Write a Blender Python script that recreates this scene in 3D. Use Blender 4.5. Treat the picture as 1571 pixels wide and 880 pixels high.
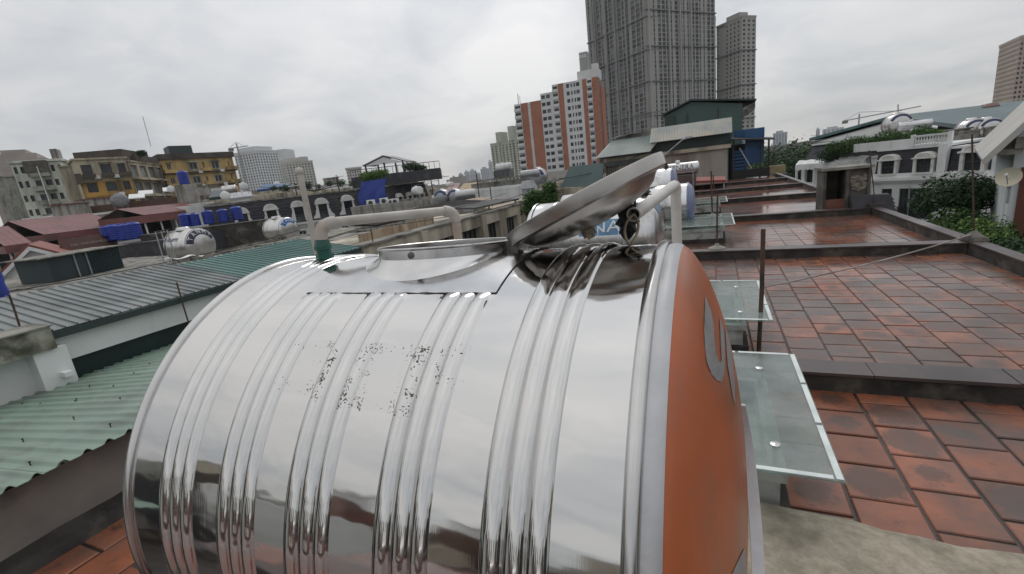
import bpy, bmesh, math, random
import numpy as np
from mathutils import Vector, Matrix
for o in list(bpy.data.objects): bpy.data.objects.remove(o)
random.seed(7)
rng = np.random.default_rng(11)
S = bpy.context.scene
COL = S.collection
rad = math.radians

# ------------------------------------------------------------------ camera
IW, IH, FPX = 1571.0, 880.0, 694.0
PITCH, ROLL, YAW = rad(13.84), rad(6.67), rad(24.86)
CAM = np.array([0.0, 0.0, 1.95])
def _basis():
    F = np.array([0, math.cos(PITCH), -math.sin(PITCH)]); R0 = np.array([1., 0, 0]); U0 = np.array([0, math.sin(PITCH), math.cos(PITCH)])
    R = math.cos(ROLL)*R0 - math.sin(ROLL)*U0; U = math.cos(ROLL)*U0 + math.sin(ROLL)*R0
    c, s = math.cos(YAW), math.sin(YAW); Z = np.array([[c, -s, 0], [s, c, 0], [0, 0, 1]])
    return Z@R, Z@U, Z@F
CR, CU, CF = _basis()
cd = bpy.data.cameras.new('camera'); cam = bpy.data.objects.new('camera', cd); COL.objects.link(cam)
cd.sensor_width = 36; cd.lens = 36*FPX/IW; cd.clip_start = 0.02; cd.clip_end = 8000
cam.matrix_world = Matrix(((CR[0], CU[0], -CF[0], CAM[0]), (CR[1], CU[1], -CF[1], CAM[1]), (CR[2], CU[2], -CF[2], CAM[2]), (0, 0, 0, 1)))
S.camera = cam
# survey helpers: a sighting through the photograph turned into a place in the world
def ray(u, v): return (u-IW/2)/FPX*CR - (v-IH/2)/FPX*CU + CF
def hd(u, v, D):
    r = ray(u, v); return CAM + r*D/math.hypot(r[0], r[1])
def on(u, v, ax, val):
    r = ray(u, v); return CAM + r*(val-CAM[ax])/r[ax]

# ------------------------------------------------------------------ sky and light
SUN_EL, SUN_AZ = rad(44), rad(-15)      # azimuth measured from +Y towards +X
w = bpy.data.worlds.new('World'); S.world = w; w.use_nodes = True
nt = w.node_tree; N = nt.nodes; L = nt.links
for n in list(N): N.remove(n)
out = N.new('ShaderNodeOutputWorld'); bg = N.new('ShaderNodeBackground'); L.new(bg.outputs[0], out.inputs[0])
tc = N.new('ShaderNodeTexCoord'); sep = N.new('ShaderNodeSeparateXYZ'); L.new(tc.outputs['Generated'], sep.inputs[0])
def wm(op, a, b=None, c=None):
    m = N.new('ShaderNodeMath'); m.operation = op
    for i, x in enumerate((a, b, c)):
        if x is None: continue
        if isinstance(x, (int, float)): m.inputs[i].default_value = x
        else: L.new(x, m.inputs[i])
    return m.outputs[0]
zc = wm('MAXIMUM', sep.outputs[2], 0.0)
den = wm('ADD', zc, 0.22)
cx = wm('DIVIDE', sep.outputs[0], den); cy = wm('DIVIDE', sep.outputs[1], den)
cmb = N.new('ShaderNodeCombineXYZ'); L.new(cx, cmb.inputs[0]); L.new(cy, cmb.inputs[1]); cmb.inputs[2].default_value = 3.7
def wnoise(scale, detail, rough, dist):
    n = N.new('ShaderNodeTexNoise'); n.inputs['Scale'].default_value = scale; n.inputs['Detail'].default_value = detail
    n.inputs['Roughness'].default_value = rough; n.inputs['Distortion'].default_value = dist; L.new(cmb.outputs[0], n.inputs['Vector']); return n.outputs['Fac']
n1 = wnoise(0.5, 5, 0.5, 0.5); n2 = wnoise(1.9, 6, 0.55, 0.6)
cl = wm('ADD', wm('MULTIPLY', n1, 0.68), wm('MULTIPLY', n2, 0.32))
rmp = N.new('ShaderNodeValToRGB'); L.new(cl, rmp.inputs[0])
rmp.color_ramp.elements[0].position = 0.40; rmp.color_ramp.elements[0].color = (0.495, 0.52, 0.555, 1)
rmp.color_ramp.elements[1].position = 0.60; rmp.color_ramp.elements[1].color = (0.80, 0.792, 0.785, 1)
# overcast sky: brighter overhead and round the hidden sun
sunv = Vector((math.sin(SUN_AZ)*math.cos(SUN_EL), math.cos(SUN_AZ)*math.cos(SUN_EL), math.sin(SUN_EL)))
dp = N.new('ShaderNodeVectorMath'); dp.operation = 'DOT_PRODUCT'; L.new(tc.outputs['Generated'], dp.inputs[0]); dp.inputs[1].default_value = sunv
glow = wm('POWER', wm('MAXIMUM', dp.outputs['Value'], 0.0), 4.0)
gain = wm('ADD', wm('ADD', 0.83, wm('MULTIPLY', zc, 0.66)), wm('MULTIPLY', glow, 0.36))
mul = N.new('ShaderNodeMixRGB'); mul.blend_type = 'MULTIPLY'; mul.inputs[0].default_value = 1; L.new(rmp.outputs[0], mul.inputs[1])
g3 = N.new('ShaderNodeCombineXYZ'); [L.new(gain, g3.inputs[i]) for i in range(3)]; L.new(g3.outputs[0], mul.inputs[2])
sky = N.new('ShaderNodeTexSky'); sky.sky_type = 'NISHITA'; sky.sun_disc = False; sky.sun_elevation = SUN_EL; sky.sun_rotation = SUN_AZ
sk = N.new('ShaderNodeMixRGB'); sk.blend_type = 'MULTIPLY'; sk.inputs[0].default_value = 1; sk.inputs[2].default_value = (0.08, 0.08, 0.08, 1); L.new(sky.outputs[0], sk.inputs[1])
mx = N.new('ShaderNodeMixRGB'); mx.inputs[0].default_value = 0.10; L.new(mul.outputs[0], mx.inputs[1]); L.new(sk.outputs[0], mx.inputs[2])
L.new(mx.outputs[0], bg.inputs[0]); bg.inputs[1].default_value = 1.0
sl = bpy.data.lights.new('sun', 'SUN'); sl.energy = 0.8; sl.angle = rad(25); sl.color = (1, 0.96, 0.90)
so = bpy.data.objects.new('sun', sl); COL.objects.link(so); so.rotation_euler = (-sunv).to_track_quat('-Z', 'Y').to_euler()
S.view_settings.view_transform = 'Standard'; S.view_settings.look = 'None'; S.view_settings.exposure = 0.0; S.view_settings.gamma = 1

# ------------------------------------------------------------------ materials
MATS = {}
def mat(name, c1, c2=None, scale=3.0, rough=0.7, metal=0.0, bump=0.0, bscale=40.0, stain=None, sscale=1.2, samt=0.5, rvar=0.0, rand=0.0, spec=0.5, streak=False, coord='world'):
    """procedural surface: two tones mixed by noise, optional stains (or vertical streaks), relief and per-object shade"""
    if name in MATS: return MATS[name]
    m = bpy.data.materials.new(name); m.use_nodes = True; t = m.node_tree; nn = t.nodes; ll = t.links
    b = nn['Principled BSDF']; b.inputs['Metallic'].default_value = metal; b.inputs['Specular IOR Level'].default_value = spec
    if coord == 'world': g = nn.new('ShaderNodeNewGeometry'); vec = g.outputs['Position']
    else: g = nn.new('ShaderNodeTexCoord'); vec = g.outputs['Object']
    def noise(sc, det=5, ro=0.55, v=vec):
        n = nn.new('ShaderNodeTexNoise'); n.inputs['Scale'].default_value = sc; n.inputs['Detail'].default_value = det; n.inputs['Roughness'].default_value = ro
        ll.new(v, n.inputs['Vector']); return n.outputs['Fac']
    def ramp(f, a, c, ca=(0, 0, 0, 1), cb=(1, 1, 1, 1)):
        r = nn.new('ShaderNodeValToRGB'); ll.new(f, r.inputs[0]); r.color_ramp.elements[0].position = a; r.color_ramp.elements[1].position = c
        r.color_ramp.elements[0].color = ca; r.color_ramp.elements[1].color = cb; return r.outputs[0]
    if c2 is None: c2 = tuple(x*0.8 for x in c1)
    colr = ramp(noise(scale), 0.35, 0.65, (*c1, 1), (*c2, 1))
    if stain is not None:
        v2 = vec
        if streak:
            mp = nn.new('ShaderNodeMapping'); mp.inputs['Scale'].default_value = (1, 1, 0.14); ll.new(vec, mp.inputs[0]); v2 = mp.outputs[0]
        f = ramp(noise(sscale, 7, 0.62, v2), 0.62-0.3*samt, 0.80-0.25*samt)
        mi = nn.new('ShaderNodeMixRGB'); ll.new(f, mi.inputs[0]); ll.new(colr, mi.inputs[1]); mi.inputs[2].default_value = (*stain, 1); colr = mi.outputs[0]
    if rand:
        oi = nn.new('ShaderNodeObjectInfo'); hs = nn.new('ShaderNodeHueSaturation'); ll.new(colr, hs.inputs['Color'])
        mr = nn.new('ShaderNodeMapRange'); ll.new(oi.outputs['Random'], mr.inputs[0]); mr.inputs[3].default_value = 1-rand; mr.inputs[4].default_value = 1+rand; ll.new(mr.outputs[0], hs.inputs['Value']); colr = hs.outputs[0]
    ll.new(colr, b.inputs['Base Color'])
    if rvar:
        mr = nn.new('ShaderNodeMapRange'); ll.new(noise(scale*0.7, 4), mr.inputs[0]); mr.inputs[1].default_value = 0.3; mr.inputs[2].default_value = 0.7
        mr.inputs[3].default_value = max(0.02, rough-rvar); mr.inputs[4].default_value = min(1, rough+rvar); ll.new(mr.outputs[0], b.inputs['Roughness'])
    else: b.inputs['Roughness'].default_value = rough
    if bump:
        bm_ = nn.new('ShaderNodeBump'); bm_.inputs['Strength'].default_value = bump; bm_.inputs['Distance'].default_value = 0.01
        ll.new(noise(bscale, 6, 0.6), bm_.inputs['Height']); ll.new(bm_.outputs[0], b.inputs['Normal'])
    MATS[name] = m; return m
def glass(name, tint, alpha=0.45, rough=0.03):
    """a thin pane: part mirror, part see-through"""
    if name in MATS: return MATS[name]
    m = bpy.data.materials.new(name); m.use_nodes = True; t = m.node_tree; nn = t.nodes; ll = t.links
    b = nn['Principled BSDF']; o = nn['Material Output']; b.inputs['Base Color'].default_value = (*tint, 1); b.inputs['Roughness'].default_value = rough; b.inputs['Specular IOR Level'].default_value = 0.6
    tr = nn.new('ShaderNodeBsdfTransparent'); tr.inputs[0].default_value = (0.86, 0.93, 0.90, 1); ms = nn.new('ShaderNodeMixShader'); ms.inputs[0].default_value = alpha
    ll.new(tr.outputs[0], ms.inputs[1]); ll.new(b.outputs[0], ms.inputs[2]); ll.new(ms.outputs[0], o.inputs[0]); MATS[name] = m; return m

# ------------------------------------------------------------------ mesh building
class MB:
    def __init__(s): s.v = []; s.f = []; s.sm = False
    def quad(s, *p):
        i = len(s.v); s.v += [tuple(map(float, q)) for q in p]; s.f.append(tuple(range(i, i+len(p))))
    def hexa(s, b, t):
        i = len(s.v); n = len(b); s.v += [tuple(map(float, q)) for q in list(b)+list(t)]
        s.f.append(tuple(i+k for k in range(n))[::-1]); s.f.append(tuple(i+n+k for k in range(n)))
        for k in range(n): j = (k+1) % n; s.f.append((i+k, i+j, i+n+j, i+n+k))
    def box(s, x0, x1, y0, y1, z0, z1):
        s.hexa([(x0, y0, z0), (x1, y0, z0), (x1, y1, z0), (x0, y1, z0)], [(x0, y0, z1), (x1, y0, z1), (x1, y1, z1), (x0, y1, z1)]); return s
    def obox(s, O, ex, ey, ez, a0, a1, b0, b1, c0, c1):
        """box in the frame O + a*ex + b*ey + c*ez"""
        O, ex, ey, ez = map(np.asarray, (O, ex, ey, ez)); P = lambda a, b, c: O+a*ex+b*ey+c*ez
        s.hexa([P(a0, b0, c0), P(a1, b0, c0), P(a1, b1, c0), P(a0, b1, c0)], [P(a0, b0, c1), P(a1, b0, c1), P(a1, b1, c1), P(a0, b1, c1)]); return s
    def prism(s, poly, d):
        d = np.asarray(d, float); s.hexa([np.asarray(p, float) for p in poly], [np.asarray(p, float)+d for p in poly]); return s
    def tube(s, pts, r, n=8, closed=False, caps=True):
        pts = [np.asarray(p, float) for p in pts]; m = len(pts); rs = r if isinstance(r, (list, tuple)) else [r]*m
        base = len(s.v); up = None
        for k in range(m):
            a = pts[k-1] if (k > 0 or closed) else pts[k]; b = pts[(k+1) % m] if (k < m-1 or closed) else pts[k]
            d = b-a; d = d/(np.linalg.norm(d)+1e-12)
            if up is None: up = np.array([0, 0, 1.]) if abs(d[2]) < 0.9 else np.array([1., 0, 0])
            x = np.cross(d, up); x /= np.linalg.norm(x)+1e-12; y = np.cross(x, d); up = y
            for j in range(n):
                t = 2*math.pi*j/n; s.v.append(tuple(pts[k]+rs[k]*(math.cos(t)*x+math.sin(t)*y)))
        for k in range(m if closed else m-1):
            for j in range(n):
                a = base+k*n; b = base+((k+1) % m)*n; j2 = (j+1) % n; s.f.append((a+j, a+j2, b+j2, b+j))
        if caps and not closed:
            s.f.append(tuple(base+j for j in range(n))); s.f.append(tuple(base+(m-1)*n+j for j in range(n))[::-1])
        return s
    def lathe(s, prof, O, ax, n=32, a0=0.0, a1=2*math.pi, xdir=None):
        """prof: (height along the axis, radius)"""
        O = np.asarray(O, float); ax = np.asarray(ax, float); ax = ax/np.linalg.norm(ax)
        x = np.asarray(xdir, float) if xdir is not None else np.cross(ax, (0, 0, 1.) if abs(ax[2]) < 0.9 else (1., 0, 0)); x = x-ax*(x@ax); x /= np.linalg.norm(x); y = np.cross(ax, x)
        full = abs(a1-a0) > 2*math.pi-1e-6; m = n if full else n+1; base = len(s.v)
        for h, r in prof:
            for j in range(m):
                t = a0+(a1-a0)*j/n; s.v.append(tuple(O+h*ax+r*(math.cos(t)*x+math.sin(t)*y)))
        for k in range(len(prof)-1):
            for j in range(n):
                j2 = (j+1) % m; a = base+k*m; b = a+m; s.f.append((a+j, a+j2, b+j2, b+j))
        return s
    def grid(s, P):
        """P: 2D list of points"""
        b = len(s.v); r = len(P); c = len(P[0])
        for row in P: s.v += [tuple(map(float, p)) for p in row]
        for i in range(r-1):
            for j in range(c-1): a = b+i*c+j; s.f.append((a, a+1, a+c+1, a+c))
        return s
    def mesh(s, name, m=None, smooth=False, weld=False):
        me = bpy.data.meshes.new(name); me.from_pydata(s.v, [], s.f)
        bm_ = bmesh.new(); bm_.from_mesh(me)
        if weld: bmesh.ops.remove_doubles(bm_, verts=bm_.verts, dist=1e-5)
        bmesh.ops.recalc_face_normals(bm_, faces=bm_.faces); bm_.to_mesh(me); bm_.free()
        if m: me.materials.append(m)
        if smooth:
            for p in me.polygons: p.use_smooth = True
            try: me.set_sharp_from_angle(angle=rad(38))
            except Exception: pass
        me.update(); return me
    def build(s, name, m, parent=None, smooth=False, weld=False, label=None):
        o = bpy.data.objects.new(name, s.mesh(name, m, smooth, weld)); COL.objects.link(o)
        if parent is not None: o.parent = parent; o.matrix_parent_inverse = parent_inv(parent)
        if label: o['label'] = label
        return o
def parent_inv(p):
    if p.type != 'EMPTY': return Matrix.Identity(4)          # part meshes are written in world coordinates
    return (Matrix.Translation(p.location) @ p.rotation_euler.to_matrix().to_4x4()).inverted()
def tag(o, label, cat, group=None):
    o['label'] = label; o['category'] = cat
    if group: o['group'] = group
    return o
def thing(name, label, cat, loc=(0, 0, 0), group=None):
    o = bpy.data.objects.new(name, None); o.empty_display_size = 0.2; COL.objects.link(o); o.location = tuple(map(float, loc)); return tag(o, label, cat, group)
def struct(o): o['kind'] = 'structure'; return o
def stuff(o): o['kind'] = 'stuff'; return o
def shared(name, me, parent, loc, rot=(0, 0, 0)):
    """a piece that shares its mesh with its likes; loc in world space under an unrotated parent"""
    o = bpy.data.objects.new(name, me); COL.objects.link(o); o.rotation_euler = rot
    if parent is not None:
        o.parent = parent; o.location = Vector(loc)-parent.location
    else: o.location = loc
    return o
def copy_tree(o, loc, label, parent=None):
    c = o.copy(); COL.objects.link(c); c.location = loc
    if label: c['label'] = label
    for ch in [k for k in bpy.data.objects if k.parent == o]:
        d = ch.copy(); COL.objects.link(d); d.parent = c
        for g in [k for k in bpy.data.objects if k.parent == ch]:
            e = g.copy(); COL.objects.link(e); e.parent = d
    return c
def text_mesh(txt, size, depth=0.004):
    cu = bpy.data.curves.new('lettering', 'FONT'); cu.body = txt; cu.size = size; cu.extrude = depth; cu.align_x = 'CENTER'; cu.align_y = 'CENTER'
    cu.resolution_u = 3
    o = bpy.data.objects.new('lettering', cu); COL.objects.link(o); dg = bpy.context.evaluated_depsgraph_get()
    me = bpy.data.meshes.new_from_object(o.evaluated_get(dg)); bpy.data.objects.remove(o); bpy.data.curves.remove(cu); return me
UP = np.array([0, 0, 1.])
def vec(*a): return np.array(a, float)
def unit(a): a = np.asarray(a, float); return a/np.linalg.norm(a)
# ------------------------------------------------------------------ building helpers
class Facade:
    """a vertical wall plane: O at its lower left seen from outside, ex along it, n outward"""
    def __init__(s, O, ex, w, h):
        s.O = np.asarray(O, float); s.ex = unit(ex); s.n = vec(s.ex[1], -s.ex[0], 0); s.w = w; s.h = h
    def P(s, a, z, d=0.0): return s.O+s.ex*a+UP*z+s.n*d
    def box(s, mb, a0, a1, z0, z1, d0, d1): mb.obox(s.O, s.ex, s.n, UP, a0, a1, d0, d1, z0, z1)
    def wall(s, mb, cols, rows, rec=0.2, skip=None):
        """front face with recessed openings; returns the openings"""
        xs = [0]+[x for c in cols for x in c]+[s.w]; zs = [0]+[z for r in rows for z in r]+[s.h]; op = []
        for i in range(len(xs)-1):
            for j in range(len(zs)-1):
                a0, a1, z0, z1 = xs[i], xs[i+1], zs[j], zs[j+1]
                if a1-a0 < 1e-4 or z1-z0 < 1e-4: continue
                if i % 2 and j % 2 and not (skip and skip(i//2, j//2)):
                    op.append((a0, a1, z0, z1, i//2, j//2))
                    mb.quad(s.P(a0, z0), s.P(a1, z0), s.P(a1, z0, -rec), s.P(a0, z0, -rec)); mb.quad(s.P(a0, z1, -rec), s.P(a1, z1, -rec), s.P(a1, z1), s.P(a0, z1))
                    mb.quad(s.P(a0, z0), s.P(a0, z0, -rec), s.P(a0, z1, -rec), s.P(a0, z1)); mb.quad(s.P(a1, z0, -rec), s.P(a1, z0), s.P(a1, z1), s.P(a1, z1, -rec))
                else: mb.quad(s.P(a0, z0), s.P(a1, z0), s.P(a1, z1), s.P(a0, z1))
        return op
def facades(P0, P1, depth, z0, z1):
    """front, right, back, left facades of a box whose front runs from P0 to P1 (left to right from outside)"""
    P0 = vec(P0[0], P0[1], z0); P1 = vec(P1[0], P1[1], z0); ex = unit(P1-P0); n = vec(ex[1], -ex[0], 0); w_ = np.linalg.norm(P1-P0); h = z1-z0
    B0 = P0-n*depth; B1 = P1-n*depth
    return Facade(P0, ex, w_, h), Facade(P1, -n, depth, h), Facade(B1, -ex, w_, h), Facade(B0, n, depth, h)
def evenly(n, w_, frac=0.5, m0=0.0, m1=0.0):
    st = (w_-m0-m1)/n; return [(m0+st*(i+0.5-frac/2), m0+st*(i+0.5+frac/2)) for i in range(n)]
def storeys(n, h, frac=0.5, base=0.0, top=0.0):
    st = (h-base-top)/n; return [(base+st*(j+0.5-frac/2), base+st*(j+0.5+frac/2)) for j in range(n)]
def pane_mesh(w_, h, bars, d=0.04):
    """window unit: frame ring with bars, in the XZ plane, looking to -Y"""
    mb = MB(); t = min(0.07, w_*0.09)
    mb.box(-w_/2, w_/2, -d, 0, 0, t); mb.box(-w_/2, w_/2, -d, 0, h-t, h); mb.box(-w_/2, -w_/2+t, -d, 0, t, h-t); mb.box(w_/2-t, w_/2, -d, 0, t, h-t)
    for k in range(bars): x = -w_/2+w_*(k+1)/(bars+1); mb.box(x-t/3, x+t/3, -d, 0, t, h-t)
    return mb
def windows(fac, ops, parent, mg, mf=None, rec=0.2, bars=1, join=False, name='window'):
    """a pane in each opening: one object each (> frame), or all joined where they are too small to pick apart"""
    if join:
        mb = MB()
        for a0, a1, z0, z1, i, j in ops: fac.box(mb, a0, a1, z0, z1, -rec-0.03, -rec+0.02)
        if ops: stuff(mb.build(name, mg, parent))
        return
    for a0, a1, z0, z1, i, j in ops:
        mb = MB(); fac.box(mb, a0+0.003, a1-0.003, z0+0.003, z1-0.003, -rec-0.03, -rec+0.02); o = mb.build(name, mg, parent)
        if mf is not None:
            fm = MB(); t = min(0.07, (a1-a0)*0.1); d0, d1 = -rec+0.025, -rec+0.07
            fac.box(fm, a0+0.002, a1-0.002, z0+0.002, z0+t, d0, d1); fac.box(fm, a0+0.002, a1-0.002, z1-t, z1-0.002, d0, d1)
            fac.box(fm, a0+0.002, a0+t, z0+t, z1-t, d0, d1); fac.box(fm, a1-t, a1-0.002, z0+t, z1-t, d0, d1)
            for k in range(bars): x = a0+(a1-a0)*(k+1)/(bars+1); fac.box(fm, x-t/2, x+t/2, z0+t, z1-t, d0, d1)
            fm.build('frame', mf, o)
def roof_cap(mb, F, over=0.0, t=0.25, lift=0.0):
    """flat roof slab on the four facades"""
    f, r, b, l = F; z = f.h+lift
    mb.hexa([f.P(-over, z, over), f.P(f.w+over, z, over), b.P(-over, z, over), b.P(b.w+over, z, over)], [f.P(-over, z+t, over), f.P(f.w+over, z+t, over), b.P(-over, z+t, over), b.P(b.w+over, z+t, over)])
def plain(mb, F, which=(0, 1, 2, 3)):
    for k in which: f = F[k]; mb.quad(f.P(0, 0), f.P(f.w, 0), f.P(f.w, f.h), f.P(0, f.h))
def corrugated(A, B, C, pitch, amp, mat_, name, parent, kind='sine', t=0.004, sub=1):
    """sheet roof: A to B is the eave (ribs repeat along it), A to C runs up the ribs"""
    A, B, C = map(lambda q: np.asarray(q, float), (A, B, C)); e = B-A; Ln = np.linalg.norm(e); e /= Ln; s_ = C-A; nrm = unit(np.cross(e, s_)); nrm = nrm if nrm[2] > 0 else -nrm
    prof = []
    n = max(1, int(Ln/pitch))
    if kind == 'sine': pts = [(k/6, 0.5-0.5*math.cos(2*math.pi*k/6)) for k in range(6)]
    elif kind == 'trap': pts = [(0, 0), (0.58, 0), (0.68, 1), (0.90, 1)]
    elif kind == 'wide': pts = [(0, 0), (0.45, 0), (0.55, .15), (0.64, .6), (0.72, .95), (0.78, 1), (0.84, .95), (0.92, .5)]
    else: pts = [(0, 0), (0.88, 0), (0.92, 1), (0.96, 1)]
    for i in range(n):
        for x, z in pts: prof.append(((i+x)*pitch, z*amp))
    prof.append((n*pitch, 0))
    k = Ln/(n*pitch); mb = MB()
    rows = [[A+e*x*k+nrm*z+s_*q for x, z in prof] for q in np.linspace(0, 1, sub+1)]; low = [[p-nrm*t for p in r] for r in rows]
    mb.grid(rows); mb.grid(low)
    for r, l in ((rows[0], low[0]), (rows[-1], low[-1])): mb.grid([r, l])
    mb.grid([[r[0] for r in rows], [r[0] for r in low]]); mb.grid([[r[-1] for r in rows], [r[-1] for r in low]])
    return mb.build(name, mat_, parent, smooth=(kind in ('sine', 'wide')))

# ------------------------------------------------------------------ foliage
def leaf_cloud(centres, radii, n, size, seed=0, flat=0.6):
    """many small leaf faces spread through clumps"""
    g = np.random.default_rng(seed); C = np.asarray(centres, float); R = np.asarray(radii, float)
    if R.ndim == 1: R = np.stack([R, R, R*0.8], 1)
    wgt = R[:, 0]*R[:, 1]; idx = g.choice(len(C), n, p=wgt/wgt.sum())
    d = g.normal(size=(n, 3)); d /= np.linalg.norm(d, axis=1)[:, None]; rr = g.random(n)**0.45*(1+0.30*g.random(n)**4)
    p = C[idx]+d*R[idx]*rr[:, None]
    nrm = d+g.normal(size=(n, 3))*0.7+np.array([0, 0, flat]); nrm /= np.linalg.norm(nrm, axis=1)[:, None]
    a = np.cross(nrm, g.normal(size=(n, 3))); a /= np.linalg.norm(a, axis=1)[:, None]; b = np.cross(nrm, a)
    s_ = size*(0.45+1.2*g.random(n)**1.6)[:, None]
    v = np.empty((n, 4, 3)); v[:, 0] = p-a*s_; v[:, 1] = p-b*s_*0.45+nrm*s_*0.12; v[:, 2] = p+a*s_; v[:, 3] = p+b*s_*0.45+nrm*s_*0.12
    me = bpy.data.meshes.new('leaves'); me.from_pydata(v.reshape(-1, 3).tolist(), [], np.arange(n*4).reshape(-1, 4).tolist()); return me
def leafmat(name, c1, c2):
    if name in MATS: return MATS[name]
    m = mat(name, c1, c2, scale=1.7, rough=0.75, spec=0.12); t = m.node_tree; b = t.nodes['Principled BSDF']
    g = [n for n in t.nodes if n.type == 'NEW_GEOMETRY'][0]; hs = t.nodes.new('ShaderNodeHueSaturation'); src = b.inputs['Base Color'].links[0].from_socket
    mr = t.nodes.new('ShaderNodeMapRange'); t.links.new(g.outputs['Random Per Island'], mr.inputs[0]); mr.inputs[3].default_value = 0.45; mr.inputs[4].default_value = 1.55
    t.links.new(src, hs.inputs['Color']); t.links.new(mr.outputs[0], hs.inputs['Value']); t.links.new(hs.outputs[0], b.inputs['Base Color'])
    b.inputs['Transmission Weight'].default_value = 0.0; b.inputs['Subsurface Weight'].default_value = 0.0
    return m
def tree(name, label, base, top, spread, n, size, m, group=None, seed=1, clumps=14, trunk=True, cat='tree'):
    base = vec(*base); H = top-base[2]; g = random.Random(seed); t = thing(name, label, cat, base, group)
    cs, rs = [], []
    for k in range(clumps):
        a = g.random()*6.283; q = g.random()**0.6; hz = 0.45+0.5*g.random(); sp = spread*(1-0.55*abs(hz-0.62)/0.4)
        cs.append(base+vec(math.cos(a)*sp*q, math.sin(a)*sp*q, H*hz)); r_ = spread*(0.28+0.22*g.random()); rs.append((r_, r_, r_*0.7))
    cr = bpy.data.objects.new('crown', leaf_cloud(cs, rs, n, size, seed)); cr.data.materials.append(m); COL.objects.link(cr); cr.parent = t; cr.matrix_parent_inverse = parent_inv(t)
    tb = MB(); tr = 0.035*H+0.03; fork = base+vec(0, 0, H*0.45)
    tb.tube([base, base+vec(0.02*H, 0, H*0.25), fork], [tr, tr*0.8, tr*0.6], 8)
    for c in cs[:7]: tb.tube([fork, (fork+c)/2+vec(0, 0, 0.05*H), c], [tr*0.45, tr*0.3, tr*0.1], 5)
    tb.build('trunk', mat('bark', (0.09, 0.07, 0.055), (0.05, 0.04, 0.03), 6, 0.9), t, smooth=True)
    return t

# ------------------------------------------------------------------ shared materials
m_plaster = mat('grey_plaster', (0.36, 0.35, 0.32), (0.27, 0.26, 0.24), 1.6, 0.9, stain=(0.10, 0.095, 0.08), sscale=1.4, samt=0.55, streak=True)
m_cream = mat('cream_plaster', (0.55, 0.50, 0.40), (0.42, 0.38, 0.30), 1.2, 0.85, stain=(0.14, 0.12, 0.09), sscale=0.9, samt=0.55, streak=True)
m_white = mat('white_paint', (0.72, 0.73, 0.72), (0.60, 0.61, 0.60), 0.8, 0.7, stain=(0.40, 0.39, 0.36), sscale=0.8, samt=0.22, streak=True)
m_conc = mat('stained_concrete', (0.30, 0.285, 0.25), (0.20, 0.19, 0.165), 2.2, 0.92, bump=0.3, bscale=25, stain=(0.05, 0.048, 0.042), sscale=1.6, samt=0.6)
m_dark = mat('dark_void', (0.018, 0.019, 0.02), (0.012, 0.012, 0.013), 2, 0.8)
m_wglass = mat('window_glass', (0.035, 0.042, 0.048), (0.02, 0.024, 0.028), 0.6, 0.12, rand=0.5)
m_wglass2 = mat('window_glass_far', (0.06, 0.066, 0.072), (0.03, 0.036, 0.04), 0.35, 0.25)
def _vary(m, lo, hi):
    t = m.node_tree; b = t.nodes['Principled BSDF']; g = [n for n in t.nodes if n.type == 'NEW_GEOMETRY'][0]; hs = t.nodes.new('ShaderNodeHueSaturation'); src = b.inputs['Base Color'].links[0].from_socket
    pw = t.nodes.new('ShaderNodeMath'); pw.operation = 'POWER'; pw.inputs[1].default_value = 3.0; t.links.new(g.outputs['Random Per Island'], pw.inputs[0])
    mr = t.nodes.new('ShaderNodeMapRange'); t.links.new(pw.outputs[0], mr.inputs[0]); mr.inputs[3].default_value = lo; mr.inputs[4].default_value = hi; t.links.new(src, hs.inputs['Color']); t.links.new(mr.outputs[0], hs.inputs['Value']); t.links.new(hs.outputs[0], b.inputs['Base Color'])
_vary(m_wglass2, 0.35, 3.2)     # curtains, blinds and open sashes differ from pane to pane
m_frame = mat('dark_window_frame', (0.045, 0.045, 0.045), None, 3, 0.5)
m_wframe = mat('white_window_frame', (0.6, 0.6, 0.58), None, 3, 0.5)
m_steel = mat('polished_steel', (0.66, 0.65, 0.64), (0.58, 0.57, 0.56), 4, 0.16, 1.0)
m_steel_far = mat('steel_far', (0.62, 0.62, 0.62), (0.5, 0.5, 0.5), 3, 0.32, 0.85)
m_galv = mat('galvanised', (0.42, 0.43, 0.44), (0.3, 0.31, 0.32), 5, 0.5, 0.6)
m_rust = mat('rusty_iron', (0.11, 0.065, 0.045), (0.05, 0.04, 0.036), 8, 0.8, 0.2)
m_black = mat('black_iron', (0.025, 0.023, 0.022), None, 5, 0.6)
m_blueplastic = mat('blue_plastic', (0.015, 0.04, 0.30), (0.012, 0.03, 0.22), 2, 0.38)
m_slate = mat('dark_slate', (0.045, 0.046, 0.055), (0.03, 0.03, 0.036), 3, 0.6, bump=0.2, bscale=12, stain=(0.09, 0.09, 0.09), sscale=0.8, samt=0.3)
m_redmetal = mat('red_sheet_metal', (0.20, 0.075, 0.07), (0.15, 0.055, 0.05), 0.5, 0.45, stain=(0.09, 0.05, 0.045), sscale=0.6, samt=0.4)
m_darkgreen = mat('dark_green_sheet', (0.032, 0.052, 0.050), (0.024, 0.04, 0.039), 0.8, 0.5)
m_teal = mat('teal_sheet', (0.10, 0.19, 0.18), (0.075, 0.145, 0.14), 0.7, 0.42, stain=(0.05, 0.07, 0.065), sscale=0.8, samt=0.35)
# ================================================================== ground and our own row of houses
gm = MB(); n_ = 48
gm.v = [(0, 0, -14)]+[(4000*math.cos(6.2832*k/n_), 4000*math.sin(6.2832*k/n_), -14) for k in range(n_)]; gm.f = [(0, 1+k, 1+(k+1) % n_) for k in range(n_)]
struct(gm.build('ground', mat('city_ground', (0.10, 0.10, 0.095), (0.06, 0.075, 0.05), 0.02, 0.95)))

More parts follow.
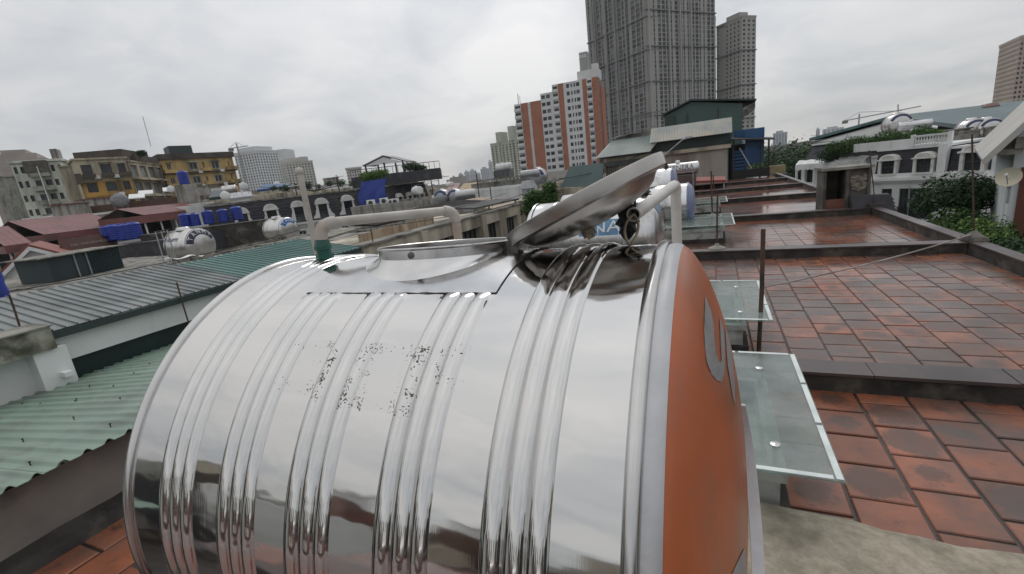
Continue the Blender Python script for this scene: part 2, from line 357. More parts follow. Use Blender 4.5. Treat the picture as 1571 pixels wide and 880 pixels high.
def tile_material():
    m = bpy.data.materials.new('wet_terracotta'); m.use_nodes = True; t = m.node_tree; nn = t.nodes; ll = t.links; b = nn['Principled BSDF']
    g = nn.new('ShaderNodeNewGeometry'); tcn = nn.new('ShaderNodeTexCoord'); oi = nn.new('ShaderNodeObjectInfo')
    def noise(sc, det, v, ro=0.6):
        n = nn.new('ShaderNodeTexNoise'); n.inputs['Scale'].default_value = sc; n.inputs['Detail'].default_value = det; n.inputs['Roughness'].default_value = ro; ll.new(v, n.inputs['Vector']); return n.outputs['Fac']
    def M_(op, a, b_=None, clamp=False):
        n = nn.new('ShaderNodeMath'); n.operation = op; n.use_clamp = clamp
        for i, x in enumerate((a, b_)):
            if x is None: continue
            if isinstance(x, (int, float)): n.inputs[i].default_value = x
            else: ll.new(x, n.inputs[i])
        return n.outputs[0]
    def rmp(f, a, c, ca=(0, 0, 0, 1), cb=(1, 1, 1, 1)):
        r = nn.new('ShaderNodeValToRGB'); ll.new(f, r.inputs[0]); r.color_ramp.elements[0].position = a; r.color_ramp.elements[1].position = c; r.color_ramp.elements[0].color = ca; r.color_ramp.elements[1].color = cb; return r.outputs[0]
    pos = g.outputs['Position']
    base = rmp(noise(5, 5, pos), 0.3, 0.7, (0.31, 0.108, 0.056, 1), (0.20, 0.075, 0.043, 1))
    hs = nn.new('ShaderNodeHueSaturation'); ll.new(base, hs.inputs['Color']); mr = nn.new('ShaderNodeMapRange'); ll.new(oi.outputs['Random'], mr.inputs[0]); mr.inputs[3].default_value = 0.66; mr.inputs[4].default_value = 1.26; ll.new(mr.outputs[0], hs.inputs['Value'])
    # charred, mouldy hearts of single tiles
    ln = nn.new('ShaderNodeVectorMath'); ln.operation = 'LENGTH'; ll.new(tcn.outputs['Object'], ln.inputs[0])
    heart = M_('SUBTRACT', M_('ADD', M_('ADD', M_('MULTIPLY', noise(13, 8, pos, 0.75), 0.50), M_('MULTIPLY', noise(48, 4, pos, 0.7), 0.20)), M_('MULTIPLY', M_('FRACT', M_('MULTIPLY', oi.outputs['Random'], 17.3)), 0.40)), M_('MULTIPLY', ln.outputs['Value'], 2.0))
    heart = rmp(heart, 0.34, 0.44)
    # grey algae spreading over many tiles, thickest on the second roof
    big = M_('MULTIPLY', M_('ADD', noise(0.9, 6, pos), M_('MULTIPLY', noise(4.5, 5, pos), 0.35)), 1.0)
    sp = nn.new('ShaderNodeSeparateXYZ'); ll.new(pos, sp.inputs[0])
    wid = nn.new('ShaderNodeMapRange'); ll.new(sp.outputs[1], wid.inputs[0]); wid.inputs[1].default_value = 3.6; wid.inputs[2].default_value = 4.6; wid.inputs[3].default_value = -0.05; wid.inputs[4].default_value = 0.035
    alg = rmp(M_('ADD', big, wid.outputs[0]), 0.60, 0.80)
    c1 = nn.new('ShaderNodeMixRGB'); ll.new(M_('MULTIPLY', heart, 0.7), c1.inputs[0]); ll.new(hs.outputs[0], c1.inputs[1]); c1.inputs[2].default_value = (0.055, 0.040, 0.034, 1)
    c2 = nn.new('ShaderNodeMixRGB'); ll.new(M_('MULTIPLY', alg, 0.85), c2.inputs[0]); ll.new(c1.outputs[0], c2.inputs[1]); c2.inputs[2].default_value = (0.085, 0.070, 0.063, 1)
    ll.new(c2.outputs[0], b.inputs['Base Color'])
    wet = nn.new('ShaderNodeMapRange'); ll.new(noise(0.8, 4, pos), wet.inputs[0]); wet.inputs[1].default_value = 0.38; wet.inputs[2].default_value = 0.62; wet.inputs[3].default_value = 0.17; wet.inputs[4].default_value = 0.46
    far = nn.new('ShaderNodeMapRange'); ll.new(sp.outputs[1], far.inputs[0]); far.inputs[1].default_value = 4.0; far.inputs[2].default_value = 9.5; far.inputs[3].default_value = 1.15; far.inputs[4].default_value = 0.6     # the farther roofs still stand in water
    ll.new(M_('MULTIPLY', wet.outputs[0], far.outputs[0]), b.inputs['Roughness']); b.inputs['Specular IOR Level'].default_value = 0.5
    bp = nn.new('ShaderNodeBump'); bp.inputs['Strength'].default_value = 0.22; bp.inputs['Distance'].default_value = 0.006; ll.new(noise(38, 5, pos), bp.inputs['Height']); ll.new(bp.outputs[0], b.inputs['Normal'])
    return m
m_tile = tile_material()
m_joint = mat('wet_mortar', (0.05, 0.04, 0.035), (0.03, 0.027, 0.025), 6, 0.5)
m_cap = mat('brown_parapet_cap', (0.080, 0.058, 0.055), (0.055, 0.042, 0.041), 1.5, 0.40, bump=0.15, bscale=18, stain=(0.045, 0.04, 0.04), sscale=1.3, samt=0.5, rvar=0.15)
m_parwall = mat('mouldy_parapet', (0.055, 0.048, 0.042), (0.02, 0.018, 0.017), 4, 0.85, bump=0.4, bscale=22, stain=(0.13, 0.11, 0.085), sscale=2.6, samt=0.35)
m_roofwet = mat('distant_wet_tiles', (0.24, 0.095, 0.065), (0.15, 0.075, 0.06), 0.8, 0.15, rvar=0.11, stain=(0.085, 0.075, 0.07), sscale=0.9, samt=0.6, bump=0.03, bscale=4)
m_rowwall = mat('row_wall', (0.28, 0.265, 0.24), (0.20, 0.19, 0.175), 0.9, 0.9, stain=(0.07, 0.065, 0.06), sscale=0.7, samt=0.6, streak=True)

XL, XR = -3.8, 3.55
YS = [-16.4, -11.3, -6.25, -1.17, 3.93, 9.0, 13.8, 18.9, 23.8, 28.5, 34.0]
PW, PH = 0.25, 0.17
def tile_mesh(sx, sy, h=0.022, bev=0.006):
    mb = MB(); a, b = sx/2, sy/2
    lo = [(-a, -b, -h), (a, -b, -h), (a, b, -h), (-a, b, -h)]; md = [(x, y, -bev) for x, y, z in lo]; tp = [(-a+bev, -b+bev, 0), (a-bev, -b+bev, 0), (a-bev, b-bev, 0), (-a+bev, b-bev, 0)]
    for q0, q1 in ((lo, md), (md, tp)):
        for k in range(4): j = (k+1) % 4; mb.quad(q0[k], q0[j], q1[j], q1[k])
    mb.quad(*tp); return mb.mesh('tile', m_tile, weld=True)
ROW_LABELS = ['flat terracotta roof third house behind the camera in the tank reflection', 'flat terracotta roof second house behind the camera in the tank reflection', 'flat terracotta roof next house behind the camera', 'row house whose terracotta roof carries the near steel tank',
              'row house with the broad stained terracotta roof past the near dark parapet', 'row house with puddled wet roof, second beyond the big glass skylight', 'row house with the concrete box on its roof edge',
              'narrow wet red roof, second behind the concrete box', 'narrow wet roof, third behind the concrete box', 'last row house roof below the beige shed wall']
tm1, tm2 = tile_mesh(0.298, 0.308), tile_mesh(0.304, 0.284)
for k in range(len(YS)-1):
    y0, y1 = YS[k], YS[k+1]; h = thing('row_house', ROW_LABELS[k], 'building', (0, y0, -14), 'tiled row houses')
    mb = MB(); mb.box(XL, XR+0.17, y0+0.012, y1+0.006, -14, -0.034); mb.build('wall', m_rowwall, h)
    mb = MB(); mb.box(XL+0.02, XR-0.002, y0+PW, y1-0.002, -0.03, -0.0125 if k in (3, 4) else -0.001); mb.build('roof_bed' if k in (3, 4) else 'roof_surface', m_joint if k in (3, 4) else m_roofwet, h)
    # party wall and outer kerb, each with its painted cap
    mb = MB(); mb.box(XL+0.03, XR-0.003, y0+0.02, y0+PW-0.02, -0.03, PH-0.028); mb.build('parapet', m_parwall, h)
    mb = MB(); n = 9; xs = np.linspace(XL+0.03, XR-0.003, n+1)
    for i in range(n): mb.box(xs[i]+0.002, xs[i+1]-0.002, y0+random.uniform(-.004, .004), y0+PW+random.uniform(-.004, .004), PH-0.026, PH+random.uniform(-.004, .004))
    mb.build('parapet_cap', m_cap, h)
    mb = MB(); mb.box(XR+0.01, XR+0.17, y0+0.003, y1-0.003, -0.03, PH-0.02); mb.build('parapet', m_parwall, h)
    mb = MB(); mb.box(XR, XR+0.19, y0+0.003, y1-0.003, PH-0.018, PH+0.008); mb.build('parapet_cap', m_cap, h)
    if k == 3:
        for i in range(-16, 9):
            x = 0.995+0.317*i+0.1585
            if x < XL+0.15 or x > XR+0.005: continue
            yo = 2.67 if i % 2 else 2.50
            for j in range(-12, 6):
                y = yo+0.327*j+0.16
                if y > 3.99 or y < -0.9: continue
                if not ((x > 0.15 and y > 1.7) or (x < -1.35 and 0.1 < y < 2.4) or (x > -1.5 and y < 0.4)): continue
                shared('tile', tm1, h, (x, y, random.uniform(-.003, .003)), (random.gauss(0, .006), random.gauss(0, .006), random.gauss(0, .004)))
    if k == 4:
        for i in range(-5, 9):
            x = 0.979+0.318*i+0.159
            if x > XR+0.005: continue
            for j in range(-3, 18):
                y = 4.68+0.299*j+0.15+(0.15 if i % 2 else 0)
                if y < y0+PW-0.08 or y > y1+0.08: continue
                shared('tile', tm2, h, (x, y, random.uniform(-.003, .003)), (random.gauss(0, .005), random.gauss(0, .005), random.gauss(0, .004)))
    if k == 5:   # still real tiles, too fine to pick apart
        mb = MB()
        for i in range(-9, 9):
            for j in range(17):
                x = 0.98+0.318*i; y = y0+PW+0.02+0.285*j
                if x+0.3 < XR: mb.box(x, x+0.3, y, y+0.268, -0.0005, 0.006+random.uniform(0, .004))
        stuff(mb.build('tile_field', m_tile, h))

# concrete slab the tank stands on
mb = MB(); nx, ny = 40, 14; pts = []
for j in range(ny+1):
    pts.append([(-1.55+(5.05)*i/nx, 1.25+(1.02)*j/ny+(0.03*math.sin(i*.55)+random.uniform(-.012, .012) if j == ny else 0), 0.17+random.uniform(-.006, .006)-(0.02 if j == ny else 0)) for i in range(nx+1)])
mb.grid(pts); lowr = [[(p[0], p[1], 0.0) for p in r] for r in pts]
mb.grid([pts[-1], lowr[-1]]); mb.grid([pts[0], lowr[0]]); mb.grid([[r[0] for r in pts], [r[0] for r in lowr]]); mb.grid([[r[-1] for r in pts], [r[-1] for r in lowr]])
m_slab = mat('rough_beige_concrete', (0.40, 0.35, 0.275), (0.30, 0.265, 0.205), 26, 0.95, bump=1.0, bscale=48, stain=(0.19, 0.17, 0.13), sscale=5, samt=0.55)
tag(mb.build('concrete_slab', m_slab, smooth=True), 'rough beige concrete slab under the near steel tank, bottom right', 'slab')

# left side wall with its gutter kerb
mb = MB(); mb.box(XL-0.12, XL, -1.0, 6.5, -0.02, 0.495)
lw = thing('side_wall', 'grimy grey plaster wall under the scalloped green roof edge', 'wall', (XL, 1, 0)); mb.build('wall_face', mat('grimy_plaster', (0.235, 0.21, 0.19), (0.16, 0.145, 0.13), 2.4, 0.92, bump=0.25, bscale=60, stain=(0.05, 0.045, 0.04), sscale=1.5, samt=0.42), lw)
mb = MB(); n = 26; P_ = []
for i in range(n+1):
    y = -1+7.4*i/n; j = random.uniform(-.008, .008); P_.append([(XL+.001, y, 0.12+j), (XL+0.05, y, 0.085+j), (XL+0.085, y, 0.075), (XL+0.11+j, y, 0.05), (XL+0.125+j, y, -0.01)])
mb.grid(P_); mb.build('gutter_kerb', m_parwall, lw, smooth=True)
# crumpled white sack by the tank foot
mb = MB(); c0 = on(252, 878, 2, 0.05); P_ = []
for i in range(9):
    th = i/8*math.pi; P_.append([(c0[0]+0.12*math.cos(th)*(1+random.uniform(-.2, .2)), c0[1]+(j-3)*0.06+random.uniform(-.015, .015), 0.0+0.09*math.sin(th)*(0.7+random.uniform(-.25, .3))*(1-abs(j-3)/4)) for j in range(7)])
mb.grid(P_); tag(mb.build('plastic_sack', mat('white_plastic', (0.5, 0.52, 0.52), (0.35, 0.37, 0.4), 9, 0.4), smooth=True), 'crumpled whitish plastic sack on the floor behind the tank', 'sack')
# ================================================================== the big steel tank in front
TR, TY, TZ, TX0, TX1 = 0.585, 1.0136, 1.175, -1.249, -0.0856
def tank_steel():
    m = bpy.data.materials.new('tank_steel'); m.use_nodes = True; t = m.node_tree; nn = t.nodes; ll = t.links; b = nn['Principled BSDF']
    g = nn.new('ShaderNodeNewGeometry'); pos = g.outputs['Position']
    def noise(sc, det, v=pos, ro=0.55):
        n = nn.new('ShaderNodeTexNoise'); n.inputs['Scale'].default_value = sc; n.inputs['Detail'].default_value = det; n.inputs['Roughness'].default_value = ro; ll.new(v, n.inputs['Vector']); return n.outputs['Fac']
    def M_(op, *a):
        n = nn.new('ShaderNodeMath'); n.operation = op
        for i, x in enumerate(a):
            if isinstance(x, (int, float)): n.inputs[i].default_value = x
            else: ll.new(x, n.inputs[i])
        return n.outputs[0]
    def band(v, c, hw, soft):
        return M_('SUBTRACT', 1.0, M_('SMOOTH_MIN', M_('MULTIPLY', M_('MAXIMUM', M_('SUBTRACT', M_('ABSOLUTE', M_('SUBTRACT', v, c)), hw), 0.0), 1.0/soft), 1.0, 0.01))
    sp = nn.new('ShaderNodeSeparateXYZ'); ll.new(pos, sp.inputs[0]); x, z = sp.outputs[0], sp.outputs[2]
    # gum of two torn-off stickers: specks inside, thicker along their outlines
    def sticker(cx_, hx, cz, hz):
        dx = M_('SUBTRACT', M_('ABSOLUTE', M_('SUBTRACT', x, cx_)), hx); dz = M_('SUBTRACT', M_('ABSOLUTE', M_('SUBTRACT', z, cz)), hz); d = M_('MAXIMUM', dx, dz)
        inside = M_('LESS_THAN', d, 0.006); edge = M_('LESS_THAN', M_('ABSOLUTE', d), 0.010)
        return inside, edge
    i1, e1 = sticker(-0.775, 0.060, 1.610, 0.034); i2, e2 = sticker(-0.575, 0.075, 1.606, 0.040); i3, e3 = sticker(-0.425, 0.035, 1.632, 0.022)
    ins = M_('MAXIMUM', M_('MAXIMUM', i1, i2), M_('MULTIPLY', i3, .4)); edg = M_('MAXIMUM', M_('MAXIMUM', e1, e2), M_('MULTIPLY', e3, .8))
    rib = M_('LESS_THAN', M_('ABSOLUTE', M_('SUBTRACT', x, -0.473)), 0.07); rib2 = M_('LESS_THAN', M_('ABSOLUTE', M_('SUBTRACT', x, -0.680)), 0.075); zz = M_('LESS_THAN', M_('ABSOLUTE', M_('SUBTRACT', z, 1.615)), 0.055)
    thr = M_('SUBTRACT', M_('SUBTRACT', 0.752, M_('MULTIPLY', ins, 0.060)), M_('MULTIPLY', M_('ADD', M_('MULTIPLY', edg, 0.10), M_('MULTIPLY', M_('MULTIPLY', M_('MAXIMUM', rib, rib2), zz), 0.105)), M_('MULTIPLY', noise(16, 2), 1.25)))
    fine = M_('ADD', M_('MULTIPLY', noise(230, 3), 0.66), M_('MULTIPLY', noise(50, 3), 0.34))
    speck = M_('GREATER_THAN', fine, thr)
    dull = M_('MULTIPLY', ins, 0.16)
    base = nn.new('ShaderNodeMixRGB'); ll.new(speck, base.inputs[0]); base.inputs[1].default_value = (0.655, 0.645, 0.63, 1); base.inputs[2].default_value = (0.12, 0.105, 0.09, 1)
    ll.new(base.outputs[0], b.inputs['Base Color'])
    ll.new(M_('SUBTRACT', 1.0, speck), b.inputs['Metallic'])
    rg = M_('ADD', M_('ADD', 0.035, M_('MULTIPLY', noise(5, 6), 0.075)), M_('ADD', M_('MULTIPLY', speck, 0.6), dull)); ll.new(rg, b.inputs['Roughness'])
    # the sheet is a little wavy round the barrel and finely brushed along it
    mp = nn.new('ShaderNodeMapping'); mp.inputs['Scale'].default_value = (3.0, 7.0, 7.0); ll.new(pos, mp.inputs[0])
    bp = nn.new('ShaderNodeBump'); bp.inputs['Strength'].default_value = 0.17; bp.inputs['Distance'].default_value = 0.02; ll.new(noise(1.0, 3, mp.outputs[0]), bp.inputs['Height'])
    mp2 = nn.new('ShaderNodeMapping'); mp2.inputs['Scale'].default_value = (400.0, 6.0, 6.0); ll.new(pos, mp2.inputs[0])
    bp2 = nn.new('ShaderNodeBump'); bp2.inputs['Strength'].default_value = 0.015; bp2.inputs['Distance'].default_value = 0.002; ll.new(noise(1.0, 2, mp2.outputs[0]), bp2.inputs['Height']); ll.new(bp.outputs[0], bp2.inputs['Normal'])
    ll.new(bp2.outputs[0], b.inputs['Normal']); return m
m_tank = tank_steel()
m_rim = mat('rim_steel', (0.62, 0.61, 0.60), (0.52, 0.51, 0.50), 6, 0.2, 1.0)
m_skirt = mat('matt_steel', (0.50, 0.50, 0.51), (0.44, 0.44, 0.45), 12, 0.42, 0.55, bump=0.1, bscale=90)
m_orange = mat('orange_paint', (0.44, 0.118, 0.042), (0.37, 0.095, 0.034), 4, 0.38, bump=0.10, bscale=45, rvar=0.12, stain=(0.30, 0.13, 0.075), sscale=4, samt=0.42)
m_greypaint = mat('grey_letter_paint', (0.29, 0.29, 0.29), (0.23, 0.23, 0.235), 9, 0.42, stain=(.34, .2, .14), sscale=14, samt=.3)
tank = thing('water_tank', 'large ribbed stainless steel water tank with orange end, nearest the camera', 'tank', ((TX0+TX1)/2, TY, 0.17))
HA = rad(6); HX, HR = -0.68, 0.19; HN = vec(0, math.sin(HA), math.cos(HA)); HT = vec(0, math.cos(HA), -math.sin(HA)); HC0 = vec(HX, TY, TZ)   # hatch axis
GROUPS = (-1.070, -0.876, -0.682, -0.473, -0.271); RP = 0.037
def shell_r(x):
    for gc in GROUPS:
        u = (x-gc+1.5*RP)/RP
        if 0 <= u <= 3: return TR+0.0092*abs(math.sin(math.pi*u))**0.68
    return TR
xs = sorted(set([round(v, 4) for v in np.linspace(TX0+0.008, TX1-0.028, 40)]+[round(gc-1.5*RP+RP*3*k/42, 4) for gc in GROUPS for k in range(43)]))
NT = 300; mb = MB(); P_ = []; PX0, PX1 = -0.940, -0.408
for x in xs:
    r = shell_r(x); row = []
    for k in range(NT+1):
        a = 2*math.pi*k/NT; ad = math.degrees(a if a < math.pi else a-2*math.pi); rr = r
        if PX0-.01 < x < PX1+.01 and -25 < ad < 35: rr = TR+(r-TR)*max(0.0, min(1.0, (-20.8-ad)/2.6))     # beads die out under the hatch plate
        row.append((x, TY+rr*math.sin(a), TZ+rr*math.cos(a)))
    P_.append(row)
mb.grid(P_)
def near_hatch(f, rr):
    c = np.mean([mb.v[i] for i in f], axis=0)-HC0; return c@HN > 0 and math.hypot(c[0], c@HT) < rr
mb.f = [f for f in mb.f if not near_hatch(f, 0.187)]
mb.build('shell', m_tank, tank, smooth=True, weld=True)
# rolled rims
for x, side in ((TX0, -1), (TX1-0.018, 1)):
    mb = MB(); pr = []
    for k in range(13): t = math.pi*k/12; pr.append((-0.013*math.cos(t), TR-0.002+0.012*math.sin(t)))
    mb.lathe(pr, (x, TY, TZ), (1, 0, 0), 160); mb.build('rim', m_rim, tank, smooth=True)
# right end: matt skirt ring, orange dome, grey lettering
DD = 0.15
def dome_x(r): # bulged end, tighter at the shoulder
    q = min(1.0, r/(TR-0.006)); return TX1+0.022+(DD-0.022)*max(0.0, 1-q**2.25)**0.72
mb = MB(); mb.lathe([(-0.012, TR-0.001), (0.004, TR+0.001), (0.016, TR-0.001), (0.0225, TR-0.0055)], (TX1, TY, TZ), (1, 0, 0), 160); mb.build('end_ring', m_skirt, tank, smooth=True)
mb = MB(); mb.lathe([(dome_x(r)-TX1, r) for r in list(np.linspace(TR-0.006, TR-0.07, 16))+list(np.linspace(TR-0.08, 0.004, 26))], (TX1, TY, TZ), (1, 0, 0), 160); cap = mb.build('end_cap', m_orange, tank, smooth=True)
mb = MB(); mb.lathe([(-0.002, TR-0.001), (-0.02, TR-0.004)]+[(-0.02-DD*math.sqrt(max(0, 1-(r/(TR-.004))**2)), r) for r in np.linspace(TR-0.005, 0.004, 24)], (TX0, TY, TZ), (1, 0, 0), 120); mb.build('end_cap', m_rim, tank, smooth=True)
def to_dome(u, v, lift=0.0015):
    r = ray(u, v); t = 0.6
    for k in range(400):
        p = CAM+r*t; rr = math.hypot(p[1]-TY, p[2]-TZ)
        if rr < TR-0.006 and p[0] <= dome_x(rr): break
        t += 0.003
    rr = math.hypot(p[1]-TY, p[2]-TZ); return p+unit(vec(1, (p[1]-TY)*0.6, (p[2]-TZ)*0.6))*lift
def stroke(Lp, Rp, name='letter', sub=3):
    rows = []
    for i in range(len(Lp)-1):
        for q in np.linspace(0, 1, sub, endpoint=False): rows.append((np.array(Lp[i])*(1-q)+np.array(Lp[i+1])*q, np.array(Rp[i])*(1-q)+np.array(Rp[i+1])*q))
    rows.append((np.array(Lp[-1], float), np.array(Rp[-1], float)))
    mb = MB(); mb.grid([[to_dome(*(a*(1-q)+b_*q)) for q in (0, .33, .67, 1)] for a, b_ in rows]); return mb
Lp = [(1081, 455), (1080, 480), (1079, 505), (1080, 530), (1083, 555), (1090, 573), (1098, 583), (1106, 586)]
Rp = [(1081.6, 455), (1090, 478), (1094, 500), (1095, 525), (1097, 542), (1100, 552), (1103, 556), (1106, 553)]
s1 = stroke(Lp, Rp); s2 = stroke([(1103, 488), (1104, 510), (1104.5, 532), (1106, 553)], [(1104, 488), (1110, 508), (1111, 535), (1110, 570)]); s3 = stroke([(1106, 553), (1106, 586)], [(1110.5, 553), (1110, 572)])
for q in (s2, s3): b0 = len(s1.v); s1.v += q.v; s1.f += [tuple(b0+i for i in f) for f in q.f]
s1.build('letter', m_greypaint, cap)
stroke([(1111.5, 505), (1113, 530), (1115, 560), (1120, 590), (1125, 618)], [(1113, 505), (1119.5, 528), (1123, 556), (1126, 585), (1126.5, 618)]).build('letter', m_greypaint, cap)
stroke([(1140, 842), (1128, 866), (1122, 880)], [(1142, 842), (1143, 866), (1143, 880)]).build('letter', m_greypaint, cap)
# hatch: saddle plate, boss, collar
def cylp(x, a, r): return (x, TY+r*math.sin(a), TZ+r*math.cos(a))
m_plate = mat('plate_steel', (0.66, 0.655, 0.65), (0.56, 0.555, 0.55), 9, 0.17, 1.0, bump=0.05, bscale=7, rvar=0.07)
PA0, PA1, PX0, PX1 = rad(-21.4), rad(33), -0.940, -0.408
mb = MB(); nx, na = 64, 64; P_ = []
for j in range(na+1):
    a = PA0+(PA1-PA0)*j/na; P_.append([cylp(PX0+(PX1-PX0)*i/nx, a, TR+0.0022+(0.0012*math.sin(i*0.9)*random.random() if j == 0 else 0)) for i in range(nx+1)])
mb.grid(P_); mb.f = [f for f in mb.f if not near_hatch(f, 0.205)]
low = lambda ps: [tuple(np.array(p)-unit(vec(0, p[1]-TY, p[2]-TZ))*0.0030) for p in ps]
for e in (P_[0], P_[-1], [r[0] for r in P_], [r[-1] for r in P_]): mb.grid([e, low(e)])
plate = mb.build('hatch_plate', m_plate, tank, smooth=True, weld=True)
mb = MB(); m_seam = mat('black_sealant', (0.03, 0.028, 0.026), (0.05, 0.045, 0.04), 30, 0.7)
for e, a_, b_ in ((P_[0], 0.0005, 0.0012),):
    pts = [np.array(p)-vec(0, 0.001, 0.002) for p in e]; mb.tube(pts, [random.uniform(a_, b_)*(0.6 if k < 36 else 1.1) for k in range(len(pts))], 6)
mb.tube([np.array(r[-1])+vec(0.001, 0, -0.001) for r in P_[:44]], [random.uniform(0.0008, 0.0018)*(0.7 if k < 14 else 2.6) for k in range(44)], 6)
mb.build('seam', m_seam, plate)
mb = MB(); wa = rad(-118); mb.grid([[cylp(x, wa+da, shell_r(x)+.0006+.0008*(da == 0)) for x in xs] for da in (-.004, 0, .004)]); mb.build('weld_seam', m_rim, tank, smooth=True)
nb = 96; bot, mid, top = [], [], []
for k in range(nb+1):
    t = 2*math.pi*k/nb; d = lambda r: (HX+r*math.cos(t), r*math.sin(t))
    x, s_ = d(0.228); a = HA+math.asin(max(-1, min(1, s_/(TR+.002)))); bot.append(cylp(x, a, TR+0.0018))
    x, s_ = d(0.212); p1 = np.array(cylp(x, HA+math.asin(s_/(TR+.003)), TR+0.003)); p2 = HC0+HN*0.588+vec(d(0.192)[0]-HX, 0, 0)+HT*d(0.192)[1]
    mid.append(tuple(p1*0.55+p2*0.45-HN*0.004)); top.append(tuple(p2))
mb = MB(); mb.grid([bot, mid, top]); mb.build('boss', m_plate, plate, smooth=True)
HCw = HC0+HN*0.0
mb = MB(); mb.lathe([(0.582, 0.1925), (0.586, 0.1925), (0.609, 0.190), (0.613, 0.1925), (0.616, 0.190), (0.614, 0.186), (0.606, 0.1855), (0.55, 0.1855)], HC0, HN, 96, xdir=(1, 0, 0)); ring = mb.build('hatch_collar', mat('collar_steel', (0.52, 0.51, 0.50), (0.40, 0.39, 0.38), 14, 0.25, 1.0, stain=(0.08, 0.075, 0.07), sscale=9, samt=0.25), tank, smooth=True)
for (u, dz) in ((0.02, 0.598),):   # dabs of old glue on the collar
    t = -math.pi/2+u*3.2; c_ = HC0+HN*dz+vec(0.1925*math.cos(t), 0, 0)+HT*0.1925*math.sin(t); rr = 0.009 if u > 0 else 0.005
    mb = MB(); mb.lathe([(-0.002, rr), (0.002, rr*0.9), (0.004, rr*0.4), (0.0045, 0.0005)], c_, unit(vec(math.cos(t), 0, 0)+HT*math.sin(t)), 10); mb.build('glue_dab', mat('old_glue', (.13, .125, .12), (.08, .075, .07), 60, .7), ring)
# hinge and lid, thrown open to the right
HY = TY+0.61*math.sin(HA); hinge = vec(-0.470, HY, TZ+0.61*math.cos(HA)+0.004); tip = on(1019, 243, 1, HY); la = unit(tip-hinge); LR = np.linalg.norm(tip-hinge)/2; LC = (tip+hinge)/2; lno = unit(np.cross(la, (0, 1., 0)))
if lno[2] > 0: lno = -lno
m_lid = mat('lid_steel', (0.47, 0.45, 0.43), (0.36, 0.345, 0.33), 5, 0.29, 1.0, stain=(0.36, 0.33, 0.30), sscale=3, samt=0.3)
mb = MB(); pr = [(-0.014, LR-0.010), (-0.018, LR-0.004), (-0.017, LR+0.001), (-0.012, LR+0.002), (0.010, LR-0.001), (0.013, LR-0.006), (0.014, LR-0.016), (0.015, LR-0.026)]
pr += [(0.015+0.049*math.sqrt(max(0, 1-(r/(LR-0.03))**2)), r) for r in np.linspace(LR-0.031, 0.002, 22)]
pin = [(h-0.003 if h > 0 else h, r-0.003 if r > 0.004 else r) for h, r in pr][::-1]
mb.lathe(pr+pin[:-2], LC, lno, 110, xdir=la); lid = mb.build('hatch_lid', m_lid, tank, smooth=True)
mb = MB(); kb = LC+lno*0.058-la*0.005+vec(0, -0.06, 0); mb.obox(kb, la, (0, 1., 0), lno, -0.014, 0.014, -0.008, 0.008, -0.01, 0.018); mb.obox(kb, la, (0, 1., 0), lno, -0.006, 0.006, -0.012, 0.012, 0.012, 0.024); mb.build('latch', mat('brass_latch', (0.32, 0.27, 0.2), (0.12, 0.1, 0.08), 30, 0.45, 0.8), lid)
mb = MB(); mb.obox(hinge-vec(0, .0, .006), la, (0, 1., 0), lno, -0.022, 0.004, -0.022, 0.022, -0.012, 0.020); mb.tube([hinge+vec(-0.006, -0.032, -0.006), hinge+vec(-0.006, 0.032, -0.006)], 0.006, 10); mb.box(hinge[0]-0.03, hinge[0]-0.014, HY-0.024, HY+0.024, hinge[2]-0.03, hinge[2]+0.002); mb.build('hinge', mat('hinge_steel', (0.22, 0.21, 0.2), (0.12, 0.115, 0.11), 30, 0.4, 0.9), tank)
# stand: two curved cradles on legs
stand = thing('tank_stand', 'steel cradle stand whose bright curved edge shows beside the orange end', 'stand', (-0.6, TY, 0.17))
for X0, X1 in ((0.098, 0.132), (TX0-0.06, TX0-0.02)):
    mb = MB(); ro = []; x0, x1 = X0, X1
    for k in range(41):
        ad = -82+164*k/40; a = rad(ad); ca, sa = math.sin(a), -math.cos(a); q = max(0.0, (abs(ad)-38)/44); sg = 1 if x0 > 0 else -1; dx = sg*0.026*q**1.6; x0, x1 = X0-dx, X1-dx-sg*0.014*q**3; ro.append([(x0, TY+0.530*ca, TZ+0.02+0.530*sa), (x1, TY+0.530*ca, TZ+0.02+0.530*sa), (x1, TY+0.512*ca, TZ+0.02+0.512*sa), (x0, TY+0.512*ca, TZ+0.02+0.512*sa), (x0, TY+0.530*ca, TZ+0.02+0.530*sa)])
    mb.grid(ro); mb.quad(*ro[0][:4]); mb.quad(*ro[-1][:4]); mb.build('cradle', m_skirt, stand, smooth=True)
    x0, x1 = X0, X1
    for y in (TY-0.2, TY+0.2):
        mb = MB(); mb.box((x0+x1)/2-0.017, (x0+x1)/2+0.017, y-0.02, y+0.02, 0.0 if y < TY else 0.16, TZ-0.485); mb.build('leg', m_skirt, stand)
for y in (TY-0.33, TY+0.33):
    mb = MB(); mb.box(TX0, 0.094, y-0.015, y+0.015, 0.26, 0.30); mb.build('rail', m_skirt, stand)
# ================================================================== pipes, wires and rods round the tank
m_pvc = mat('grey_pvc', (0.60, 0.58, 0.55), (0.52, 0.50, 0.47), 7, 0.45, stain=(0.36, 0.31, 0.25), sscale=4, samt=0.35)
m_pvc_old = mat('weathered_pvc', (0.50, 0.47, 0.43), (0.40, 0.375, 0.34), 9, 0.55, stain=(0.30, 0.20, 0.13), sscale=6, samt=0.35)
m_greenfit = mat('green_fitting', (0.012, 0.10, 0.075), (0.01, 0.07, 0.055), 14, 0.4)
def bend(a, c, b_, r, n=8):
    """corner of a pipe at c between a and b_, rounded with reach r"""
    a, b_, c = map(np.asarray, (a, b_, c)); p = c+unit(a-c)*r; q = c+unit(b_-c)*r; return [p*(1-t)**2+2*c*t*(1-t)+q*t**2 for t in np.linspace(0, 1, n)]
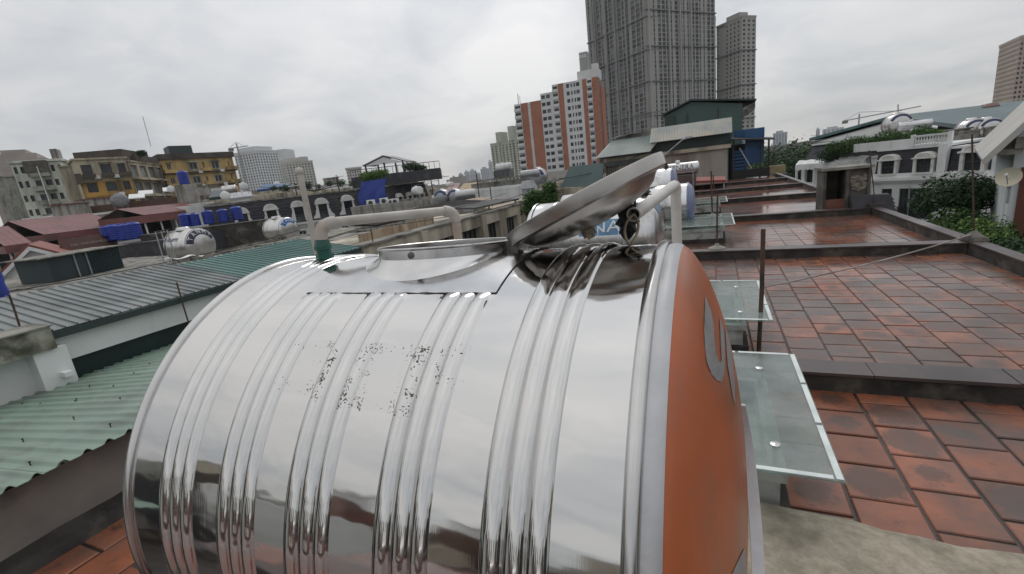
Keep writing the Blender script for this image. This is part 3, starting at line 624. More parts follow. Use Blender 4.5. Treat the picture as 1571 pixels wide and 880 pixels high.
# inlet pipe over the tank's far side
tp = thing('inlet_pipe', 'weathered grey plastic pipe bent over the far side of the tank with green fitting', 'pipe', (-1.08, 1.06, 1.76))
A0 = on(497, 386, 1, 1.03); A1 = on(497, 340, 1, 1.03); A1 = vec(A0[0]+0.004, 1.03, A1[2]-0.004); A2 = on(697, 322, 1, 1.42); A3 = vec(A2[0], 1.42, 1.30)
rp = 0.0155
mb = MB(); mb.tube([A0+vec(0, 0, .02)]+bend(A0, A1, A2, 0.035)+bend(A1, A2, A3, 0.03)+[A3], rp, 16); mb.build('pipe', m_pvc_old, tp, smooth=True)
def elbow(a, c, b_, r, rr, parent, m):
    mb = MB(); mb.tube(bend(a, c, b_, r, 10), rr, 16); mb.build('elbow', m, parent, smooth=True)
elbow(A0, A1, A2, 0.048, rp*1.22, tp, m_pvc_old); elbow(A1, A2, A3, 0.042, rp*1.22, tp, m_pvc_old)
mb = MB(); mb.lathe([(-0.034, 0.001), (-0.034, 0.017), (-0.020, 0.017), (-0.019, 0.026), (-0.006, 0.027), (-0.005, 0.022), (0.006, 0.021), (0.008, 0.026), (0.020, 0.025), (0.030, 0.022), (0.040, 0.019), (0.040, 0.001)], A0+vec(0, 0, 0.0), (0, 0, 1), 8); mb.build('valve_fitting', m_greenfit, tp)
mb = MB(); mb.lathe([(-0.06, 0.001), (-0.06, 0.024), (-0.03, 0.024), (-0.03, 0.001)], A0, (0, 0, 1), 6); mb.build('nut', m_black, tp)
# vent pole with a round cap
b0 = vec(-1.93, 1.80, 0.0); tpole = on(459, 262, 1, 1.80); b0 = vec(tpole[0]-0.008, 1.80, 0.0)
vp = thing('vent_pipe', 'upright thin grey pipe with a round cap behind the left end of the tank', 'pipe', b0)
mb = MB(); mb.tube([b0, tpole], 0.0155, 12); mb.build('pipe', m_pvc_old, vp, smooth=True)
mb = MB(); mb.lathe([(-0.018, 0.016), (-0.010, 0.021), (0.004, 0.022), (0.014, 0.016), (0.019, 0.001)], tpole, (0, 0, 1), 14); mb.build('cap', m_pvc_old, vp, smooth=True)
# white pipe with the open mouth over the tank
op = thing('open_pipe', 'white plastic pipe rising behind the tank, open mouth with wires', 'pipe', (-0.12, 1.66, 0))
B0 = vec(-0.118, 1.66, 0.0); B1 = on(1036, 283, 1, 1.66); B1 = vec(-0.118, 1.66, B1[2]); B2 = on(972, 329, 1, 1.12)
mb = MB(); mb.tube([B0]+bend(B0, B1, B2, 0.030)+[B2], 0.0170, 18, caps=False); mb.tube([B2-unit(B2-B1)*0.18, B2+unit(B2-B1)*0.001], 0.0142, 18, caps=False)
mb.lathe([(0, 0.0142), (0, 0.0172)], B2, unit(B2-B1), 18); mb.build('pipe', m_pvc, op, smooth=True)
elbow(B0, B1, B2, 0.030, 0.0185, op, m_pvc)
# beige cables drooping out of the mouth and a torn black strap
m_cable = mat('beige_cable', (0.30, 0.24, 0.16), (0.17, 0.13, 0.09), 30, 0.6)
topS = lambda u, y: vec(on(u, 376, 1, y)[0], y, TZ+math.sqrt(max(0, TR**2-(y-TY)**2))+0.004)
c1 = B2-unit(B2-B1)*0.05; q = topS(965, 1.06)
wr = thing('cable_loop', 'two beige cables drooping from the open white pipe to the tank top', 'cable', q)
for dx, bow in ((0.0, -0.014), (0.004, 0.016)):
    mid = (B2+q)/2+vec(bow, -0.01, 0.0); mb = MB(); mb.tube([c1]+[B2*(1-t)**2+2*(mid+vec(bow, 0, 0.01))*t*(1-t)+(q+vec(dx, 0, 0))*t**2 for t in np.linspace(0.02, 1, 12)]+[q+vec(dx+0.006, 0.004, 0.0)], 0.0032, 8); mb.build('cable', m_cable, wr, smooth=True)
tv = [(945, 318), (951, 309), (960, 314), (966, 311), (971, 316), (977, 312), (978, 322), (974, 332), (980, 342), (973, 346), (975, 356), (968, 366), (966, 377), (960, 376), (957, 368), (951, 358), (953, 350), (945, 346), (951, 336)]
mb = MB(); fr = [on(962+(u-962)*1.12, v, 1, 1.185+0.010*math.sin(i*1.7)) for i, (u, v) in enumerate(tv)]; fr = [p+vec(0, 0, .003) for p in fr]; fr = [p if p[2] > 1.75 else vec(p[0], p[1], 1.752) for p in fr]; cfr = np.mean(fr, axis=0); bk = [p*0.97+cfr*0.03+vec(0, 0.014+0.006*math.sin(i*2.3), 0) for i, p in enumerate(fr)]
cf, cb = cfr+vec(0, -0.008, 0), cfr+vec(0, 0.022, 0)
for i in range(len(fr)): j = (i+1) % len(fr); mb.quad(fr[i], fr[j], cf); mb.quad(bk[j], bk[i], cb); mb.quad(fr[i], bk[i], bk[j], fr[j])
tag(mb.build('torn_rubber', mat('black_rubber', (0.012, 0.012, 0.015), (0.022, 0.021, 0.025), 30, 0.55, bump=0.5, bscale=120)), 'torn black rubber wrap standing beside the open white pipe', 'rubber wrap')
k0 = on(974, 312, 1, 1.13); mb = MB(); mb.tube([k0-vec(0, 0, .02), k0+vec(0, 0, 0.012)], 0.0035, 8); mb.obox(k0+vec(0, 0, .014), (1, 0, 0), (0, 1, 0), (0, 0, 1), -0.011, 0.011, -0.003, 0.003, -0.003, 0.003); mb.obox(k0+vec(0, 0, .016), (1, 0, 0), (0, 1, 0), (0, 0, 1), -0.012, -0.007, -0.003, 0.003, 0.001, 0.007); mb.obox(k0+vec(0, 0, .016), (1, 0, 0), (0, 1, 0), (0, 0, 1), 0.007, 0.012, -0.003, 0.003, 0.001, 0.007)
tag(mb.build('wing_bolt', m_black), 'small black wing bolt above the torn rubber', 'bolt')
# long bowed wire crossing the roofs
wp = thing('cable', 'thin grey cable running across the stained roof to the corner post', 'cable', (3.6, 9.1, 0.2))
e0, e1 = vec(-0.25, 6.35, 0.03), vec(3.62, 9.12, 0.27); mid = (e0+e1)/2+vec(0.15, -0.2, -0.06)
mb = MB(); mb.tube([e0*(1-t)**2+2*mid*t*(1-t)+e1*t**2 for t in np.linspace(0, 1, 24)], 0.011, 6); mb.build('wire', mat('grey_cable', (0.33, 0.31, 0.29), (0.16, 0.13, 0.12), 3, 0.6), wp, smooth=True)
# rods
def rod(label, base, top, r, cap_=False, foot=False, group='iron rods on the roofs'):
    t = thing('iron_rod', label, 'rod', base, group); base = vec(*base); top = vec(*top); mb = MB(); mb.tube([base, base*0.5+top*0.5+vec(random.uniform(-.01, .01), 0, 0), top], r, 8); mb.build('shaft', m_rust, t)
    if foot: mb = MB(); mb.lathe([(0.0, 0.16), (0.02, 0.15), (0.06, 0.05), (0.10, 0.03), (0.10, 0.001)], base, (0, 0, 1), 12); mb.build('foot', m_conc, t)
    return t
p = on(1164, 539, 2, 0.0); tpx = on(1171, 351, 1, p[1]); rod('thick rusty rod standing between the two glass skylights', p, (tpx[0], p[1], tpx[2]), 0.020)
p = on(1100, 381, 2, PH); tpx = on(1101, 297, 1, p[1]); rod('thin rod with a round foot on the dark parapet past the second skylight', p, (tpx[0], p[1], tpx[2]), 0.016, foot=True)
p = on(1093, 331, 2, PH); tpx = on(1091, 262, 1, p[1]); rod('thin rod second from the end on the far parapets', p, (tpx[0], p[1], tpx[2]), 0.022, foot=True)
p = on(1096, 300, 2, PH); tpx = on(1094, 268, 1, p[1]); rod('thin rod farthest back in front of the beige shed', p, (tpx[0], p[1], tpx[2]), 0.022)
p = vec(3.66, 9.13, PH+0.03); tpx = on(1494, 205, 1, p[1]); r_ = rod('dark lightning rod on the pyramid cap of the right corner post', p, (tpx[0]-0.02, p[1], tpx[2]), 0.012)
mb = MB(); mb.hexa([p+vec(-.13, -.13, -0.02), p+vec(.13, -.13, -0.02), p+vec(.13, .13, -0.02), p+vec(-.13, .13, -0.02)], [p+vec(-.12, -.12, 0.03), p+vec(.12, -.12, 0.03), p+vec(.12, .12, 0.03), p+vec(-.12, .12, 0.03)]); mb.hexa([p+vec(-.10, -.10, 0.033), p+vec(.10, -.10, 0.033), p+vec(.10, .10, 0.033), p+vec(-.10, .10, 0.033)], [p+vec(-.01, -.01, 0.13), p+vec(.01, -.01, 0.13), p+vec(.01, .01, 0.13), p+vec(-.01, .01, 0.13)]); mb.build('post_cap', m_conc, r_)
p = vec(3.66, 13.95, PH+0.02); tpx = on(1336, 230, 1, p[1]); r_ = rod('dark rod rising from the next corner post by the concrete box', p, (tpx[0]-0.03, p[1], tpx[2]), 0.012)
mb = MB(); mb.box(p[0]-.16, p[0]+.16, p[1]-.16, p[1]+.16, PH-0.01, PH+0.09); mb.build('post_cap', m_cap, r_)
p = on(283, 474, 0, -7.45); tpx = on(271, 433, 0, -7.45); rod('short black rod in front of the grey sheet roof', (p[0], p[1], p[2]-0.25), tpx, 0.012)
p = on(26, 490, 0, -7.9); tpx = on(14, 452, 0, -7.9); rod('short black rod at the left edge above the mossy concrete', (p[0], p[1], p[2]-0.1), tpx, 0.012)
# ------------------------------------------------------------------ glass skylights
m_glass = glass('skylight_glass', (0.34, 0.375, 0.365), 0.36, 0.03)
# rain film and dirt on the panes
_t = m_glass.node_tree; _g = _t.nodes.new('ShaderNodeNewGeometry'); _n = _t.nodes.new('ShaderNodeTexNoise'); _n.inputs['Scale'].default_value = 2.6; _n.inputs['Detail'].default_value = 8; _n.inputs['Roughness'].default_value = 0.68; _t.links.new(_g.outputs['Position'], _n.inputs['Vector'])
_m = _t.nodes.new('ShaderNodeMapRange'); _t.links.new(_n.outputs['Fac'], _m.inputs[0]); _m.inputs[1].default_value = .35; _m.inputs[2].default_value = .7; _m.inputs[3].default_value = .24; _m.inputs[4].default_value = .56
_t.links.new(_m.outputs[0], [q for q in _t.nodes if q.type == 'MIX_SHADER'][0].inputs[0])
_m2 = _t.nodes.new('ShaderNodeMapRange'); _t.links.new(_n.outputs['Fac'], _m2.inputs[0]); _m2.inputs[3].default_value = .0; _m2.inputs[4].default_value = .25; _t.links.new(_m2.outputs[0], _t.nodes['Principled BSDF'].inputs['Roughness'])
m_glassedge = mat('glass_edge_strip', (0.66, 0.71, 0.69), (0.5, 0.56, 0.54), 9, 0.3)
m_box = mat('white_metal_kerb', (0.50, 0.52, 0.50), (0.36, 0.37, 0.35), 3, 0.5, stain=(0.14, 0.13, 0.11), sscale=4, samt=0.45)
def skylight(label, x0, x1, y0, y1, z, group='glass skylights on the row'):
    t = thing('skylight', label, 'skylight', ((x0+x1)/2, (y0+y1)/2, 0), group)
    mb = MB(); mb.box(x0, x1, y0, y1, z, z+0.012); g_ = mb.build('glass_pane', m_glass, t)
    mb = MB(); ws = 0.035; n = 3
    for i in range(n):   # broken strips of white edging
        a, b_ = y0+(y1-y0)*(i+0.02)/n, y0+(y1-y0)*(i+0.96)/n; mb.box(x1-ws, x1-0.006, a, b_, z+0.0125, z+0.016)
        a, b_ = x0+(x1-x0)*(i+0.02)/n, x0+(x1-x0)*(i+0.96)/n; mb.box(a, min(b_, x1-ws-0.01), y0+0.006, y0+ws, z+0.0125, z+0.016); mb.box(a, min(b_, x1-ws-0.01), y1-ws, y1-0.006, z+0.0125, z+0.016)
    mb.build('edge_strip', m_glassedge, g_)
    bx0, bx1, by0, by1 = x0+0.1, x1-0.24, y0+0.16, y1-0.25
    mb = MB(); tw = 0.05
    for a in ((bx0, bx1, by0, by0+tw), (bx0, bx1, by1-tw, by1), (bx0, bx0+tw, by0+tw, by1-tw), (bx1-tw, bx1, by0+tw, by1-tw)): mb.box(*a, 0.10, z-0.09)
    for a in ((bx0-0.03, bx1+0.03, by0-0.03, by0), (bx1+0.001, bx1+0.03, by0, by1)): mb.box(*a, z-0.14, z-0.09)
    mb.build('kerb', m_box, t)
    mb = MB(); mb.box(bx0-0.03, bx1+0.05, by0-0.05, by1+0.04, -0.01, 0.10); mb.build('base', m_parwall, t)
    mb = MB(); mb.box(bx0+tw, bx1-tw, by0+tw, by1-tw, 0.11, 0.13); mb.build('inner_glazing', m_box, t)
    for fx, fy in ((bx1-0.02, y0+0.24), (bx1-0.02, y1-0.30), (bx0+0.03, y0+0.24), (bx0+0.03, y1-0.30)):
        mb = MB(); mb.lathe([(0.0125, 0.026), (0.018, 0.024), (0.019, 0.014), (0.021, 0.010), (0.021, 0.001)], (fx, fy, z), (0, 0, 1), 14); bt = mb.build('bolt', m_steel_far, t, smooth=True)
        mb = MB(); mb.tube([(fx, fy, z-0.10), (fx, fy, z-0.002)], 0.012, 8); mb.build('post', m_steel_far, bt)
    return t
skylight('large clear glass skylight beside the orange tank end, nearest of the row', -0.62, 0.55, 2.20, 3.70, 0.40)
skylight('second glass skylight behind the thick rusty rod', -0.72, 0.49, 4.45, 5.91, 0.40)
skylight('third glass skylight beside the puddled roof', -1.1, 0.42, 10.6, 12.6, 0.40)
skylight('fourth glass skylight far down the row of roofs', -1.1, 0.40, 15.6, 17.4, 0.40)
# concrete box on the roof edge and the slate apron beside it
cb = thing('rooftop_box', 'open dark concrete box on the roof edge with a rubble filled side', 'rooftop box', (3.1, 14.6, 0))
mb = MB(); x0, x1, y0, y1, zt = 2.62, 3.62, 14.3, 15.2, 1.12
mb.box(x0, x0+0.06, y0, y1, 0, zt); mb.box(x0+0.06, x1, y1-0.06, y1, 0, zt); mb.box(3.10, 3.18, y0, y1-0.06, 0, zt); mb.box(x1-0.06, x1, y0, y1-0.06, 0.0, zt); mb.build('wall', mat('dark_box_concrete', (0.13, 0.12, 0.105), (0.07, 0.065, 0.058), 2.5, .95, stain=(.03, .028, .025), sscale=1.5, samt=.6), cb)  # box walls in a darker concrete tone
mb = MB(); mb.box(x0-0.05, x1+0.05, y0-0.05, y1+0.05, zt+0.002, zt+0.07); mb.build('lid_slab', m_conc, cb)
mb = MB(); mb.box(x0+0.06, 3.10, y0+0.05, y0+0.12, 0, 0.38); mb.build('low_brick_front', m_roofwet, cb)
mb = MB(); mb.box(3.181, x1-.061, y0+.07, y0+.2, 0.0, zt-.002); mb.build('rubble_panel', MATS['dark_box_concrete'], cb)
for k in range(46):
    px_, pz = 3.23+0.29*random.random(), 0.52+0.36*random.random()+.1*random.random(); s_ = 0.018+0.030*random.random()
    mb = MB(); mb.hexa([(px_-s_*1.4, y0+0.045, pz-s_*.6), (px_+s_*1.2, y0+0.04, pz-s_*.7), (px_+s_*1.5, y0+0.045, pz+s_*.5), (px_-s_*1.1, y0+0.05, pz+s_*.8)], [(px_-s_*1.6, y0+0.09, pz-s_*.8), (px_+s_*1.4, y0+0.09, pz-s_*.9), (px_+s_*1.7, y0+0.09, pz+s_*.7), (px_-s_*1.3, y0+0.09, pz+s_)]); mb.build('stone', mat('pale_rubble', (0.30, 0.265, 0.215), (0.13, 0.11, 0.085), 7, 0.9, rand=0.5), cb)
ap = thing('slate_apron', 'dark slate slope beside the concrete box', 'roof', (3.9, 14.2, -0.5))
for i in range(7):
    x_ = 3.16+0.09*i
    mb = MB(); za = 0.46-0.09*i; mb.hexa([(3.16+0.02*i, 14.02-0.02*i, za-0.12), (4.05+0.02*i, 14.02-0.02*i, za-0.16), (4.05+0.02*i, 14.28, za-0.16), (3.16+0.02*i, 14.28, za-0.12)], [(3.16+0.02*i, 14.05-0.02*i, za), (3.95+0.02*i, 14.05-0.02*i, za-0.01), (3.95+0.02*i, 14.28, za-0.01), (3.16+0.02*i, 14.28, za)]); mb.build('slate', m_slate, ap)

# ------------------------------------------------------------------ other steel tanks
def arc_text(txt, parent, dome, r0, size, a_mid, a_step, m):
    """letters standing round an arc on a domed end; dome(y, z) gives a world point"""
    n = len(txt)
    for i, ch in enumerate(txt):
        if ch == ' ': continue
        me = text_mesh(ch, size, 0.002); a = a_mid-(i-(n-1)/2)*a_step
        for v in me.vertices:
            lx, ly, lz = v.co; y_ = r0+ly; aa = a-lx/r0; v.co = Vector(dome(y_*math.cos(aa), y_*math.sin(aa), 0.012+(0.006 if lz > 0 else 0)))
        me.materials.append(m); o = bpy.data.objects.new('letter', me); COL.objects.link(o); o.parent = parent
def small_tank(name, label, C, ax, R, Ln, m_body, m_end=None, band=None, txt=None, stand_h=0.35, ribs=3, bandcol=(0.02, 0.035, 0.10), group='steel water tanks on the roofs', side_txt=None, legs=True, txtm=None):
    """lying tank: C centre, ax axis toward the shown end"""
    C = vec(*C); ax = unit(ax); sd = unit(np.cross(UP, ax)); up2 = np.cross(ax, sd)
    t = thing(name, label, 'tank', C-UP*(R+stand_h), group)
    pr = [(-Ln/2, R*0.99)]; seg = Ln/(ribs+1)
    for k in range(1, ribs+1):
        c_ = -Ln/2+seg*k; pr += [(c_-0.05, R), (c_-0.03, R*1.015), (c_, R), (c_+0.03, R*1.015), (c_+0.05, R)]
    pr += [(Ln/2, R*0.99)]
    mb = MB(); mb.lathe(pr, C, ax, 40); mb.build('shell', m_body, t, smooth=True)
    dd = R*0.30
    for s_ in (-1, 1):
        mb = MB(); mb.lathe([(s_*(Ln/2-0.02), R*1.02), (s_*(Ln/2+0.015), R*1.02), (s_*(Ln/2+0.015), R*0.985)]+[(s_*(Ln/2+0.01+dd*math.sqrt(max(0, 1-(q/(R*.985))**2))), q) for q in np.linspace(R*.98, 0.004, 12)], C, ax, 40); e = mb.build('end_cap', (m_end or m_body) if s_ > 0 else m_body, t, smooth=True)
    def dome(a, b_, lift):
        q = math.hypot(a, b_); h = Ln/2+0.01+dd*math.sqrt(max(0, 1-min(1, q/(R*.985))**2)); return C+ax*(h+lift)+sd*a+up2*b_
    # seen from outside the dome, text runs clockwise: mirror the side axis
    domeT = lambda a, b_, lift: dome(-a if False else a, b_, lift)
    if band:
        a0, a1, q0, q1 = band; mb = MB(); mb.grid([[dome(q*R*math.cos(a), q*R*math.sin(a), 0.006) for a in np.linspace(a0, a1, 26)] for q in np.linspace(q0, q1, 5)]); mb.build('logo_band', mat('logo_'+str(bandcol), bandcol, None, 3, 0.4), e, smooth=True)
    if txt: arc_text(txt, e, domeT, R*(band[2]+band[3])/2, R*(band[3]-band[2])*0.92, (band[0]+band[1])/2, (band[1]-band[0])*0.88/len(txt), txtm or m_white)
    mb = MB(); mb.lathe([(R*0.98, 0.2*R/0.5), (R+0.06, 0.18*R/0.5), (R+0.10, 0.15*R/0.5), (R+0.11, 0.01)], C-ax*Ln*0.15, up2, 20); mb.build('hatch', m_body, t, smooth=True)
    if legs:
        for s_ in (-0.36, 0.36):
            for q in (-0.8, 0.8):
                f = C+ax*Ln*s_+sd*q*R; mb = MB(); mb.tube([f-UP*(R+stand_h), f-UP*0.1], 0.022, 6); mb.build('leg', m_galv, t)
        mb = MB()
        for q in (-0.8, 0.8): mb.tube([C+ax*Ln*-0.45+sd*q*R-UP*(R*0.55), C+ax*Ln*0.45+sd*q*R-UP*(R*0.55)], 0.02, 6)
        mb.build('rail', m_galv, t)
    if side_txt:
        me = text_mesh(side_txt[0], side_txt[1], 0.003); h0, a0 = side_txt[2], side_txt[3]
        for v in me.vertices:
            lx, ly, lz = v.co; a = a0-ly/R*side_txt[4]; v.co = Vector(C+ax*(h0+lx)+(R*1.02+0.004+(0.003 if lz > 0 else 0))*(math.cos(a)*side_txt[5]+math.sin(a)*UP)) if False else Vector(C+ax*(h0+lx)+(R*1.02+0.004+(0.003 if lz > 0 else 0))*(math.sin(a)*side_txt[5]+math.cos(a)*UP))
        me.materials.append(side_txt[6]); o = bpy.data.objects.new('lettering', me); COL.objects.link(o); o.parent = t; o.matrix_parent_inverse = parent_inv(t)
    return t
m_bandblue = mat('sky_blue_print', (0.13, 0.27, 0.44), (0.10, 0.22, 0.38), 5, 0.4)
m_navy = mat('navy_print', (0.03, 0.05, 0.16), None, 5, 0.4)
m_violet = mat('violet_cap', (0.20, 0.23, 0.36), (0.15, 0.175, 0.29), 4, 0.35)
m_dirtysteel = mat('dull_steel', (0.70, 0.70, 0.70), (0.62, 0.62, 0.62), 3, 0.24, 0.9, stain=(0.36, 0.35, 0.33), sscale=2.2, samt=0.4)
t2 = small_tank('water_tank', 'steel tank with pale blue lettering just behind the open lid', (-1.78, 7.2, 0.83), (1, 0, 0), 0.60, 1.80, m_dirtysteel, m_dirtysteel, (rad(62), rad(125), 0.62, 0.97), None, 0.23, 4, (0.20, 0.30, 0.42))
# pale blue print panel with white letters on its flank
mb = MB(); mb.grid([[(x, 7.2-0.606*math.sin(a), 0.83+0.606*math.cos(a)) for x in np.linspace(-1.86, -1.20, 12)] for a in np.linspace(rad(57), rad(80), 8)]); mb.build('print_panel', m_bandblue, t2, smooth=True)
me = text_mesh('NA', 0.25, 0.003)
for v in me.vertices:
    lx, ly, lz = v.co; a = rad(68.5)-ly/0.61; v.co = Vector((-1.46+lx*1.25, 7.2-(0.612+max(0, lz))*math.sin(a), 0.83+(0.612+max(0, lz))*math.cos(a)))
me.materials.append(m_white); o = bpy.data.objects.new('lettering', me); COL.objects.link(o); o.parent = t2; o.matrix_parent_inverse = parent_inv(t2)
small_tank('water_tank', 'dull steel tank with violet end cap right of the open lid', (-1.28, 12.3, 0.75), (1, 0, 0), 0.52, 1.40, m_dirtysteel, m_violet, None, None, 0.23, 4)
small_tank('water_tank', 'dull steel tank with violet end cap, farther one under the lid tip', (-1.98, 17.0, 1.02), (1, 0, 0), 0.55, 1.35, m_dirtysteel, m_violet, None, None, 0.45, 4)
for tx, ty, tz, lb in ((-1.9, 7.0, 1.49, 'black plug on the crown of the tank behind the lid'), (-1.65, 17.0, 1.63, 'black plug on the crown of the farther violet ended tank')):
    mb = MB(); c_ = on(989, 295, 1, 7.2) if ty < 10 else on(1022, 255, 1, 17.0); mb.lathe([(-0.25, 0.05), (-.02, 0.06), (0, 0.10), (0.02, 0.08), (0.06, 0.05), (0.10, 0.06), (0.13, 0.03), (0.14, 0.002)], c_, (0, 0, 1), 12); tag(mb.build('tank_plug', m_black, smooth=True), lb, 'plug')
st = small_tank('solar_water_heater', 'small bright steel heater drum with dark lettering in front of the beige shed', (-1.12, 19.5, 1.42), (1, 0.0, -0.0), 0.24, 1.1, m_steel_far, None, None, None, 0.75, 0, side_txt=('KENERA', 0.26, -0.05, rad(75), 1.0, vec(0, -1, 0), m_black))
mb = MB(); mb.box(-1.62, -0.62, 19.3, 19.7, 0.75, 1.16); mb.build('rack', mat('rack_brown', (0.13, 0.08, 0.07), (0.05, 0.04, 0.04), 4, 0.7), st)
# ================================================================== left: near sheet roofs and the back lane
m_greensheet = mat('pale_green_sheet', (0.215, 0.30, 0.24), (0.17, 0.245, 0.20), 1.6, 0.45, stain=(0.15, 0.185, 0.155), sscale=2.2, samt=0.5, rvar=0.1, rand=.07)
nr = thing('sheet_roof', 'pale green corrugated roof with scalloped edge, lower left', 'roof', (-5.6, 1.5, 0))
GE, GZ, GS = -3.66, 0.55, 0.135
for k in range(7):      # sheets lapped one over the next
    y = -1.5+0.83*k; dz = .0035*(k % 2)+random.uniform(0, .002); jx = random.uniform(-.03, .03)
    corrugated((GE+jx, y, GZ+dz), (GE+jx+random.uniform(-.012, .012), y+0.936, GZ+dz), (GE-3.95, y, GZ-GS*(3.95+jx)+dz), 0.117, 0.024, m_greensheet, 'sheet', nr, 'wide', 0.004)
mb = MB()
for (u, v) in ((118, 615), (35, 622), (185, 614), (175, 595), (116, 618), (114, 644), (170, 655), (36, 678), (47, 714), (63, 622), (138, 594), (230, 560), (206, 575), (160, 570)):
    r = ray(u, v); s_ = (GZ-GS*GE-CAM[2])/(r[2]-GS*r[0]); p = CAM+r*s_ if s_ > 0 else None
    if p is None: continue
    mb.lathe([(-0.01, 0.004), (0.026, 0.004), (0.027, 0.009), (0.032, 0.007), (0.033, 0.001)], p, (0.13, 0, 1), 8)
mb.build('screw', m_black, nr)
# grey sheet roof and white wall across the lane
m_greysheet = mat('grey_green_sheet', (0.20, 0.215, 0.215), (0.15, 0.17, 0.17), 1.2, 0.40, stain=(0.10, 0.115, 0.115), sscale=1.4, samt=0.5, rand=.12)
m_greysheet2 = mat('green_sheet', (0.085, 0.185, 0.165), (0.065, 0.15, 0.135), 1.2, 0.42, stain=(0.12, 0.17, 0.16), sscale=1.4, samt=0.4, rand=.12)
ln = thing('lane_house', 'low white walled house with long grey and green sheet roof across the lane', 'building', (-9, 5, -14))
EX, EZ = -7.52, 0.72
for k in range(7):
    y = 1.2+1.0*k; g2 = y > 5.1; rn = 1.95 if g2 else 2.15; dz = .004*(k % 2); jx = random.uniform(-.02, .02)
    corrugated((EX+jx, y, EZ+dz), (EX+jx, min(y+1.01, 8.12), EZ+dz), (EX-rn, y, EZ+0.148*(rn+jx)+dz), 0.125, 0.020, m_greysheet2 if g2 else m_greysheet, 'roof_sheet', ln, 'rib', 0.006)
mb = MB(); mb.box(EX-0.03, EX+0.035, 1.2, 8.12, EZ-0.10, EZ-0.012); mb.build('eave_gutter', m_darkgreen, ln)
mb = MB()
F = Facade((EX-0.10, 1.45, -1.2), (0, 1, 0), 6.6, 1.82); F.n = vec(1, 0, 0)
ops = F.wall(mb, [(1.12, 3.18), (3.22, 4.35), (4.6, 6.2)], [(1.05, 1.49)], 0.22)
mb.box(EX-2.0, EX-0.4, 1.45, 8.05, -14, 0.60); mb.quad((EX-.1, 1.45, -1.2), (EX-.1, 1.45, .62), (EX-.4, 1.45, .62), (EX-.4, 1.45, -1.2)); mb.quad((EX-.1, 8.05, -1.2), (EX-.1, 8.05, .62), (EX-.4, 8.05, .62), (EX-.4, 8.05, -1.2)); mb.build('wall', m_white, ln)
o1 = MB(); F.box(o1, 1.125, 3.175, 1.055, 1.485, -0.21, -0.10); o1.build('shutter', mat('green_shutter', (0.012, 0.035, 0.033), (0.01, 0.026, 0.025), 2, 0.5), ln)
mw = MB(); F.box(mw, 3.225, 4.345, 1.20, 1.485, -0.21, -0.16); wpn = mw.build('window', mat('frosted_glass', (0.10, 0.125, 0.125), (0.07, 0.09, 0.09), 3, 0.2), ln)
mb = MB()
for a in (3.55, 4.05):
    for q in range(5):
        t = q*1.2566; c_ = F.P(a, 1.36, -0.157); mb.quad(c_+vec(0.002, 0, 0), c_+vec(0.002, 0.055*math.cos(t-.25), 0.055*math.sin(t-.25)), c_+vec(0.002, 0.085*math.cos(t), 0.085*math.sin(t)), c_+vec(0.002, 0.055*math.cos(t+.25), 0.055*math.sin(t+.25)))
mb.build('flower_sticker', mat('pale_sticker', (0.4, 0.42, 0.4), None, 3, 0.6), wpn)
mw = MB(); F.box(mw, 3.225, 4.345, 1.055, 1.19, -0.21, -0.12); mw.build('window_base', m_frame, ln); mw = MB(); F.box(mw, 4.605, 6.195, 1.055, 1.485, -0.21, -0.16); mw.build('window', m_wglass, ln)
# mossy concrete annex at the far left
an = thing('mossy_annex', 'mossy concrete lintel on white piers at the left edge', 'wall', (-7.9, 1.8, -1))
m_moss = mat('mossy_concrete', (0.44, 0.42, 0.36), (0.30, 0.28, 0.22), 3, 0.95, bump=0.3, bscale=30, stain=(0.07, 0.075, 0.05), sscale=3.0, samt=0.75)
pA = on(76, 500, 0, -7.35); pB = on(82, 535, 0, -7.35)
mb = MB(); mb.box(-7.75, -7.35, 0.2, pA[1], pB[2], pA[2]); mb.build('lintel', m_moss, an)
mb = MB(); mb.box(-7.8, -7.30, 0.1, pA[1]+0.01, pA[2]+0.002, pA[2]+0.02); mb.build('coping', m_conc, an)
pC = on(88, 540, 0, -7.40); pD = on(50, 545, 0, -7.40); mb = MB(); mb.box(-7.62, -7.40, pD[1], pC[1]+0.10, -1.2, pB[2]-0.002); mb.build('pier', m_white, an)
mb = MB(); mb.box(-7.65, -7.30, 0.2, pD[1]-0.05, -0.10, 0.02); mb.build('ledge', m_cream, an); mb = MB(); mb.box(-7.9, -7.7, 0.2, pD[1], -1.2, pB[2]-0.003); mb.build('back_wall', m_white, an)
p = on(103, 573, 0, -7.33); mb = MB(); mb.box(-7.4, -7.28, p[1]-0.04, p[1]+0.05, p[2]-0.03, p[2]+0.03); tag(mb.build('meter_box', m_white), 'small white box low on the corner by the dark green shutter', 'box')
# terraces on the far side of the lane: cream parapet beam on columns
tr = thing('terrace_house', 'weathered cream concrete terrace with columns and dim windows behind the hatch', 'building', (-8, 16, -14))
F = Facade((-7.5, 8.2, -1.6), (0, 1, 0), 10.3, 2.30); F.n = vec(1, 0, 0)
mb = MB(); cols = [(0.9, 2.2), (2.7, 4.1), (4.6, 6.0), (6.3, 7.6), (8.2, 9.4)]
ops = F.wall(mb, cols, [(0.7, 1.92)], 0.3); mb.box(-12, -7.82, 8.2, 18.5, -14, 0.45); mb.quad((-7.5, 8.2, -1.6), (-7.5, 8.2, 0.7), (-7.85, 8.2, .7), (-7.85, 8.2, -1.6)); mb.build('wall', m_cream, tr)
windows(F, ops[:], tr, mat('dull_pane', (0.11, 0.115, 0.11), (0.06, 0.065, 0.065), 2, 0.35, rand=0.4), m_frame, 0.3, 3)
mb = MB(); F.box(mb, -0.02, 10.32, 2.302, 2.36, -0.42, 0.05); mb.build('coping', m_conc, tr)
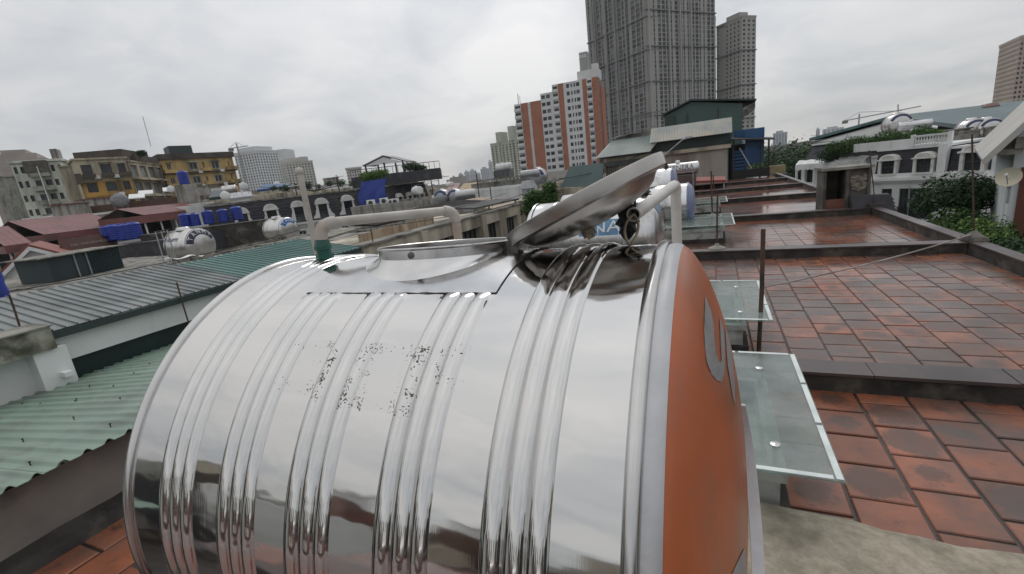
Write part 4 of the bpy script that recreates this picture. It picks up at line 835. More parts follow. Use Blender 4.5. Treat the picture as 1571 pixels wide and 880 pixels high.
for a in (2.45, 6.15, 9.95): mb = MB(); F.box(mb, a-0.16, a+0.16, 0, 2.298, 0.003, 0.10); mb.build('column', m_cream, tr)
# rusty sheets, dark canopies and a barrel between the terraces
rs = thing('rusty_fence', 'row of rust streaked metal sheets on the terrace behind the inlet pipe', 'fence', (-9, 10, 0))
for k in range(7):
    mb = MB(); y = 9.3+0.52*k; mb.box(-8.6+0.02*(k % 2), -8.57+0.02*(k % 2), y, y+0.50, 0.45, 0.88+0.02*(k % 3)); mb.build('panel', mat('rusty_sheet', (0.46, 0.40, 0.31), (0.38, 0.27, 0.17), 1.6, 0.75, stain=(0.13, 0.065, 0.035), sscale=2.6, samt=0.5, streak=True, rand=0.25), rs)
def canopy(label, P, t, m, post=None, name='canopy'):
    """a thin sheet roof on posts"""
    th = thing(name, label, 'canopy', np.mean(P, axis=0)); mb = MB(); mb.prism(P, (0, 0, -t)); mb.build('sheet', m, th)
    for q in post or []: mb = MB(); mb.tube([(q[0], q[1], q[2]), (q[0], q[1], q[3])], 0.04, 6); mb.build('post', m_galv, th)
    return th
canopy('broad dark sheet canopy seen under the inlet pipe', [(-8.9, 10.4, 1.00), (-8.9, 18.0, 0.98), (-10.4, 18.0, 1.14), (-10.4, 10.4, 1.14)], 0.05, mat('sooty_sheet', (0.04, 0.036, 0.035), (0.024, 0.022, 0.022), 1.2, 0.95, spec=0.1), [(-8.95, 10.5, .45, .96), (-8.95, 17.9, .45, .94)])
canopy('pale worn sheet canopy edge left of the rusty fence', [(-9.3, 8.35, 0.88), (-9.3, 10.3, 0.98), (-10.6, 10.3, 1.04), (-10.6, 8.35, 0.94)], 0.05, m_conc, [(-9.35, 8.5, .4, .95)])
canopy('long thin grey canopy above the cream terrace', [(-7.7, 14.3, 0.98), (-7.7, 18.4, 0.93), (-8.8, 18.4, 1.02), (-8.8, 14.3, 1.06)], 0.06, mat('dark_zinc', (.12, .12, .12), (.07, .07, .07), 1.5, .85, spec=.2), [(-7.8, 14.5, .7, .94), (-7.8, 18.2, .7, .9)])
# TANMY tanks on the terraces beyond the grey roof
m_tk = mat('steel_tank_far', (0.64, 0.63, 0.62), (0.55, 0.54, 0.53), 2.5, 0.30, 0.9, stain=(0.30, 0.28, 0.25), sscale=1.8, samt=0.35)
c_ = (hd(255, 375, 21)+hd(330, 372, 21))/2; axT = unit(vec(0.78, -0.35, 0)); C1 = hd(292, 376, 21)
band = (rad(22), rad(170), 0.62, 0.99)
small_tank('water_tank', 'steel tank with navy arc lettering on its domed end, beyond the grey sheet roof', (C1[0], C1[1], C1[2]), unit(vec(0.94, 0.10, 0)), 0.60, 1.05, m_tk, m_tk, band, 'TANMY', 0.35, 2, (0.018, 0.022, 0.055), side_txt=('TANMY', 0.20, -0.15, rad(62), 1.0, unit(vec(0.1, -0.99, 0)), m_navy))
C2 = hd(431, 352, 27)
small_tank('water_tank', 'steel tank with blue arc lettering on its domed end beside the vent pipe', (C2[0], C2[1], C2[2]), unit(vec(0.97, 0.0, 0)), 0.62, 1.15, m_tk, m_tk, (rad(40), rad(150), 0.55, 0.99), 'TANA', 0.35, 2, (0.03, 0.14, 0.42))
def terrace(label, cx, cy, w_, d_, zt, m=None, yaw=0, par=0.35, name='flat_roof_house', group=None, hut=False, z0=-14.0, rm=None):
    """plain flat roofed house: wall box, roof slab set down inside a parapet"""
    t = thing(name, label, 'building', (cx, cy, z0), group); c, s_ = math.cos(yaw), math.sin(yaw); ex, ey = vec(c, s_, 0), vec(-s_, c, 0); O = vec(cx, cy, 0)
    mb = MB(); mb.obox(O, ex, ey, UP, -w_/2, w_/2, -d_/2, d_/2, z0, zt-0.02); mb.build('wall', m or m_plaster, t)
    mb = MB(); q = 0.15
    for a in ((-w_/2-.03, w_/2+.03, -d_/2-.03, -d_/2+q), (-w_/2-.03, w_/2+.03, d_/2-q, d_/2+.03), (-w_/2-.03, -w_/2+q, -d_/2+q, d_/2-q), (w_/2-q, w_/2+.03, -d_/2+q, d_/2-q)): mb.obox(O, ex, ey, UP, *a, zt-0.018, zt+par)
    mb.build('parapet', m or m_plaster, t); mb = MB(); mb.obox(O, ex, ey, UP, -w_/2+q+.002, w_/2-q-.002, -d_/2+q+.002, d_/2-q-.002, zt-0.019, zt+0.03); mb.build('roof_surface', rm or m_conc, t)
    if hut:
        mb = MB(); hx = random.uniform(-.2, .2)*w_; hy = random.uniform(-.2, .2)*d_; mb.obox(O+ex*hx+ey*hy, ex, ey, UP, -1.3, 1.3, -1.6, 1.6, zt+0.031, zt+2.3); mb.build('stair_hut', random.choice((m_white, m_plaster, m_cream)), t)
        mb = MB(); mb.obox(O+ex*hx+ey*hy, ex, ey, UP, -1.5, 1.5, -1.8, 1.8, zt+2.302, zt+2.42); mb.build('hut_roof', random.choice((m_redmetal, m_conc, m_teal)), t)
    return t
terrace('low stained terrace carrying the navy lettered tank', C1[0]+0.6, C1[1]+1.5, 9.5, 8.5, C1[2]-0.98, m_conc, 0, 0.12)
terrace('low stained terrace carrying the blue lettered tank', C2[0]-0.5, C2[1]+1.2, 9.0, 8.0, C2[2]-1.0, m_conc, 0, 0.15)
# dark green sheet shed and its neighbours
sh = thing('sheet_shed', 'dark blue green corrugated sheet shed with plank roof beyond the grey roof', 'shed', hd(130, 430, 34))
A, B = hd(70, 396, 34), hd(183, 385, 36); zb, zt = hd(80, 433, 34)[2], A[2]
m_shed = mat('blue_green_sheet', (0.030, 0.050, 0.058), (0.022, 0.038, 0.044), 0.9, 0.5)
mb = MB(); e = unit(vec(B[0]-A[0], B[1]-A[1], 0)); nn_ = vec(e[1], -e[0], 0); Lw = math.hypot(B[0]-A[0], B[1]-A[1]); A0_ = vec(A[0], A[1], zb)
mb.obox(A0_, e, nn_, UP, 0, Lw, -2.4, 0, 0, zt-zb); mb.build('wall', m_shed, sh)
for k in range(16): mb = MB(); a = Lw*(0.52+0.48*k/16); mb.obox(A0_, e, nn_, UP, a, a+Lw*0.012, 0.002, 0.05, 0.01, zt-zb-0.02); mb.build('rib', m_shed, sh)
for a in (0.335, 0.50): mb = MB(); mb.obox(A0_, e, nn_, UP, Lw*a-0.03, Lw*a+0.03, 0.004, 0.07, 0.0, zt-zb-0.01); mb.build('post', m_galv, sh)
mb = MB(); mb.obox(A0_, e, nn_, UP, -0.5, Lw+0.4, -2.7, 0.35, zt-zb+0.002, zt-zb+0.06); mb.build('roof_sheet', m_conc, sh)
mb = MB(); mb.obox(A0_, e, nn_, UP, Lw*.05, Lw*.55, 0.1, 0.9, -0.25, -0.16); mb.build('gutter_tray', m_white, sh)
terrace('stained flat roof under the dark blue green shed', *(((A+B)/2)[:2]+(-1.5, 1.2)), 13, 9, zb-0.05, m_conc, 0, 0.05)
# red tiled gable house at the left edge
rh = thing('gable_house', 'white gable house with red tiled roof at the left edge', 'building', hd(45, 430, 46))
ap_, el, er = hd(45, 378, 46), hd(8, 430, 46), hd(71, 391, 46.5); e = unit(vec(0.55, 0.84, 0)); bk_ = unit(vec(-0.9, 0.42, 0))
G0 = vec(ap_[0], ap_[1], 0)-e*2.6; G1 = vec(ap_[0], ap_[1], 0)+e*1.75; zl, zr, za = ap_[2]-2.3, ap_[2]-1.0, ap_[2]
mb = MB(); mb.hexa([G0+UP*(zl-14), G1+UP*(zl-14), G1+UP*zr, vec(ap_[0], ap_[1], za), G0+UP*zl][::1], [q+bk_*7 for q in (G0+UP*(zl-14), G1+UP*(zl-14), G1+UP*zr, vec(ap_[0], ap_[1], za), G0+UP*zl)]); mb.build('wall', m_white, rh)
mb = MB(); Q = vec(ap_[0], ap_[1], za+.05)-bk_*0.4; mb.prism([Q, Q+e*1.95-UP*1.12, Q+e*1.95-UP*1.12+bk_*7.8, Q+bk_*7.8], (0, 0, 0.14)); mb.prism([Q, Q-e*2.9-UP*2.58, Q-e*2.9-UP*2.58+bk_*7.8, Q+bk_*7.8], (0, 0, 0.14)); rf = mb.build('roof', mat('red_roof_tile', (0.24, 0.065, 0.045), (0.17, 0.05, 0.04), 1.2, 0.6), rh)
mb = MB()
for k in range(18): d_ = k/18; P0 = Q+UP*0.145-e*2.9*d_-UP*2.58*d_; mb.prism([P0, P0-e*0.06-UP*0.053, P0-e*0.06-UP*0.053+bk_*7.8, P0+bk_*7.8], (0, 0, 0.035))
mb.build('tile_course', MATS['red_roof_tile'], rf)
mb = MB(); mb.prism([Q-bk_*.05-UP*.02, Q-bk_*.05+e*1.98-UP*1.16, Q-bk_*.05+e*1.98-UP*1.42, Q-bk_*.05-UP*.3], bk_*0.1); mb.prism([Q-bk_*.05-UP*.02, Q-bk_*.05-e*2.95-UP*2.64, Q-bk_*.05-e*2.95-UP*2.92, Q-bk_*.05-UP*.3], bk_*0.1); mb.build('verge_board', m_white, rf)
mb = MB(); mb.obox(vec(ap_[0], ap_[1], 0), e, -bk_, UP, 0.0, 1.5, 0.0, 0.03, za-2.45, za-1.75); mb.build('window', m_wglass, rh)
# brown parapet with lettering and red tile slope behind
br = thing('brown_parapet', 'long brown painted parapet wall with pale lettering', 'wall', hd(135, 385, 50))
A, B = hd(92, 366, 50), hd(176, 358, 52.5); zt = (A[2]+B[2])/2; e = unit(vec(B[0]-A[0], B[1]-A[1], 0)); nn_ = vec(e[1], -e[0], 0); Lw = math.hypot(B[0]-A[0], B[1]-A[1])
mb = MB(); mb.obox(vec(A[0], A[1], 0), e, nn_, UP, 0, Lw, -0.3, 0, zt-2.6, zt); mb.build('wall_face', mat('brown_paint', (0.155, 0.085, 0.07), (0.125, 0.07, 0.058), 0.8, 0.7), br)
for wd_, f_ in (('CHO', .20), ('TANG', .38), ('HOANG', .61), ('CAO', .82)):
    me = text_mesh(wd_, 0.27, 0.02); me.materials.append(mat('pale_letters', (0.42, 0.37, 0.33), None, 3, 0.6))
    o = bpy.data.objects.new('lettering', me); COL.objects.link(o); o.parent = br; P0 = vec(A[0], A[1], zt-0.55)+e*Lw*f_+nn_*0.03
    mw_ = Matrix(((e[0], 0, nn_[0], P0[0]), (e[1], 0, nn_[1], P0[1]), (0, 1, 0, P0[2]), (0, 0, 0, 1))); o.matrix_parent_inverse = parent_inv(br); o.matrix_basis = mw_
mb = MB(); mb.prism([vec(A[0], A[1], zt-2.4)+nn_*0.2, vec(B[0], B[1], zt-2.4)+nn_*0.2+e*0.9, vec(B[0], B[1], zt-2.75)+nn_*3+e*1.6, vec(A[0], A[1], zt-2.75)+nn_*3-e*0.8], (0, 0, 0.1)); mb.build('ledge', m_conc, br)
terrace('flat roof below the brown lettered parapet', *((A+B)/2)[:2], 16, 12, zt-2.8, m_plaster, math.atan2(e[1], e[0]), 0.05)
# red sheet metal halls
def shed_roof(label, A, B, run, drop, m, wall_h=3.0, wm_=None, fascia=0.8, back=True):
    """mono or double pitch sheet roof: A-B is the ridge seen from the camera, run/drop toward the camera"""
    A, B = vec(*A), vec(*B); z = (A[2]+B[2])/2; A[2] = B[2] = z; e = unit(B-A); n = vec(e[1], -e[0], 0); Ln = np.linalg.norm(B-A); t = thing('sheet_hall', label, 'building', vec((A[0]+B[0])/2, (A[1]+B[1])/2, -14))
    corrugated(A+n*run-UP*drop, B+n*run-UP*drop, A, 0.5, 0.022, m, 'roof_sheet', t, 'rib', 0.03); corrugated(B-n*run-UP*drop, A-n*run-UP*drop, B, 0.5, 0.022, m, 'roof_sheet', t, 'rib', 0.03)
    mb = MB(); mb.obox(vec(A[0], A[1], 0), e, n, UP, 0, Ln, run-0.12, run-0.02, z-drop-fascia, z-drop-0.05); mb.obox(vec(A[0], A[1], 0), e, n, UP, 0.05, 0.12, -run+.1, run-.1, z-drop-fascia, z-drop-.04); mb.build('fascia', m, t)
    mb = MB(); mb.obox(vec(A[0], A[1], 0), e, n, UP, 0.3, Ln-0.3, -run+0.3, run-0.5, -14, z-drop-wall_h); mb.build('wall', wm_ or m_plaster, t)
    for k in range(int(Ln/2.2)+1): mb = MB(); a = 0.35+(Ln-0.7)*k/max(1, int(Ln/2.2)); mb.obox(vec(A[0], A[1], 0), e, n, UP, a-0.07, a+0.07, run-0.65, run-0.52, z-drop-wall_h+.002, z-drop-0.04); mb.build('post', m_white, t)
    mb = MB(); mb.obox(vec(A[0], A[1], 0), e, n, UP, 0.4, Ln-0.4, -0.1, 0.1, z-drop-wall_h+.002, z-drop*0.4); mb.build('inner_shade', m_dark, t)  # near-black sheet paints the shade inside the open hall
    return t
shed_roof('long red sheet metal roof in front of the pale green apartment block', hd(12, 339, 80), hd(138, 326.5, 84), 5.5, 2.0, m_redmetal, 3.2)
shed_roof('second red sheet roof cut by the left picture edge', hd(-30, 352, 74), hd(12, 345, 74.5), 5.0, 2.0, m_redmetal, 3.0)
shed_roof('dark red sheet roof over a railed terrace under the yellow block', hd(180, 321, 76), hd(298, 309, 84), 3.6, 1.1, m_redmetal, 2.8, m_cream, 1.0)
# blue plastic drums
def drum_mesh():
    mb = MB(); pr = [(0, 0.001), (0, 0.46)]
    for k in range(7): pr += [(0.05+0.17*k, 0.48), (0.09+0.17*k, 0.50), (0.14+0.17*k, 0.50), (0.18+0.17*k, 0.48)]
    pr += [(1.26, 0.42), (1.30, 0.30), (1.30, 0.2), (1.36, 0.2), (1.38, 0.16), (1.38, 0.001)]; mb.lathe(pr, (0, 0, 0), (0, 0, 1), 24); return mb.mesh('drum', m_blueplastic, smooth=True)
dm = drum_mesh()
def drum(u, v, D, label, sc=1.0, lid=True):
    p = hd(u, v, D); o = shared('blue_drum', dm, None, p); o.scale = (sc, sc, sc); tag(o, label, 'drum', 'blue plastic water drums'); return p
DL = ['blue drum first from the left beside the brown parapet', 'blue drum second from the left beside the brown parapet', 'blue drum third from the left beside the brown parapet', 'blue drum fourth from the left beside the brown parapet', 'blue drum fifth from the left beside the brown parapet']
pz = None
for i, (u, v, s_) in enumerate(((163, 362, 0.6), (177, 368, 0.95), (188, 368, 0.98), (199, 367, 1.0), (210, 366, 1.05))): pz = drum(u, v, 52, DL[i], s_*1.05)
terrace('dark slope roofed house under the five blue drums', pz[0]+0.2, pz[1]+1.2, 12, 8, pz[2]-0.28, m_slate, 0.3, 0.1, rm=m_slate)
DL = ['blue drum leftmost of the group above the navy lettered tank', 'blue drum second of the group above the navy lettered tank', 'blue drum with a bright lid in the middle of the group of drums', 'blue drum second from the right in the group by the slate roof', 'blue drum rightmost before the dark awning']
for i, (u, v, s_) in enumerate(((286, 347, .85), (301, 346, .85), (322, 343, .92), (345, 340, .88), (366, 337, .95))): pz = drum(u, v, 50, DL[i], s_)
terrace('dark awning roofed house under the group of blue drums', pz[0]-2.0, pz[1]-1.6, 10, 2.4, pz[2]-0.3, mat('sooty_boards', (.07, .062, .055), (.03, .028, .026), 1.2, .9, stain=(.2, .18, .15), sscale=1.0, samt=.35), 0.80, 0.05, rm=m_slate)
p = drum(284, 282.5, 84, 'blue drum standing high on a white stair tower before the yellow block', 1.45)
tb = terrace('white stair tower carrying the single high blue drum', p[0], p[1], 4.6, 4.2, p[2]-3.0, m_white, 0.5, 0.1); mb = MB(); mb.box(p[0]-1.0, p[0]+1.0, p[1]-1.0, p[1]+1.0, p[2]-2.97, p[2]-0.02); mb.build('drum_plinth', m_plaster, tb)
terrace('white stepped house beside the stair tower', p[0]+5.5, p[1]+2.5, 7, 6, p[2]-3.6, m_white, 0.5, 0.2)
# grey ribbed tank and white awnings below the yellow block
C3 = hd(183, 307, 88); small_tank('water_tank', 'grey lying tank on white blocks in front of the yellow block', C3, unit(vec(0.75, 0.1, 0)+vec(.4, -.5, 0)), 0.95, 1.7, mat('dull_zinc', (0.28, 0.28, 0.29), (0.2, 0.2, 0.21), 3, 0.5, 0.5), None, None, None, 0.5, 2)
terrace('white low house with the grey lying tank on top', C3[0]+0.8, C3[1]+0.8, 7, 6, C3[2]-1.5, m_white, 0.4, 0.05)
for i, (u0, u1, v, D) in enumerate(((197, 222, 303, 90), (212, 235, 297, 96), (250, 268, 292, 96))):
    a, b_ = hd(u0, v+1, D), hd(u1, v-1, D+1.2); n_2 = unit(vec(0.85, -0.5, 0)); canopy(['white sheet awning first below the yellow block', 'white sheet awning second below the yellow block', 'white sheet awning third below the yellow block'][i], [a, b_, b_-n_2*3+UP*.7, a-n_2*3+UP*.7], 0.15, m_white, [(a[0], a[1], a[2]-3, a[2]-.1), (b_[0], b_[1], b_[2]-3, b_[2]-.1)])
terrace('brown brick house below the white awnings', *hd(232, 312, 93)[:2], 12, 8, hd(232, 310, 93)[2], mat('brown_brick', (0.12, 0.07, 0.05), (0.09, 0.055, 0.04), 2, 0.9), 0.55, 0.3)
# ================================================================== mid distance: mansard terraces, apartment blocks, towers
def dormer(parent, O, ex, n, s=1.0, w_=1.5, h_=1.75, mw=None, mg=None, arch=.85, wings=True):
    """white dormer with an arched pediment: O at the sill centre on the wall plane"""
    O = np.asarray(O, float); W_, H_ = w_*s, h_*s; mw = mw or mat('dormer_white', (.68, .67, .64), (.58, .57, .54), 1.2, .75, stain=(.34, .33, .3), sscale=1.5, samt=.2)
    mb = MB(); mb.obox(O, ex, n, UP, -W_/2, -W_/2+0.22*s, -1.4*s, 0.12, 0, H_); mb.obox(O, ex, n, UP, W_/2-0.22*s, W_/2, -1.4*s, 0.12, 0, H_); mb.obox(O, ex, n, UP, -W_/2-0.1*s, W_/2+0.1*s, -1.4*s, 0.22, H_+.002, H_+0.12*s); mb.obox(O, ex, n, UP, -W_/2, W_/2, -1.4*s, 0.16, -0.14*s, -.002)
    R_ = W_/2; K = 12
    prof = [O+ex*R_*math.cos(math.pi*k/K)+UP*(H_+0.122*s+R_*arch*math.sin(math.pi*k/K))-n*1.3*s for k in range(K+1)]; mb.prism(prof, n*1.38*s)
    o = mb.build('dormer', mw, parent)
    mb = MB()
    for q in (0.72, 0.40): mb.tube([O+ex*R_*q*math.cos(math.pi*k/K)+UP*(H_+0.16*s+R_*q*arch*.94*math.sin(math.pi*k/K))+n*0.09 for k in range(K+1)], 0.05*s, 5)
    mb.build('moulding', mw, o)
    for sd in ((-1, 1) if wings else ()):    # scrolled wings
        pr = [O+ex*sd*(W_/2), O+ex*sd*(W_/2+0.55*s), O+ex*sd*(W_/2+0.5*s)+UP*0.3*s, O+ex*sd*(W_/2+0.28*s)+UP*0.5*s, O+ex*sd*(W_/2+0.14*s)+UP*0.8*s, O+ex*sd*(W_/2+0.08*s)+UP*1.1*s, O+ex*sd*(W_/2)+UP*1.1*s]
        mb = MB(); mb.prism([p-n*0.3 for p in pr], n*0.4); mb.build('scroll', mw, o)
    mb = MB(); mb.obox(O, ex, n, UP, -W_/2+0.22*s, W_/2-0.22*s, -0.12, -0.06, 0.002, H_-.002); wd = mb.build('window', mg or m_wglass, o)
    return o
def bars(wd_parent, O, ex, n, w_, h, m, name='window_bar'):
    mb = MB(); mb.obox(O, ex, n, UP, -0.03, 0.03, -0.055, -0.02, 0, h); mb.obox(O, ex, n, UP, -w_/2, w_/2, -0.055, -0.02, h*0.48, h*0.48+0.06)
    for s_ in (-1, 1): mb.obox(O, ex, n, UP, s_*w_/2-0.03, s_*w_/2+0.03, -0.055, -0.02, 0, h)
    mb.build(name, m, wd_parent)
def mansard(label, A, B, zeave, rise, depth, dorm, s=1.0, lower=True, name='mansard_house', lw=None, post=True):
    """row with a steep slate roof: A-B the facade line, left to right"""
    A, B = vec(A[0], A[1], 0), vec(B[0], B[1], 0); e = unit(B-A); n = vec(e[1], -e[0], 0); Ln = np.linalg.norm(B-A); t = thing(name, label, 'building', ((A+B)/2)[:2].tolist()+[-14])
    F = Facade(A+UP*-14, e, Ln, zeave+14); mb = MB()
    k = max(2, int(Ln/1.6)); cols = evenly(k, Ln, 0.5); ops = F.wall(mb, cols, [(14+zeave-2.3, 14+zeave-0.75)], 0.2); Fs = facades(A, B, depth, -14, zeave); plain(mb, Fs, (1, 2, 3)); mb.build('wall', lw or m_white, t); windows(F, ops, t, m_wglass, m_wframe, 0.2, 1)
    mb = MB(); F.box(mb, -0.15, Ln+0.15, F.h+0.002, F.h+0.22, -depth, 0.35); F.box(mb, -0.1, Ln+0.1, F.h-0.3, F.h-.002, .003, 0.15); mb.build('cornice', lw or m_white, t)
    z0 = zeave+0.222; bt = rise*0.32; courses = max(5, int(rise/0.34))
    mb = MB(); mb.hexa([A+n*-0.1+UP*z0, B+n*-0.1+UP*z0, B-n*(depth-.1)+UP*z0, A-n*(depth-.1)+UP*z0], [A+n*(-0.1-bt)+UP*(z0+rise), B+n*(-0.1-bt)+UP*(z0+rise), B-n*(depth-.1-bt)+UP*(z0+rise), A-n*(depth-.1-bt)+UP*(z0+rise)]); rf = mb.build('roof', m_slate, t)
    for c in range(courses):
        q = c/courses; mb = MB(); mb.obox(A, e, n, UP, 0.02, Ln-0.02, -0.1-bt*q-0.05, -0.1-bt*q+0.05, z0+rise*q+0.005, z0+rise*(q+0.55/courses)); mb.build('slate_course', m_slate, rf)
    mb = MB(); mb.obox(A, e, n, UP, -0.05, Ln+.05, -depth+.05, -bt+0.05, z0+rise+.002, z0+rise+0.18); mb.build('coping', m_conc if post else m_white, rf)
    for a in dorm: dormer(t, A+e*a+n*-0.25+UP*(z0+0.12), e, n, s)
    return t, A, e, n, Ln, z0+rise+0.18
# long slate row from the lane to the pavilion
pL, pR = hd(316, 330, 58), hd(556, 322, 60); zE = -0.85
tm, A, e, n, Ln, zr = mansard('long slate mansard row with white arched dormers behind the vent pipe', pL, pR, zE, 2.9, 11, [], 0.95)
for u, v in ((373, 335), (418, 330), (460, 327), (497, 324), (536, 319)):
    # find where the sight line meets the facade plane
    r = ray(u, v); tt = ((A-CAM)@n)/(r@n); p = CAM+r*tt; a = (p-A)@e; dormer(tm, A+e*a-n*0.25+UP*(zE+0.35), e, n, 0.95)
pL2, pR2 = hd(592, 318, 66), hd(662, 308, 72)
tm2, A2, e2, n2, Ln2, zr2 = mansard('slate mansard row with narrow dormers below the rooftop pavilion', pL2, pR2, -0.9, 3.0, 11, [], 0.9)
for u, v in ((617, 312), (632, 310), (650, 306)):
    r = ray(u, v); tt = ((A2-CAM)@n2)/(r@n2); p = CAM+r*tt; a = (p-A2)@e2; dormer(tm2, A2+e2*a-n2*0.25+UP*(-0.9+0.35), e2, n2, 0.72)
mb = MB(); q0, q1 = hd(553, 279, 56.5), hd(592, 273, 57.5); P_ = []
for j in range(9):
    f = j/8; P_.append([q0*(1-i/10)+q1*(i/10)+vec(0.3*math.sin(i*.9+j)*0.3, 0.3*math.cos(i*.7+j*.8)*0.3-0.9*math.sin(f*1.5), -(2.75+0.35*math.sin(i*1.3))*f) for i in range(11)])
mb.grid(P_); mb.grid([[tuple(np.array(p)+vec(0.03, 0.06, 0)) for p in r] for r in P_]); tag(mb.build('blue_tarpaulin', mat('blue_tarp', (0.012, 0.035, 0.26), (0.01, 0.028, 0.2), 2, 0.5), smooth=True), 'blue tarpaulin hung over the slate roof between two dormers', 'tarpaulin')
for i, (u, v) in enumerate(((569, 311), (589, 308), (600, 310), (606, 309))):
    p = hd(u, v, 55); a_ = thing('air_conditioner', ['white air conditioner box under the blue tarpaulin', 'white air conditioner box right of the blue tarpaulin', 'white air conditioner box third along the ledge', 'white air conditioner box fourth along the ledge'][i], 'air conditioner', p, 'air conditioners on the ledge'); mb = MB(); mb.obox(p, e, n, UP, -0.45, 0.45, -0.2, 0.2, -0.35, 0.35); mb.build('casing', m_white, a_); mb = MB(); mb.lathe([(0, 0.26), (0.03, 0.24), (0.03, 0.05), (0.04, 0.001)], p-e*0.1+n*0.202, n, 14); mb.build('fan_grille', m_frame, a_)
# pavilion on the roof terrace
pc = hd(612, 262, 70); pv = thing('roof_pavilion', 'grey gabled pavilion with roof garden on top of the slate row', 'pavilion', pc); e = unit(vec(0.85, 0.5, 0)); n = vec(e[1], -e[0], 0)
zt, zr_ = hd(610, 250, 70)[2], hd(606, 238.5, 70)[2]; zf = hd(620, 264, 70)[2]; Lp_ = 3.0
mb = MB(); R0, R1 = vec(pc[0], pc[1], zr_)-e*1.7+n*1.6, vec(pc[0], pc[1], zr_)-e*0.6-n*2.6
for s_ in (-1, 1): mb.prism([R0, R1, R1+e*s_*Lp_-UP*(zr_-zt), R0+e*s_*Lp_-UP*(zr_-zt)], (0, 0, 0.14))
mb.build('roof', mat('pavilion_roof', (0.13, 0.13, 0.14), (0.1, 0.1, 0.11), 1, 0.5), pv)
mb = MB(); mb.prism([R0-n*.1-UP*.1, R0-n*.1-e*2.7-UP*(zr_-zt), R0-n*.1+e*2.7-UP*(zr_-zt)], -n*0.1); mb.build('gable', m_white, pv)
for sx in (-2.6, 0, 2.6):
    for q in (R0, R1): mb = MB(); c_ = q+e*sx; mb.box(c_[0]-.09, c_[0]+.09, c_[1]-.09, c_[1]+.09, zf, zt+0.2); mb.build('post', m_frame, pv)
mb = MB(); mb.obox(vec(pc[0], pc[1], 0), e, n, UP, -6.4, 6.0, -3.8, 2.4, zf-1.5, zf); mb.build('deck', m_slate, pv)
mb = MB(); mb.obox(vec(pc[0], pc[1], 0), e, n, UP, -6.4, 6.0, 2.3, 2.36, zf+0.9, zf+0.98)
for k in range(18): mb.obox(vec(pc[0], pc[1], 0), e, n, UP, -6.4+12.4*k/17-.03, -6.4+12.4*k/17+.03, 2.3, 2.36, zf+.002, zf+0.9)
mb.build('railing', m_frame, pv)
mb = MB(); f0 = hd(645, 272, 70)
for k in range(4): mb.obox(f0, e, n, UP, -1.5+k, -1.44+k, 0, 0.06, -1.6, 2.0)
for k in range(7): mb.obox(f0, e, n, UP, -1.5, 1.56, 0, 0.06, -1.6+0.6*k, -1.54+0.6*k)
mb.build('scaffold', m_galv, pv)
m_leaf = leafmat('leaf_mid', (0.075, 0.135, 0.045), (0.048, 0.090, 0.032)); m_leaf2 = leafmat('leaf_fresh', (0.125, 0.20, 0.052), (0.075, 0.135, 0.04)); m_leafd = leafmat('leaf_dark', (0.048, 0.086, 0.038), (0.030, 0.058, 0.028))
def shrub(label, cs, rs, nleaf, size, m, name='shrub', seed=3, group=None, cat='plant'):
    cs = [np.asarray(c, float) for c in cs]; b_ = np.mean(cs, axis=0)-UP*max(rs); t = thing(name, label, cat, b_, group); o = bpy.data.objects.new('foliage', leaf_cloud(cs, [(r, r, r*.75) for r in rs], nleaf, size, seed)); o.data.materials.append(m); COL.objects.link(o); o.parent = t; o.matrix_parent_inverse = parent_inv(t)
    mb = MB()
    for c in cs: mb.tube([b_, (b_+c)/2+vec(0.05, 0, 0.1), c], [0.06, 0.04, 0.015], 5)
    mb.build('stem', MATS['bark'], t); return t
mat('bark', (0.09, 0.07, 0.055), (0.05, 0.04, 0.03), 6, 0.9)
shrub('green creeper mound left of the pavilion above the blue tarpaulin', [hd(560+6*k, 271-1.2*k, 62) for k in range(6)], [.8, .9, .7, .9, .7, .6], 4200, 0.10, m_leaf2, seed=4)
shrub('dark potted plants crowding the pavilion deck', [hd(625+5*k, 255+0.5*k, 69) for k in range(6)], [.8, .6, .9, .7, .6, .5], 3600, 0.10, m_leafd, seed=5)
shrub('plants trailing along the slate row roof by the vent pipe', [hd(420+17*k, 288-1.1*k+2*math.sin(k*2), 62) for k in range(8)], [0.45, 0.6, 0.35, 0.7, 0.4, 0.5, 0.65, 0.4], 2600, 0.09, m_leafd, seed=6)
# two round tanks and a heater right of the pavilion
m_cap2 = mat('steel_end', (0.42, 0.43, 0.46), (0.36, 0.37, 0.4), 3, 0.4, 0.7)
for i, (u, v) in enumerate(((679, 301), (699, 300))): small_tank('water_tank', ['steel tank with navy arc, left of the pair by the slate gable', 'steel tank with navy arc, right of the pair by the slate gable'][i], hd(u, v, 44), unit(vec(0.30, -0.95, 0)), 0.62, 1.5, m_tk, m_cap2, (rad(15), rad(165), 0.62, 0.99), None, 0.35, 2, (0.03, 0.05, 0.16))
p = hd(714, 296, 43); wh = small_tank('solar_water_heater', 'white solar heater drum on a frame beside the pair of tanks', p, unit(vec(0.9, 0.42, 0)), 0.33, 1.7, m_white, None, None, None, 1.2, 0)
mb = MB(); mb.obox(p-UP*0.35, unit(vec(0.9, .42, 0)), unit(vec(0.42, -0.9, 0)), UP, -0.9, 0.9, -0.2, 1.0, -1.15, 0.02); mb.build('collector', mat('dark_tubes', (0.05, 0.05, 0.055), (0.1, 0.1, 0.1), 6, 0.3), wh)
terrace('grey terrace under the pair of navy arc tanks', *hd(695, 312, 45)[:2], 8, 6, hd(695, 311, 44)[2]-0.3, m_plaster, 0.3, 0.2)
